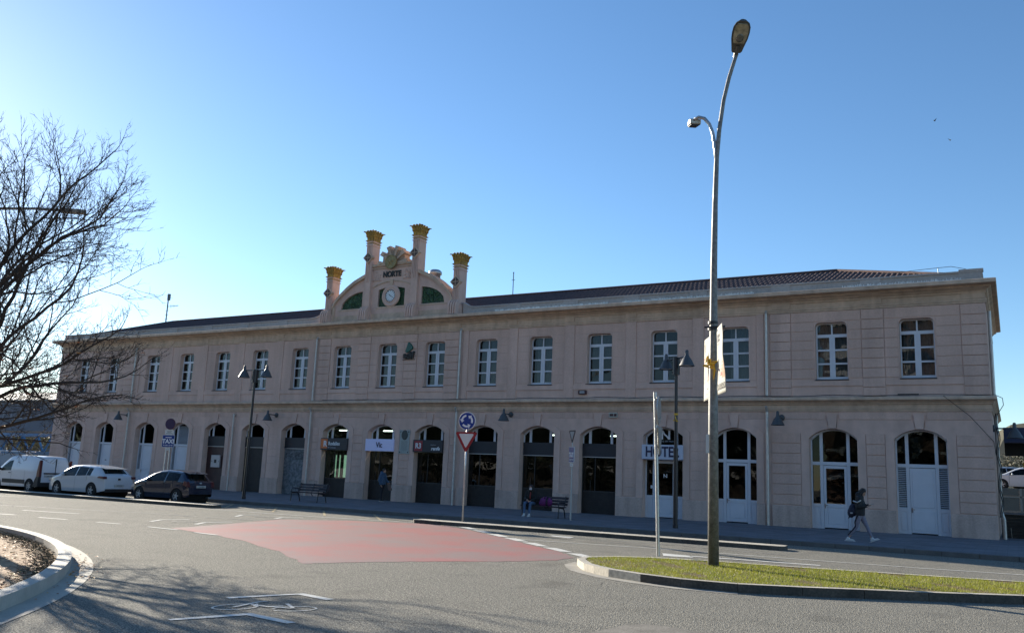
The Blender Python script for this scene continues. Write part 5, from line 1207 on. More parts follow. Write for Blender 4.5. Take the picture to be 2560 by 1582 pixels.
earth = M('planter_earth', (0.36, 0.235, 0.14), 0.95, noise=(2, 0.2), noise2=(20, 0.25), bump=(25, 0.6, 0.02))
b = MB(); b.poly([(*P(RR-0.21, 2*math.pi*k/N), 0.03) for k in range(N)]); struct('planter_earth', b, earth)
# fallen leaves
lf = [M('leaf_orange', (0.45, 0.16, 0.04), 0.6), M('leaf_brown', (0.25, 0.10, 0.04), 0.7), M('leaf_yellow', (0.6, 0.36, 0.10), 0.6)]
b = MB(); rs = random.Random(77)
def leaf(b, p, s, rs, flat=True):
    a = rs.uniform(0, 6.28); t1, t2 = rs.uniform(-.5, .5), rs.uniform(-.5, .5); ca, sa = math.cos(a), math.sin(a)
    pts = []
    for (u, v, h) in ((-1, 0, 0), (-.3, .55, .15), (.5, .5, .1), (1, 0, 0), (.5, -.5, .18), (-.3, -.55, .1)):
        u *= s; v *= s; pts.append((p[0]+u*ca-v*sa, p[1]+u*sa+v*ca, p[2]+h*s*1.4+abs(u*t1)+abs(v*t2)))
    b.cur = rs.choice((0, 0, 1, 1, 2)); b.face(range(len(b.v), len(b.v)+6)); b.v += pts
k = 0
while k < 1300:
    r = RR-0.35-abs(rs.gauss(0, 1.7)); a = rs.uniform(R_(30), R_(82)); x, y = RC[0]+r*math.cos(a), RC[1]+r*math.sin(a)
    if gnoise(x*0.7, y*0.8) < -0.1 and rs.random() < 0.75: continue
    leaf(b, (x, y, 0.035), rs.uniform(0.025, 0.06), rs); k += 1
for k in range(120):
    r = RR+abs(rs.gauss(0.0, 0.22))+0.05; a = rs.gauss(R_(55), R_(5)); leaf(b, (RC[0]+r*math.cos(a), RC[1]+r*math.sin(a), 0.01), rs.uniform(0.02, 0.045), rs)
o = b.build('fallen_leaves', lf); tag(o, 'orange and brown fallen leaves on the planter earth', 'leaves', kind='stuff')
# dry creeping plants along the inside of the kerb
b = MB(); rs = random.Random(78)
for k in range(2600):
    a = rs.uniform(R_(44), R_(86)); r = RR-0.27-abs(rs.gauss(0, 0.2)); x, y = RC[0]+r*math.cos(a), RC[1]+r*math.sin(a)
    if a < R_(50) and rs.random() < 0.8: continue
    z = 0.03+rs.uniform(0, 0.08); l_ = rs.uniform(0.04, 0.13); d = rs.uniform(0, 6.28); dz = rs.uniform(-.03, .07); w_ = 0.006
    b.cur = rs.choice((0, 0, 1)); b.poly([(x, y, z), (x+w_, y+w_, z+0.01), (x+l_*math.cos(d), y+l_*math.sin(d), z+dz)])
o = b.build('dry_creeping_plants', [M('dry_stem', (0.10, 0.10, 0.07), 0.9), M('dry_stem_dark', (0.05, 0.045, 0.035), 0.9)]); tag(o, 'tangled dry grey creeping plants inside the round kerb', 'ground cover', kind='stuff')
# ============================================================ cars
def interp(P, x):
    if x <= P[0][0]: return P[0][1]
    for (a, b), (c, d) in zip(P[:-1], P[1:]):
        if x <= c: return b+(d-b)*(x-a)/(c-a) if c > a else d
    return P[-1][1]
tyre_m = M('tyre_rubber', (0.012, 0.012, 0.012), 0.85); rim_m = M('alloy_rim', (0.42, 0.42, 0.43), 0.4, 0.2); arch_m = M('wheel_well', (0.005, 0.005, 0.005), 0.95)
carglass = glassmat('car_glass', (0.16, 0.19, 0.19), 1.45, 0, 0.7); taillight = M('tail_light', (0.075, 0.004, 0.006), 0.3, coat=0.5); plate_m = M('number_plate', (0.42, 0.42, 0.40), 0.5); headl = M('headlight', (0.5, 0.52, 0.54), 0.1, 0.3, coat=1)
black_pl = M('black_plastic', (0.015, 0.015, 0.017), 0.6); seat_m = M('car_interior', (0.03, 0.03, 0.03), 0.9)
def car(name, label, loc, rz, S, paint_m):
    """local frame: x forward from the rear bumper, y left, z up"""
    t = thing(name, label, 'van' if S.get('van') else 'car', loc, rz, None)
    L, W, H = S['L'], S['W']/2, S['H']; top = S['top']; ax = S['axles']; wr = S['wr']; sill = S['sill']
    xs = set([0, L]); x = 0
    while x < L: xs.add(round(x, 3)); x += 0.04
    for p in top: xs.add(p[0])
    for k in range(1, 8): xs.add(round(0.004*k*k, 4)); xs.add(round(L-0.004*k*k, 4))
    for w_ in S['win']: xs.add(w_[0]); xs.add(w_[1])
    for a in ax:
        for k in range(-8, 9): xs.add(round(a+(wr+0.06)*math.sin(math.pi/2*k/8), 4))
    xs = sorted(xs); 
    def ztop(x): return interp(top, x)
    def zbot(x):
        z = interp(S['bot'], x)
        for a in ax:
            r = wr+0.06
            if abs(x-a) < r: z = max(z, wr+math.sqrt(r*r-(x-a)**2))
        return min(z, ztop(x)-0.02)
    def plan(x):
        u = (x-L/2)/(L/2); return 1-S.get('taper', 0.13)*abs(u)**7-0.03*abs(u)**3
    belt = S['belt']
    def wid(x, z):
        w_ = W*plan(x); zb = interp(belt, x)
        if z > zb: w_ -= S.get('tumble', 0.23)*((z-zb)/(H-zb))**1.15
        else: w_ -= 0.05*max(0, (0.5-z)/0.35)**2; w_ -= 0.012*max(0, 1-abs(z-(zb-0.12))/0.05)
        return w_
    def winspan(x):
        zb = interp(belt, x)
        for (a, b_) in S['win']:
            if a-1e-6 <= x <= b_+1e-6: return zb+0.02, min(ztop(x)-S.get('rail', 0.085), 99)
        return None
    body = MB(); sgs = {}
    NR = (5, 4, 3)
    for side in (1, -1):
        cols = []; info = []
        for x in xs:
            zb, zt = zbot(x), ztop(x); bl = interp(belt, x); lo = min(max(bl+0.02, zb+0.01), zt-0.03); hi = max(min(zt-S.get('rail', 0.085), zt-0.02), lo+0.004)
            lo = min(lo, hi-0.002)
            zz = [zb+(lo-zb)*k/5 for k in range(5)]+[lo+(hi-lo)*k/4 for k in range(4)]+[hi+(zt-hi)*k/3 for k in range(4)]
            pts = []
            for q, z in enumerate(zz):
                y = wid(x, z)
                if q >= 10: y -= 0.05*((q-9)/3)**2*min(1, 1)
                pts.append((x, side*y, z))
            cols.append(pts); info.append((lo, hi))
        for i in range(len(xs)-1):
            xm = (xs[i]+xs[i+1])/2; gl = any(a < xm < b_ for (a, b_) in S['win'])
            for r in range(12):
                q = [cols[i][r], cols[i+1][r], cols[i+1][r+1], cols[i][r+1]]
                if side > 0: q = q[::-1]
                if 5 <= r < 9 and gl and info[i][1]-info[i][0] > 0.05 and info[i+1][1]-info[i+1][0] > 0.05:
                    sgs.setdefault((side, [a < xm < b_ for (a, b_) in S['win']].index(True)), MB()).poly([(p[0], p[1]-side*0.008, p[2]) for p in q])
                else: body.poly(q)
        if side == 1: topL = [c_[-1] for c_ in cols]
    # across the top
    wss = {}; n_ = 10
    rows = []
    for p in topL:
        x, y, z = p; rows.append([(x, y*(1-2*k/n_), z+S.get('crown', 0.035)*(1-(1-2*k/n_)**2)*min(1, max(0, (z-0.5)*2))) for k in range(n_+1)])
    for i in range(len(xs)-1):
        xm = (xs[i]+xs[i+1])/2
        for k in range(n_):
            q = [rows[i][k], rows[i+1][k], rows[i+1][k+1], rows[i][k+1]]
            g = any(a < xm < b_ for (a, b_) in S['screens']) and 0 < k < n_-1
            (wss.setdefault(xm > L/2, MB()) if g else body).poly(q[::-1])
    o = body.build('body', paint_m, t, smooth=True)
    bm_merge(o)
    [q_.build('side_window', carglass, t, smooth=True) for q_ in sgs.values()]; [w_.build('windscreen' if k_ else 'rear_window', carglass, t, smooth=True) for k_, w_ in wss.items()]
    # interior tub, wheel wells
    b = MB(); b.box(0.35, L-0.8, -W+0.16, W-0.16, 0.25, interp(belt, L/2)-0.06)
    for a in ax: b.tube([(a, -W+0.04, wr), (a, W-0.04, wr)], wr+0.075, 20)
    b.build('underbody', arch_m, t)
    b = MB()
    if not S.get('van'):
        for sx, sy in ((2.15, 0.38), (2.15, -0.38)): b.box(sx*L/4.37-0.1, sx*L/4.37+0.06, sy-0.24, sy+0.24, 0.5, 1.12*H/1.45); b.box(sx*L/4.37-0.06, sx*L/4.37+0.0, sy-0.11, sy+0.11, 1.1*H/1.45, 1.26*H/1.45)
    b.box(L*0.66, L*0.72, -W+0.25, W-0.25, 0.6, interp(belt, L*0.7)+0.02)
    b.build('seats', seat_m, t)
    for a in ax:
        for side in (1, -1):
            y = side*(W-0.10); wd = 0.11
            b = MB(); b.lathe([(wr*0.62, -wd), (wr*0.9, -wd), (wr, -wd*0.7), (wr, wd*0.7), (wr*0.9, wd), (wr*0.62, wd)], (0, 0, 0), 32, 'y', cap=False); w_ = b.build('wheel', tyre_m, t, smooth=False); w_.location = (a, y, wr)
            b = MB(); yy = side*wd*0.85
            b.lathe([(wr*0.64, yy), (wr*0.6, yy), (wr*0.58, yy-side*0.03), (wr*0.64, yy-side*0.06)], (0, 0, 0), 28, 'y', cap=False); b.lathe([(0, yy), (wr*0.13, yy), (wr*0.15, yy-side*0.03)], (0, 0, 0), 12, 'y')
            ns = S.get('spokes', 5)
            for k in range(ns):
                an = 2*math.pi*k/ns+0.3
                for (r0, r1, h0, h1) in ((wr*0.1, wr*0.6, 0.035, 0.022),):
                    tw = 0.25
                    q = [(r*math.cos(an+tw*r/wr)-h*math.sin(an), r*math.sin(an+tw*r/wr)+h*math.cos(an)) for (r, h) in ((r0, -h0), (r1, -h1), (r1, h1), (r0, h0))]
                    b.prism(q, 'y', yy-side*0.02, yy)
            b.build('rim', rim_m, w_)
            b = MB(); b.lathe([(0, yy-side*0.07), (wr*0.6, yy-side*0.07)], (0, 0, 0), 20, 'y'); b.build('brake_disc', arch_m, w_)
    for nm, bx, mt, par in S['boxes']:
        b = MB()
        for q in bx:
            if len(q) == 6: b.box(*q)
            else: b.prism(q[0], q[1], q[2], q[3])
        oo = b.build(nm, mt, t); bevel(oo, 0.008)
        if nm == 'number_plate': text('lettering', S['plate'], 0.075, black_m, oo, (q[0]-0.002, (q[2]+q[3])/2, (q[4]+q[5])/2), (R_(90), 0, R_(-90)), depth=0.001)
    b = MB()
    for side in (1, -1):
        mx_ = S['mirror']; y = side*(wid(mx_[0], mx_[1])+0.09); b.ball((mx_[0], y, mx_[1]), 0.1, 10, (0.6, 1.0, 0.75)); b.box(mx_[0]-0.02, mx_[0]+0.04, min(y, side*(W-0.1)), max(y, side*(W-0.1)), mx_[1]-0.06, mx_[1]-0.02)
    b.build('wing_mirror', paint_m if not S.get('van') else black_pl, t, smooth=True)
    b = MB()
    for side in (1, -1):
        for hx in S['handles']: y = side*(wid(hx, S['hz'])+0.012); b.box(hx-0.09, hx+0.09, y-0.015, y+0.015, S['hz']-0.015, S['hz']+0.015)
    b.build('door_handle', S.get('handle_mat', paint_m), t)
    # door shut lines, proud 2 mm dark strips
    b = MB()
    for side in (1, -1):
        for lx in S['lines']:
            z0, z1 = 0.28 if all(abs(lx-a) > wr+0.1 for a in ax) else wr*2+0.12, interp(belt, lx)
            for k in range(8):
                za, zc_ = z0+(z1-z0)*k/8, z0+(z1-z0)*(k+1)/8; ya, yc_ = side*(wid(lx, za)+0.002), side*(wid(lx, zc_)+0.002)
                b.poly([(lx-0.006, ya, za), (lx+0.006, ya, za), (lx+0.006, yc_, zc_), (lx-0.006, yc_, zc_)])
    b.build('shut_line', black_m, t)
    return t
def bm_merge(o):
    import bmesh
    b = bmesh.new(); b.from_mesh(o.data); bmesh.ops.remove_doubles(b, verts=b.verts, dist=0.0008); b.to_mesh(o.data); b.free()
    for p in o.data.polygons: p.use_smooth = True
    try: o.data.set_sharp_from_angle(angle=R_(38))
    except Exception: pass
carwhite = M('car_white_paint', (0.55, 0.56, 0.58), 0.25, coat=0.6); vanwhite = M('van_white_paint', (0.62, 0.63, 0.66), 0.3, coat=0.4); carnavy = M('car_navy_paint', (0.008, 0.014, 0.035), 0.22, coat=1.0)
SA = dict(L=4.37, W=1.81, H=1.485, sill=0.22, wr=0.325, axles=(0.84, 3.50), taper=0.15, tumble=0.24, spokes=5,
    top=[(0, .42), (.02, .62), (.05, .82), (.09, .95), (.16, 1.03), (.30, 1.10), (.52, 1.26), (.72, 1.385), (.95, 1.435), (1.4, 1.47), (2.0, 1.485), (2.4, 1.465), (2.75, 1.40), (3.1, 1.235), (3.42, 1.05), (3.55, 1.0), (3.9, .92), (4.15, .83), (4.28, .73), (4.34, .6), (4.37, .42)],
    bot=[(0, .34), (.25, .28), (.6, .22), (3.9, .22), (4.2, .2), (4.37, .25)], belt=[(0, .98), (.9, 1.0), (2.0, .95), (3.4, .9), (4.37, .7)],
    win=[(0.98, 1.30), (1.33, 2.08), (2.14, 3.18)], screens=[(.30, .72), (2.76, 3.42)], mirror=(3.02, 1.0), handles=(1.35, 2.35), hz=.86, lines=(1.25, 2.11, 3.2), plate='4839 JCR',
    boxes=[('tail_light', [([(0.0, .88), (.5, .93), (.36, 1.0), (.03, 1.0)], 'y', .68, .885), ([(0.0, .88), (.5, .93), (.36, 1.0), (.03, 1.0)], 'y', -.885, -.68)], taillight, 0),
           ('number_plate', [(-.02, .02, -.26, .26, .52, .63)], plate_m, 0), ('bumper_insert', [(-.012, .25, -.72, .72, .27, .40)], black_pl, 0),
           ('spoiler', [([(.26, 1.36), (.75, 1.425), (.75, 1.39), (.3, 1.33)], 'y', -.58, .58)], carwhite, 0), ('headlight', [([(4.05, .72), (4.31, .66), (4.24, .78), (3.9, .84)], 'y', .5, .84), ([(4.05, .72), (4.31, .66), (4.24, .78), (3.9, .84)], 'y', -.84, -.5)], headl, 0), ('badge', [(-.015, .05, -.05, .05, .83, .92)], black_pl, 0)])
SB = dict(L=3.83, W=1.65, H=1.43, sill=0.2, wr=0.30, axles=(0.66, 3.10), taper=0.16, tumble=0.25, spokes=5,
    top=[(0, .40), (.02, .60), (.05, .78), (.09, .90), (.16, .97), (.30, 1.12), (.48, 1.30), (.62, 1.365), (1.0, 1.41), (1.6, 1.43), (2.0, 1.39), (2.35, 1.28), (2.7, 1.1), (2.95, .97), (3.3, .88), (3.6, .77), (3.74, .66), (3.81, .5), (3.83, .38)],
    bot=[(0, .3), (.25, .24), (.6, .19), (3.3, .19), (3.6, .2), (3.83, .24)], belt=[(0, .93), (.9, .95), (2.0, .9), (3.0, .86), (3.83, .66)],
    win=[(0.62, 1.42), (1.50, 2.66)], screens=[(.17, .47), (2.36, 2.95)], mirror=(2.5, .96), handles=(1.62,), hz=.83, lines=(1.45, 2.68), plate='9742 BRM',
    boxes=[('tail_light', [([(0.0, .72), (.30, .80), (.26, .98), (.09, .96)], 'y', .62, .80), ([(0.0, .72), (.30, .80), (.26, .98), (.09, .96)], 'y', -.80, -.62)], taillight, 0),
           ('number_plate', [(-.03, .03, -.26, .26, .68, .79)], plate_m, 0), ('spoiler', [([(.2, 1.31), (.62, 1.395), (.6, 1.35), (.24, 1.28)], 'y', -.55, .55)], carnavy, 0), ('headlight', [([(3.45, .62), (3.76, .55), (3.66, .72), (3.3, .8)], 'y', .45, .76), ([(3.45, .62), (3.76, .55), (3.66, .72), (3.3, .8)], 'y', -.76, -.45)], headl, 0), ('badge', [(0.02, .08, -.05, .05, .86, .93)], rim_m, 0), ('exhaust_pipe', [(-.06, .1, -.5, -.42, .22, .28)], galv, 0)])
SV = dict(L=4.36, W=1.75, H=1.81, sill=0.28, wr=0.32, axles=(0.74, 3.55), taper=0.10, tumble=0.16, spokes=6, van=True, rail=0.22, crown=0.03,
    top=[(0, .45), (.02, .9), (.05, 1.45), (.10, 1.68), (.2, 1.765), (.5, 1.80), (1.5, 1.81), (2.35, 1.80), (2.75, 1.73), (3.1, 1.5), (3.5, 1.17), (3.65, 1.1), (4.0, 1.0), (4.22, .88), (4.32, .68), (4.36, .45)],
    bot=[(0, .34), (.3, .28), (3.6, .26), (4.36, .3)], belt=[(0, 1.04), (2, 1.04), (3.6, .98), (4.36, .8)],
    win=[(2.42, 3.28)], screens=[(2.78, 3.48)], mirror=(3.3, 1.1), handles=(2.5,), hz=.93, lines=(1.2, 2.35, 3.35), plate='1605 LBH', handle_mat=black_pl,
    boxes=[('tail_light', [([(-.005, .78), (.22, .78), (.2, 1.0), (.1, 1.55), (.03, 1.62)], 'y', .72, .865), ([(-.005, .78), (.22, .78), (.2, 1.0), (.1, 1.55), (.03, 1.62)], 'y', -.865, -.72)], taillight, 0),
           ('corner_trim', [([(-.01, .3), (.42, .3), (.3, .62), (.2, .8), (-.01, .8)], 'y', .73, .885), ([(-.01, .3), (.42, .3), (.3, .62), (.2, .8), (-.01, .8)], 'y', -.885, -.73), (-.03, .12, -.73, .73, .3, .52)], black_pl, 0),
           ('number_plate', [(-.02, .02, .05, .57, .78, .89)], plate_m, 0), ('grip_bar', [(-.02, .04, -.3, .6, .93, 1.0)], black_pl, 0), ('side_moulding', [(1.12, 3.1, .862, .885, .42, .62), (1.12, 3.1, -.885, -.862, .42, .62)], black_pl, 0),
           ('door_gap', [(-.005, .07, -.012, .012, .55, 1.7)], black_m, 0), ('headlight', [([(4.0, .8), (4.3, .72), (4.2, .95), (3.9, 1.0)], 'y', .5, .82), ([(4.0, .8), (4.3, .72), (4.2, .95), (3.9, 1.0)], 'y', -.82, -.5)], headl, 0)])
def place(name, label, S, rl, ang, pm):
    """rl: rear-left wheel contact; car heads towards -X turned by ang"""
    f = Vector((-math.cos(ang), -math.sin(ang), 0)); l_ = Vector((math.sin(ang), -math.cos(ang), 0))
    base = Vector((rl[0], rl[1], 0))-f*S['axles'][0]-l_*(S['W']/2-0.1)
    return car(name, label, base, math.atan2(f.y, f.x), S, pm)
place('parked_car', 'dark navy three-door hatchback parked last in the taxi lane', SB, (-32.85, 27.05), 0.035, carnavy)
place('parked_car', 'white five-door hatchback with black rear window between van and navy car', SA, (-38.05, 26.4), 0.0, carwhite)
place('parked_van', 'white panel van with blank rear doors at the left edge', SV, (-42.95, 26.35), 0.0, vanwhite)
# ============================================================ people
skin_m = M('skin', (0.42, 0.24, 0.17), 0.55); hair_dark = M('dark_hair', (0.012, 0.009, 0.008), 0.6)
def limb(mb, pts, rad, n=10, ell=None):
    mb.tube(pts, rad, n, True, ell); mb.ball(pts[0], rad[0]*0.99, 10); mb.ball(pts[-1], rad[-1]*0.99, 10)
def remesh(o, vox, sm=4):
    md = o.modifiers.new('rm', 'REMESH'); md.mode = 'VOXEL'; md.voxel_size = vox; md.use_smooth_shade = True
    s = o.modifiers.new('sm', 'SMOOTH'); s.factor = 0.5; s.iterations = sm; return o
def hand(mb, wrist, dirv, palmn, curl=0.5, side=1, s=1.0):
    w = Vector(wrist); d = Vector(dirv).normalized(); nrm = Vector(palmn); nrm = (nrm-d*nrm.dot(d)).normalized(); sd_ = d.cross(nrm)*side
    mb.tube([w, w+d*0.03*s, w+d*0.085*s], [0.025*s, 0.034*s, 0.036*s], 8, True, 0.5)
    for k, ln in enumerate((0.068, 0.078, 0.073, 0.056)):
        o = w+d*0.085*s+sd_*(0.027-0.018*k)*s; a = curl; p = [o]
        dd = d.copy(); rem = ln*s
        for q in range(3):
            a_ = curl*(0.7+0.3*q); dd = (dd*math.cos(a_)+nrm*math.sin(a_)).normalized(); p.append(p[-1]+dd*rem*(0.42, 0.32, 0.26)[q])
        mb.tube(p, [0.0095*s, 0.009*s, 0.0082*s, 0.007*s], 6)
    o = w+d*0.03*s+sd_*0.032*s; p1 = o+(sd_*0.7+d*0.6+nrm*0.2).normalized()*0.04*s; p2 = p1+(d*0.8+nrm*0.5).normalized()*0.03*s
    mb.tube([o, p1, p2], [0.013*s, 0.011*s, 0.008*s], 6)
def head(mb, c, f, u, s=1.0):
    """c = centre of the head, f = face direction, u = crown direction"""
    c = Vector(c); f = Vector(f).normalized(); u = Vector(u); u = (u-f*u.dot(f)).normalized(); r = f.cross(u)
    def P(a, b, d): return c+(f*a+r*b+u*d)*s
    mb.ball(P(-0.005, 0, 0.02), 0.088*s, 14, (1, 0.86, 1.1)); mb.ball(P(0.025, 0, -0.045), 0.062*s, 12, (1, 0.85, 1.1)); mb.ball(P(0.045, 0, -0.085), 0.03*s, 8)
    mb.tube([P(0.082, 0, 0.01), P(0.105, 0, -0.03), P(0.085, 0, -0.04)], [0.009*s, 0.015*s, 0.011*s], 6)
    mb.tube([P(0.085, -0.02, -0.062), P(0.092, 0, -0.06), P(0.085, 0.02, -0.062)], [0.006*s, 0.008*s, 0.006*s], 6)
    for q in (-1, 1):
        mb.ball(P(0.0, q*0.078, -0.01), 0.022*s, 8, (0.9, 0.5, 1.3)); mb.ball(P(0.075, q*0.03, 0.012), 0.012*s, 6)
    return P
shoe_w = M('white_shoe', (0.55, 0.55, 0.54), 0.5)
def shoe(mb, ankle, d, s=1.0, pitch_=0.0):
    a = Vector(ankle); d = Vector(d).normalized(); z = Vector((0, 0, 1)); f = d*math.cos(pitch_)+z*math.sin(pitch_); u = z*math.cos(pitch_)-d*math.sin(pitch_)
    base = a-u*0.06*s
    mb.tube([a+u*0.03*s, a-u*0.02*s], [0.045*s, 0.05*s], 8)
    mb.tube([base-f*0.07*s, base-f*0.0*s, base+f*0.10*s-u*0.008*s, base+f*0.18*s-u*0.015*s], [0.042*s, 0.05*s, 0.046*s, 0.034*s], 10, True, 0.8)
def person(label, loc, rz, J, cl, hair='long', face=None, name='person', up_=(0, 0, 1), mask=False, hood=False, sc=1.0, belly=0.0):
    """J: joints in local frame, x forward, y left"""
    V = {k: Vector(v) for k, v in J.items() if hasattr(v, '__len__')}; f = Vector(face or (1, 0, 0)); cx, cy, cz_ = V['head']
    b = MB(); P = head(b, V['head'], f, up_); b.tube([V['neck']-Vector((0, 0, 0.03)), V['head']+(V['neck']-V['head'])*0.3], [0.058, 0.052], 10)
    # torso under the clothes, continuous with neck, arms and legs
    sh = (V['shL']+V['shR'])/2; hp = (V['hipL']+V['hipR'])/2
    limb(b, [hp, (hp*0.5+sh*0.5), sh], [0.11, 0.105, 0.09], 12)
    for s_ in 'LR':
        limb(b, [V['neck'], V['sh'+s_]], [0.05, 0.045], 8)
        limb(b, [V['sh'+s_], V['el'+s_], V['wr'+s_]], [0.045, 0.035, 0.024], 8)
        limb(b, [V['hip'+s_], V['kn'+s_], V['an'+s_]], [0.07, 0.05, 0.035], 8)
        d = V['wr'+s_]-V['el'+s_]; hand(b, V['wr'+s_], J.get('hd'+s_, d), J.get('pn'+s_, (0, -1 if s_ == 'L' else 1, 0)), J.get('curl', 0.45), 1 if s_ == 'L' else -1)
    root = b.build(name, skin_m, None); remesh(root, 0.0075, 2); root.location = loc; root.rotation_euler = (0, 0, rz); root.scale = (sc, sc, sc); tag(root, label, 'person')
    # jacket
    b = MB(); jt = cl['jt']; hem = hp+(sh-hp)*cl.get('hem', -0.12)
    cw = 0.135*jt; side = (V['shL']-V['shR']).normalized()
    for q in (-1, 0, 1):
        o_ = side*q*0.075; b.tube([hem+o_, hp+(sh-hp)*0.25+o_, hp+(sh-hp)*0.65+o_+f*0.015, sh+o_*0.9-Vector((0, 0, 0.01))], [cw*0.93, cw*(0.95+belly), cw*1.0, cw*0.62], 12)
    limb(b, [V['shL'], V['neck']+Vector((0, 0, 0.01)), V['shR']], [0.075*jt, 0.085*jt, 0.075*jt], 10)
    b.tube([V['neck']-Vector((0, 0, 0.03)), V['neck']+Vector((0, 0, 0.05))], [0.085, 0.075], 10)
    for s_ in 'LR':
        m1 = V['sh'+s_]*0.5+V['el'+s_]*0.5; m2 = V['el'+s_]*0.45+V['wr'+s_]*0.55
        limb(b, [V['sh'+s_], m1, V['el'+s_]], [0.075*jt, 0.068*jt, 0.06*jt], 10); limb(b, [V['el'+s_], m2, V['wr'+s_]+(V['el'+s_]-V['wr'+s_])*0.04], [0.06*jt, 0.055*jt, 0.042*jt], 10)
    if hood: b.ball(V['neck']-f*0.07+Vector((0, 0, 0.04)), 0.11, 10, (1, 1.1, 0.8))
    j = b.build('jacket', cl['jm'], root); remesh(j, 0.014, 3)
    # trousers
    b = MB(); limb(b, [V['hipL'], hp, V['hipR']], [0.105, 0.115, 0.105], 12); b.tube([hp, hp+(sh-hp)*0.2], [0.13, 0.125], 12)
    for s_ in 'LR':
        k1 = V['hip'+s_]*0.5+V['kn'+s_]*0.5; k2 = V['kn'+s_]*0.55+V['an'+s_]*0.45
        limb(b, [V['hip'+s_], k1, V['kn'+s_]], [0.105, 0.085, cl.get('kr', 0.065)], 12); limb(b, [V['kn'+s_], k2, V['an'+s_]+Vector((0, 0, 0.03))], [cl.get('kr', 0.065), cl.get('cr', 0.06), cl.get('ar', 0.045)], 12)
    tr = b.build('trousers', cl['tm'], root); remesh(tr, 0.014, 3)
    b = MB()
    for s_ in 'LR': shoe(b, V['an'+s_], J.get('ft'+s_, (1, 0, 0)), 1.0, J.get('fp'+s_, 0))
    s = b.build('shoes', cl['sm'], root); remesh(s, 0.01, 2)
    b = MB()
    for s_ in 'LR':
        a = V['an'+s_]; d = Vector(J.get('ft'+s_, (1, 0, 0))).normalized(); pt_ = J.get('fp'+s_, 0); z = Vector((0, 0, 1)); ff = d*math.cos(pt_)+z*math.sin(pt_); u_ = z*math.cos(pt_)-d*math.sin(pt_); rr = d.cross(z)
        q = [a-u_*0.105+ff*t_+rr*w_ for (t_, w_) in ((-0.11, -.03), (0.0, -.042), (0.1, -.042), (0.21, -.02), (0.21, .02), (0.1, .042), (0.0, .042), (-0.11, .03))]
        k = len(b.v); b.v += [tuple(p) for p in q]+[tuple(p+u_*0.022) for p in q]; b.face(range(k, k+8)); b.face(range(k+15, k+7, -1))
        for i in range(8): b.face((k+i, k+(i+1) % 8, k+8+(i+1) % 8, k+8+i))
    b.build('shoe_sole', shoe_w, s)
    # hair
    b = MB(); u = Vector(up_)
    b.ball(P(-0.022, 0, 0.045), 0.1, 14, (1, 0.93, 0.95))
    if hair == 'long':
        b.ball(P(-0.05, 0, -0.03), 0.088, 12, (0.9, 1.0, 1.2)); b.tube([P(-0.05, 0, 0), P(-0.07, 0, -0.12), P(-0.06, 0.02, -0.24), P(-0.045, 0.02, -0.33)], [0.085, 0.085, 0.07, 0.035], 10)
        for q in (-1, 1): b.tube([P(0.02, q*0.075, 0.03), P(0.015, q*0.088, -0.07), P(0.01, q*0.08, -0.2), P(0.02, q*0.07, -0.32)], [0.03, 0.034, 0.032, 0.014], 8)
    else: b.ball(P(-0.045, 0, -0.01), 0.08, 10, (0.8, 1.0, 1.0))
    h = b.build('hair', cl.get('hm', hair_dark), root); remesh(h, 0.01, 2)
    b = MB()
    for q in (-1, 1): b.ball(P(0.083, q*0.03, 0.012), 0.0075, 6)
    b.tube([P(0.083, -0.045, 0.034), P(0.088, -0.02, 0.038)], 0.004, 4); b.tube([P(0.083, 0.045, 0.034), P(0.088, 0.02, 0.038)], 0.004, 4); b.build('eyes', hair_dark, root)
    if mask:
        b = MB(); b.ball(P(0.045, 0, -0.052), 0.066, 12, (1, 0.95, 0.85)); b.build('face_mask', M('mask_white', (0.55, 0.56, 0.58), 0.7), root, smooth=True)
    return root, P, V
puffer = M('black_jacket', (0.009, 0.009, 0.011), 0.75, bump=(30, 0.3, 0.01)); denim_dark = M('dark_trousers', (0.012, 0.012, 0.016), 0.85)
# walking woman on the right, head down over her phone
J = dict(head=(0.11, 0, 1.56), neck=(0.04, 0, 1.42), shL=(0.02, 0.17, 1.37), shR=(0.02, -0.17, 1.37), elL=(0.03, 0.22, 1.10), elR=(0.0, -0.22, 1.10), wrL=(0.24, 0.1, 1.16), wrR=(0.22, -0.12, 1.13),
         hipL=(0.0, 0.085, 0.88), hipR=(0.0, -0.085, 0.88), knR=(-0.10, -0.09, 0.47), anR=(-0.36, -0.09, 0.11), knL=(0.19, 0.08, 0.49), anL=(0.33, 0.08, 0.13), fpR=-0.0, fpL=0.38, curl=0.55, pnL=(0, -0.3, 1), pnR=(0, 0.3, 1), hdL=(1, -0.2, 0.1), hdR=(1, 0.3, 0.15))
leggings = M('lilac_grey_leggings', (0.20, 0.19, 0.24), 0.85, noise=(18, 0.12))
pw, P, V = person('woman in black jacket and pale grey leggings striding right while looking at her phone', (-4.52, 31.3, 0.15), R_(-3), J, dict(jt=1.12, jm=puffer, tm=leggings, sm=shoe_w, hem=-0.1, kr=0.06, cr=0.056, ar=0.038), face=(0.86, -0.12, -0.5), up_=(0.5, 0, 0.86), hood=True, sc=1.03)
b = MB(); b.tube([V['shR']+Vector((-0.16, -0.06, -0.09)), V['shR']+Vector((-0.03, -0.115, -0.13)), V['shR']+Vector((0.08, -0.10, -0.06))], [0.05, 0.055, 0.045], 10, True, 0.35); b.build('white_sleeve_patch', M('patch_white', (0.5, 0.5, 0.5), 0.8), [c_ for c_ in pw.children if c_.name.startswith('jacket')][0], smooth=True)
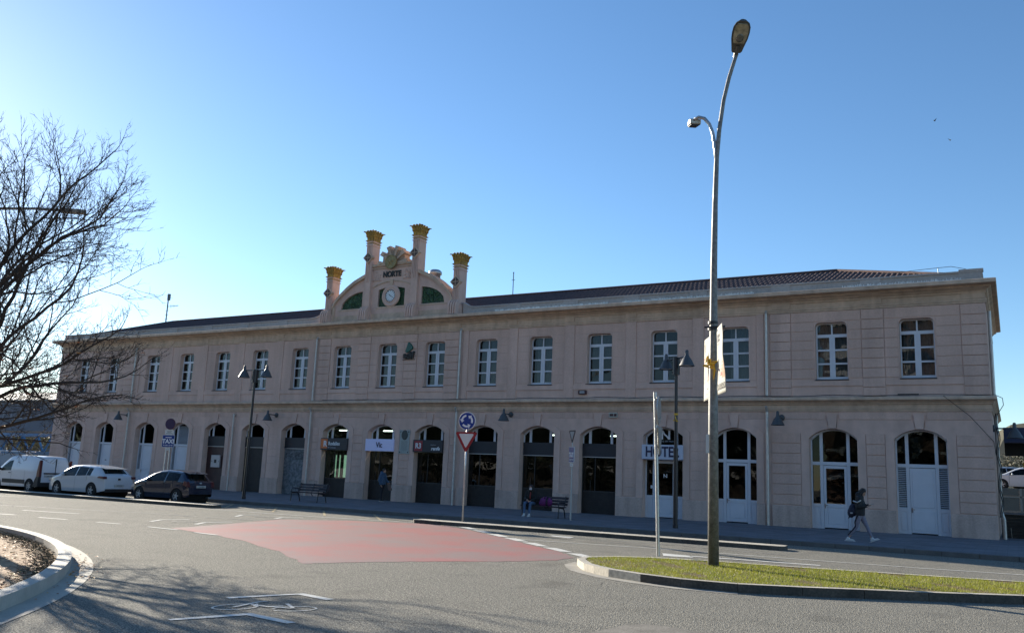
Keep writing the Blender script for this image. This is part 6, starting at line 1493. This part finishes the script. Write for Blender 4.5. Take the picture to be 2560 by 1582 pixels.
b = MB(); b.tube([V['hipR']+Vector((-0.02, -0.105, -0.02)), V['knR']+Vector((-0.03, -0.066, 0.15)), V['knR']+Vector((-0.02, -0.062, 0.0)), V['anR']+Vector((-0.0, -0.05, 0.08))], [0.022, 0.02, 0.018, 0.014], 6, True, 0.5); b.build('side_stripe', denim_dark, [c_ for c_ in pw.children if c_.name.startswith('trousers')][0], smooth=True)
t = thing('backpack', 'navy backpack hanging low behind the walking woman', 'backpack', (-4.52, 31.3, 0.15), R_(-3))
b = MB(); b.ball((-0.2, -0.02, 1.02), 0.2, 14, (0.75, 0.95, 1.05)); b.ball((-0.27, -0.04, 0.93), 0.17, 12, (0.7, 0.9, 1.0)); bag = b.build('bag', M('navy_bag', (0.012, 0.014, 0.035), 0.75), t); remesh(bag, 0.014, 3)
b = MB()
for q in (-1, 1): b.tube([(-0.13, q*0.1, 1.16), (-0.1, q*0.14, 1.3), (0.0, q*0.15, 1.42), (0.1, q*0.15, 1.3), (0.08, q*0.17, 1.1), (-0.08, q*0.16, 0.95)], 0.018, 6)
b.tube([(-0.3, -0.08, 0.84), (-0.34, -0.1, 0.74)], 0.018, 5); b.build('strap', black_pl, t)
b = MB(); b.box(-0.26, -0.18, -0.225, -0.2, 0.9, 0.95); b.build('logo_patch', M('patch_grey', (0.3, 0.3, 0.32), 0.7), t)
t = thing('phone', 'pale phone held in both hands by the walking woman', 'phone', (-4.52, 31.3, 0.15), R_(-3)); b = MB(); b.box(-0.04, 0.04, -0.075, 0.075, -0.004, 0.004); o = b.build('case', M('phone_pale', (0.4, 0.42, 0.45), 0.3), t); o.location = (0.385, 0.0, 1.235); o.rotation_euler = (0, R_(-25), 0)
# man standing in front of the lit entrance
bluej = M('denim_jacket', (0.05, 0.09, 0.15), 0.85, noise=(12, 0.2)); greyv = M('grey_blue_gilet', (0.035, 0.04, 0.06), 0.85)
J = dict(head=(0.07, 0, 1.64), neck=(0.0, 0, 1.49), shL=(0, 0.19, 1.43), shR=(0, -0.19, 1.43), elL=(0.08, 0.24, 1.14), elR=(-0.08, -0.25, 1.14), wrL=(0.28, 0.16, 1.02), wrR=(0.04, -0.24, 0.9),
         hipL=(0, 0.09, 0.92), hipR=(0, -0.09, 0.92), knR=(0.03, -0.1, 0.5), anR=(0.02, -0.1, 0.1), knL=(-0.08, 0.1, 0.52), anL=(-0.12, 0.12, 0.1), curl=0.4, pnL=(0, -1, 0.2))
person('man in blue denim jacket and black trousers standing before the Vic entrance', (-29.75, 37.9, 0.15), R_(8), J, dict(jt=1.15, jm=bluej, tm=denim_dark, sm=black_pl, hem=-0.05), hair='short', hood=True)
t = thing('shopping_bag', 'brown paper bag held by the man at the station entrance', 'bag', (-29.75, 37.9, 0.15), R_(8)); b = MB(); b.prism([(0.25, 1.0), (0.36, 1.0), (0.52, 0.62), (0.38, 0.58), (0.3, 0.7)], 'y', 0.06, 0.2); o = b.build('bag', M('brown_paper', (0.16, 0.10, 0.08), 0.85), t); bevel(o, 0.01); b = MB(); b.tube([(0.27, 0.13, 0.99), (0.29, 0.14, 1.06), (0.34, 0.13, 0.99)], 0.006, 5); b.build('handle', MC['brown_paper'], t)
# seated person with face mask
jeans = M('blue_jeans', (0.07, 0.12, 0.21), 0.85, noise=(10, 0.2)); blackc = M('black_coat', (0.008, 0.009, 0.009), 0.85)
J = dict(head=(0.06, 0, 1.20), neck=(-0.02, 0, 1.06), shL=(-0.04, 0.18, 1.0), shR=(-0.04, -0.18, 1.0), elL=(0.08, 0.24, 0.74), elR=(0.08, -0.24, 0.74), wrL=(0.30, 0.1, 0.66), wrR=(0.30, -0.1, 0.70),
         hipL=(-0.03, 0.1, 0.55), hipR=(-0.03, -0.1, 0.55), knL=(0.42, 0.13, 0.56), knR=(0.42, -0.13, 0.56), anL=(0.46, 0.1, 0.11), anR=(0.48, -0.12, 0.11), curl=0.7, pnL=(0, -1, -0.3), pnR=(0, 1, -0.3))
ps, P, V = person('seated person in black coat, red top, blue jeans and white face mask', (-18.0, 33.2, 0.15), R_(-82), J, dict(jt=1.15, jm=blackc, tm=jeans, sm=shoe_w, hem=0.05), mask=True)
b = MB(); b.tube([(0.075, 0, 1.0), (0.12, 0, 0.88), (0.13, 0, 0.72)], [0.05, 0.055, 0.05], 10, True, 0.5); b.build('red_top', M('red_top', (0.22, 0.035, 0.03), 0.85), [c_ for c_ in ps.children if c_.name.startswith('jacket')][0], smooth=True)
t = thing('duffel_bag', 'magenta and dark bag lying on the bench beside the seated person', 'bag', (-17.25, 33.15, 0.62))
b = MB(); b.ball((0, 0, 0.16), 0.3, 16, (1.0, 0.55, 0.75)); b.ball((-0.12, 0, 0.1), 0.2, 12, (1.1, 0.7, 0.7)); o = b.build('bag', M('magenta_fabric', (0.13, 0.012, 0.11), 0.75), t); remesh(o, 0.016, 3)
b = MB(); b.lathe([(0.235, -0.04), (0.25, 0), (0.235, 0.04)], (0, 0, 0), 24, 'x'); o = b.build('band', M('dark_purple_band', (0.015, 0.006, 0.02), 0.8), t, smooth=True); o.location = (0.1, 0, 0.15); o.scale = (1, 0.72, 0.98)
b = MB(); b.tube([(-0.05, -0.12, 0.3), (0.05, -0.16, 0.42), (0.18, -0.14, 0.34)], 0.015, 6); b.build('handle', MC['dark_purple_band'], t)
# three people seen beyond the vans, heads and shoulders over the roofs
J = dict(head=(0.04, 0, 1.62), neck=(0.0, 0, 1.47), shL=(0, 0.18, 1.42), shR=(0, -0.18, 1.42), elL=(-0.03, 0.23, 1.14), elR=(0.03, -0.23, 1.14), wrL=(0.08, 0.22, 0.9), wrR=(0.12, -0.22, 0.92),
         hipL=(0, 0.09, 0.92), hipR=(0, -0.09, 0.92), knR=(0.1, -0.1, 0.5), anR=(0.05, -0.1, 0.1), knL=(-0.02, 0.1, 0.5), anL=(-0.2, 0.1, 0.12))
coat2 = M('dark_green_coat', (0.02, 0.022, 0.018), 0.85)
person('person in dark coat walking beyond the van windscreen', (-62.6, 34.5, 0.15), R_(-60), J, dict(jt=1.15, jm=blackc, tm=denim_dark, sm=black_pl, hem=-0.1), hair='short')
person('shorter person in black bending beside the walker beyond the van', (-61.5, 33.2, 0.05), R_(-60), J, dict(jt=1.2, jm=puffer, tm=denim_dark, sm=black_pl, hem=-0.1), hair='long', sc=0.95)
person('person in dark coat with pale cap at the left corner of the station', (-61.2, 37.2, 0.15), R_(-100), J, dict(jt=1.15, jm=coat2, tm=denim_dark, sm=black_pl, hem=-0.2, hm=M('pale_cap', (0.4, 0.38, 0.36), 0.8)), hair='short', sc=1.04)
# ============================================================ bare tree in the planter
bark = M('tree_bark', (0.045, 0.036, 0.030), 0.9, noise=(8, 0.3)); rs = random.Random(123)
tree = thing('bare_tree', 'large leafless tree with fine twigs reaching in from the left edge', 'tree', (-21.6, 11.2, 0.06))
trunk = MB(); br_ = MB(); tips = []
def grow(p, d, ln, r, lv, mb):
    segs = max(3, int(ln/0.35)) if lv < 3 else 4
    pts = [p.copy()]; rad = [r]; dd = d.copy()
    for i in range(segs):
        w_ = 0.10 if lv == 0 else 0.16
        dd = (dd+Vector((rs.gauss(0, w_), rs.gauss(0, w_), rs.gauss(0.035 if lv < 2 else 0.06, w_*0.8)))).normalized()
        pts.append(pts[-1]+dd*ln/segs); rad.append(r*(1-(i+1)/segs*(0.5 if lv < 3 else 0.6)))
    mb.tube(pts, rad, (10, 7, 5, 4, 3, 3)[lv], cap=(lv < 2))
    if lv >= 5: return
    if lv >= 3: tips.append(pts[-1])
    n_ = (0, 8, 6, 4, 2)[lv] if lv else 0
    for k in range(n_):
        t_ = (0.18+0.8*(k+rs.random())/n_); i = min(int(t_*segs), segs-1); q = pts[i].lerp(pts[i+1], t_*segs-i)
        base = (pts[i+1]-pts[i]).normalized(); ax_ = base.cross(Vector((rs.gauss(0, 1), rs.gauss(0, 1), rs.gauss(0, 1)))).normalized()
        ang = R_(rs.uniform(28, 58)); nd = (base*math.cos(ang)+ax_*math.sin(ang)); nd.z += 0.10 if lv > 1 else 0.0; nd.normalize()
        grow(q, nd, ln*rs.uniform(0.38, 0.62)*(1.1-0.35*t_), max(rad[i]*rs.uniform(0.45, 0.6), 0.006), lv+1, mb)
    if lv < 5: grow(pts[-1], dd, ln*0.42, rad[-1]*0.9, lv+1, mb)
tp = [Vector((0, 0, 0)), Vector((0.02, 0, 0.8)), Vector((0.05, 0.03, 1.7)), Vector((0.04, 0.02, 2.6))]
trunk.tube(tp, [0.24, 0.19, 0.17, 0.16], 14); trunk.tube([Vector((0, 0, 0)), Vector((0, 0, 0.12))], [0.32, 0.2], 14)
trunk.build('trunk', bark, tree, smooth=True)
ld = tp[-1]
leader = [ld]; d = Vector((0.03, 0, 1))
for (az, el, ln, h) in [(-25, 12, 4.3, 2.3), (10, 22, 4.6, 2.6), (-60, 20, 4.2, 2.5), (45, 15, 4.2, 2.9), (-5, 38, 4.6, 3.2), (-40, 42, 4.4, 3.6), (25, 48, 4.4, 4.0), (-10, 60, 4.6, 4.6), (100, 30, 4.0, 3.0), (180, 30, 4.0, 3.0), (-120, 30, 4.0, 3.2), (60, 60, 4.2, 5.0), (-75, 55, 4.2, 4.8), (0, 80, 4.4, 5.4), (-15, 5, 3.9, 2.1)]:
    a = R_(az); e = R_(el); nd = Vector((math.cos(a)*math.cos(e), math.sin(a)*math.cos(e), math.sin(e)))
    grow(Vector((0.04, 0.02, h)), nd, ln*(0.84 if el > 35 else 0.76), 0.055, 1, br_)
br_.tube([Vector((0.04, 0.02, 2.6)), Vector((0.08, 0, 4.2)), Vector((0.02, 0.05, 6.0))], [0.13, 0.09, 0.05], 10)
br_.build('branches', bark, tree)
b = MB()
low = [p for p in tips if p.z < 5.2 and p.x > 1.0]
for k in range(60):
    p = rs.choice(low); leaf(b, (p.x, p.y, p.z-0.05), rs.uniform(0.05, 0.085), rs)
b.build('withered_leaves', lf, tree)
# street lamp head showing through the tree
t = thing('street_lamp', 'distant street lamp head on a long arm behind the tree twigs', 'street lamp', (-31.5, 14.2, 0.0))
b = MB(); b.tube([(0, 0, 0), (0, 0, 8.0), (0.1, 0.1, 9.0), (0.7, 0.5, 9.75), (1.6, 1.1, 10.0), (3.0, 2.1, 10.12), (3.8, 2.6, 10.1)], [0.12, 0.08, 0.06, 0.055, 0.05, 0.045, 0.045], 10); b.build('pole', galv_dull, t)
b = MB(); b.prism([(0, -0.08), (0.12, -0.15), (0.6, -0.16), (0.8, -0.08), (0.8, 0.08), (0.6, 0.16), (0.12, 0.15), (0, 0.08)], 'z', -0.07, 0.06); o = b.build('lantern', M('old_lantern', (0.2, 0.18, 0.15), 0.5), t); bevel(o, 0.02); o.location = (3.75, 2.58, 10.1); o.rotation_euler = (0, 0, R_(35))
# ============================================================ left background
blue_d = M('canopy_blue_dark', (0.035, 0.065, 0.13), 0.5, noise=(1, 0.15)); blue_l = M('truss_blue', (0.10, 0.24, 0.42), 0.5, noise=(2, 0.1)); rail_w = M('white_rail', (0.7, 0.7, 0.7), 0.4)
t = thing('platform_canopy', 'dark blue flat platform canopy left of the station', 'canopy', (-78, 47, 0.15))
b = MB(); b.box(-26, 6.6, -1.5, 3.2, 3.75, 4.75); b.box(-26, 6.7, -1.6, 3.3, 4.75, 4.85); b.build('roof', blue_d, t)
for x in (-24, -16, -8, 5.9):
    b = MB(); b.box(x-0.35, x+0.35, 0.5, 0.9, 0, 3.75); b.build('column', blue_d, t)
t = thing('lattice_footbridge', 'light blue lattice truss footbridge behind the dark canopy', 'footbridge', (-88, 55, 0))
b = MB(); b.box(-22, 7.5, -0.12, 0.12, 3.75, 4.15); b.box(-22, 7.5, -0.12, 0.12, 1.9, 2.25)
for k in range(11):
    x = -21+k*2.6; b.tube([(x, 0, 2.1), (x+1.3, 0, 3.9), (x+2.6, 0, 2.1)], 0.13, 4)
b.build('truss', blue_l, t); b = MB(); b.box(-22, 7.5, 0.3, 2.5, 1.85, 1.95); b.build('deck', blue_d, t)
for x in (-20, -9, 6.5): b = MB(); b.box(x-0.2, x+0.2, 0.2, 0.6, 0, 1.9); b.build('column', blue_l, t)
t = thing('railing', 'white top rail over pale mesh panels beside the station end', 'railing', (-78, 43.5, 0.15))
b = MB(); b.tube([(-30, 0, 1.95), (7.2, 0, 1.95)], 0.05, 8); b.build('top_rail', rail_w, t)
b = MB(); b.box(-30, 7.2, 0.02, 0.1, 0.1, 1.75); b.build('panel', M('pale_panel', (0.33, 0.35, 0.37), 0.7, noise=(0.8, 0.1)), t)
for x in range(-30, 8, 4): b = MB(); b.box(x-0.04, x+0.04, -0.04, 0.04, 0, 1.95); b.build('post', rail_w, t)
t = thing('industrial_building', 'long low grey shed with pale roof far behind the platform canopy', 'building', (-165, 100, 0))
b = MB(); b.box(-90, 22, 0, 30, 0, 12.2); b.build('wall', M('shed_wall', (0.17, 0.165, 0.19), 0.9, noise=(0.25, 0.25), noise2=(1.5, 0.2)), t)
b = MB(); b.prism([(-0.5, 12.2), (-0.5, 12.4), (9, 14.9), (30.5, 12.4), (30.5, 12.2)], 'x', -91, 23); b.build('roof', M('shed_roof', (0.38, 0.37, 0.36), 0.8, noise=(0.3, 0.15)), t)
b = MB(); rs = random.Random(14)
for k in range(26): x = -60+k*3.1+rs.uniform(-.5, .5); b.box(x, x+rs.uniform(0.3, 1.1), -0.05, 0, rs.uniform(6.2, 7.5), rs.uniform(8.6, 10.8))
b.build('wall_stain', M('shed_stain', (0.27, 0.26, 0.29), 0.9), t)
def leafy(label, loc, h, r, col, seed, n_=1500, trunkh=0.4, autumn=False):
    rs = random.Random(seed); t = thing('tree', label, 'tree', loc)
    b = MB(); b.tube([(0, 0, 0), (0.1, 0, h*0.3), (0, 0.1, h*0.55)], [h*0.03, h*0.022, h*0.015], 8)
    cl = []
    for k in range(9):
        a = rs.uniform(0, 6.28); e = rs.uniform(0.2, 1.2); l_ = r*rs.uniform(0.6, 1.0); s0 = Vector((0, 0, h*rs.uniform(0.3, 0.55))); q = s0+Vector((math.cos(a)*math.cos(e)*l_, math.sin(a)*math.cos(e)*l_, math.sin(e)*l_*0.9)); b.tube([s0, s0.lerp(q, 0.5)+Vector((0, 0, 0.15)), q], [h*0.012, h*0.008, 0.02], 5); cl.append(q); cl.append(s0.lerp(q, 0.6))
    b.build('trunk', bark, t); b = MB()
    for k in range(n_):
        c_ = rs.choice(cl); q = c_+Vector((rs.gauss(0, r*0.24), rs.gauss(0, r*0.24), rs.gauss(0, r*0.2))); s_ = rs.uniform(0.06, 0.16)*r/2.2; u = Vector((rs.gauss(0, 1), rs.gauss(0, 1), rs.gauss(0, 1))).normalized(); v = u.cross(Vector((rs.gauss(0, 1), rs.gauss(0, 1), 1))).normalized()
        b.cur = rs.choice((0, 0, 1)); b.poly([q-u*s_, q+v*s_*0.6, q+u*s_, q-v*s_*0.6])
    b.build('crown', [M('leaf_%s_a' % seed, col, 0.7), M('leaf_%s_b' % seed, tuple(x*0.55 for x in col), 0.7)], t); return t
leafy('autumn tree with sparse ochre leaves seen through the blue lattice', (-100, 66, 0), 6.5, 3.0, (0.22, 0.17, 0.06), 5, 1600)
leafy('second ochre tree beyond the lattice close to the station corner', (-92.5, 68, 0), 5.5, 2.4, (0.18, 0.15, 0.08), 6, 900)
leafy('yellowing tree at the far left behind the lattice footbridge', (-110, 66, 0), 6.5, 3.2, (0.25, 0.2, 0.08), 7, 1500)
# ============================================================ right background
t = thing('platform_canopy', 'dark navy platform canopy right of the station', 'canopy', (6, 45, 0.15))
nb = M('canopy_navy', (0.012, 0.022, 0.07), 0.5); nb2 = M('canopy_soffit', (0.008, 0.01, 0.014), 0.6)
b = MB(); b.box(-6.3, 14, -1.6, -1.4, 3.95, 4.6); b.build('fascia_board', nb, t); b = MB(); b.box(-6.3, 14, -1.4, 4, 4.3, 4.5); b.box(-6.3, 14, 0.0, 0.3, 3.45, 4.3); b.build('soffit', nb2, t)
for x in (2.5, 9): b = MB(); b.box(x-0.15, x+0.15, 0, 0.3, 1.0, 3.45); b.build('column', nb, t)
t = thing('platform_wall', 'dark stained timber retaining wall with pale panel fence on top', 'wall', (0, 41.5, 0.15))
b = MB(); rs = random.Random(6)
for k in range(7): b.box(-0.55, 14, rs.uniform(-0.02, 0.02), 0.3, k*0.135, k*0.135+0.125)
b.build('timber', M('stained_timber', (0.03, 0.025, 0.02), 0.9, noise=(2, 0.5)), t); b = MB(); b.box(-0.6, 14, -0.08, 0.3, 0.95, 1.02); b.build('ledge', M('ledge_grey', (0.13, 0.135, 0.15), 0.8), t)
pf = M('panel_beige', (0.20, 0.18, 0.15), 0.8, noise=(2, 0.1)); pr_ = M('panel_rail', (0.34, 0.31, 0.27), 0.6)
for k in range(8):
    x = -0.55+k*0.75*1.0; b = MB(); b.box(x+0.04, x+0.68, 0.1, 0.14, 1.1, 1.62); b.box(x+0.04, x+0.68, 0.1, 0.14, 1.7, 2.0); b.build('fence_panel', pf, t)
    b = MB(); b.box(x-0.04, x+0.04, 0.08, 0.16, 1.02, 2.0); b.box(x, x+0.75, 0.08, 0.16, 1.62, 1.67); b.box(x, x+0.75, 0.08, 0.16, 1.05, 1.08); b.build('fence_frame', pr_, t)
for x in (-0.42, -0.2):
    t = thing('marker_post', 'thin pale stick leaning at the foot of the dark timber wall, %s one' % ('left' if x < -0.3 else 'right'), 'post', (x, 41.1, 0.15)); b = MB(); b.tube([(0, 0, 0), (-0.02, 0, 0.42)], 0.008, 5); b.build('stick', pr_, t)
b = MB(); b.box(-30, 60, 62, 100, -0.2, 2.25); struct('car_park', b, asph)
b = MB(); N = 40
for i in range(N+1):
    x = -90+i*6; h = 9+4*math.sin(i*0.5)+2*math.sin(i*1.3); b.v += [(x, 150, 0), (x, 175, h)]
for i in range(N): b.face((2*i, 2*i+2, 2*i+3, 2*i+1))
struct('hill', b, M('hill_ground', (0.10, 0.09, 0.06), 0.95, noise=(0.08, 0.3)))
leafy('twiggy olive tree behind the parked cars right of the station', (-0.6, 76, 2.2), 2.6, 1.6, (0.15, 0.14, 0.09), 15, 1300)
leafy('dark leafy tree at the right edge behind the parked cars', (1.6, 80, 2.2), 2.9, 1.8, (0.03, 0.045, 0.02), 16, 2600)
bs_ = dict(SA); silv = M('car_silver_paint', (0.30, 0.31, 0.33), 0.3, 0.3, coat=0.5)
car('parked_car', 'silver car parked beyond the platform fence, half hidden by the station end', (1.3, 70, 2.25), R_(200), bs_, silv)
bs2 = dict(SB); car('parked_car', 'pale small car at the right edge beyond the platform fence', (2.4, 66.5, 2.25), R_(180), bs2, M('car_pale_paint', (0.45, 0.47, 0.5), 0.3, coat=0.5))
b = MB(); t = thing('yellow_lamp', 'small yellow signal lamp hanging under the right canopy', 'lamp', (0.44, 44.5, 3.0)); b.lathe([(0, 0), (0.06, 0.02), (0.07, 0.28), (0, 0.3)], (0, 0, 0), 10); b.build('signal_body', M('signal_yellow', (0.7, 0.45, 0.03), 0.5), t); b = MB(); b.tube([(0, 0, 0.3), (0, 0, 0.6)], 0.012, 5); b.build('rod', black_m, t)
# ============================================================ street behind the camera, mirrored in the station windows
def block(loc, w_, d_, floors, col, label):
    t = thing('apartment_building', label, 'building', loc); H_ = floors*3.0+1
    b = MB(); b.box(-w_/2, w_/2, -d_, 0, 0, H_); b.build('wall', M('brick_%d' % floors, col, 0.9, noise=(1, 0.15)), t)
    s = MB(); g = MB(); wm = M('balcony_white', (0.6, 0.6, 0.58), 0.7); gm_ = M('dark_window', (0.03, 0.035, 0.04), 0.2)
    for f in range(1, floors):
        z = f*3.0
        for k in range(int(w_/6)):
            x = -w_/2+3+k*6
            s.box(x-2.2, x+2.2, 0, 1.3, z-0.2, z); s.box(x-2.2, x+2.2, 1.2, 1.3, z, z+0.55); g.box(x-1.6, x+0.2, 0.0, 0.06, z+0.1, z+2.2); g.box(x+1.0, x+1.9, 0.0, 0.06, z+0.9, z+2.2)
    s.box(-w_/2-0.3, w_/2+0.3, -d_-0.3, 0.4, H_, H_+0.5)
    s.build('balcony', wm, t); g.build('window', gm_, t)
block((-2, -32, 0), 36, 12, 7, (0.17, 0.115, 0.09), 'brick apartment block with white balconies behind the viewpoint')
block((28, -40, 0), 20, 12, 5, (0.34, 0.24, 0.18), 'lower tan apartment block behind the viewpoint to the right')
leafy('street tree behind the viewpoint seen only in window reflections', (-12, -16, 0), 8, 3.2, (0.06, 0.08, 0.03), 25, 1800)
hr = leafy('large dark evergreen behind the viewpoint, first of a row seen in the door reflections', (-32, -22, 0), 10, 6.5, (0.03, 0.04, 0.02), 35, 2600)
for k in range(8): copytree(hr, (-47-15*k, -24-(k % 3)*2, 0), 0.7*k, 'dark evergreen behind the viewpoint, number %s in the reflected row' % ('two', 'three', 'four', 'five', 'six', 'seven', 'eight', 'nine')[k])
block((-100, -38, 0), 150, 10, 4, (0.06, 0.05, 0.045), 'long dark block added behind the viewpoint to darken the door reflections')  # unseen mass added so doors and fanlights mirror dark instead of bright sky
# birds
for k, (px, py, pz, s_) in enumerate(((-6, 110, 46, 0.5), (-4.5, 112, 44, 0.45), (4.6, 110, 43, 0.5), (3.8, 108, 40.5, 0.45), (-96, 110, 27.5, 0.5))):
    lab = ('dark bird high above the roof, upper left of the pair', 'dark bird just right of and below another over the roof', 'dark bird near the right edge of the sky, upper one', 'dark bird near the right edge of the sky, lower one', 'lone dark bird in the sky left of the gable')[k]
    b = MB(); b.tube([(-0.3*s_, 0, 0), (0, 0, 0.02), (0.35*s_, 0, 0)], [0.03, 0.09*s_*2, 0.02], 6); b.poly([(-0.1, 0, 0), (0.12, 0, 0), (0.0, -0.7*s_, 0.25)]); b.poly([(-0.1, 0, 0), (0.12, 0, 0), (0.0, 0.7*s_, 0.25)])
    o = b.build('bird', black_m, None); o.location = (px, py, pz); o.rotation_euler = (0, 0, 1+k); tag(o, lab, 'bird', 'birds in the sky')
bpy.context.view_layer.update()
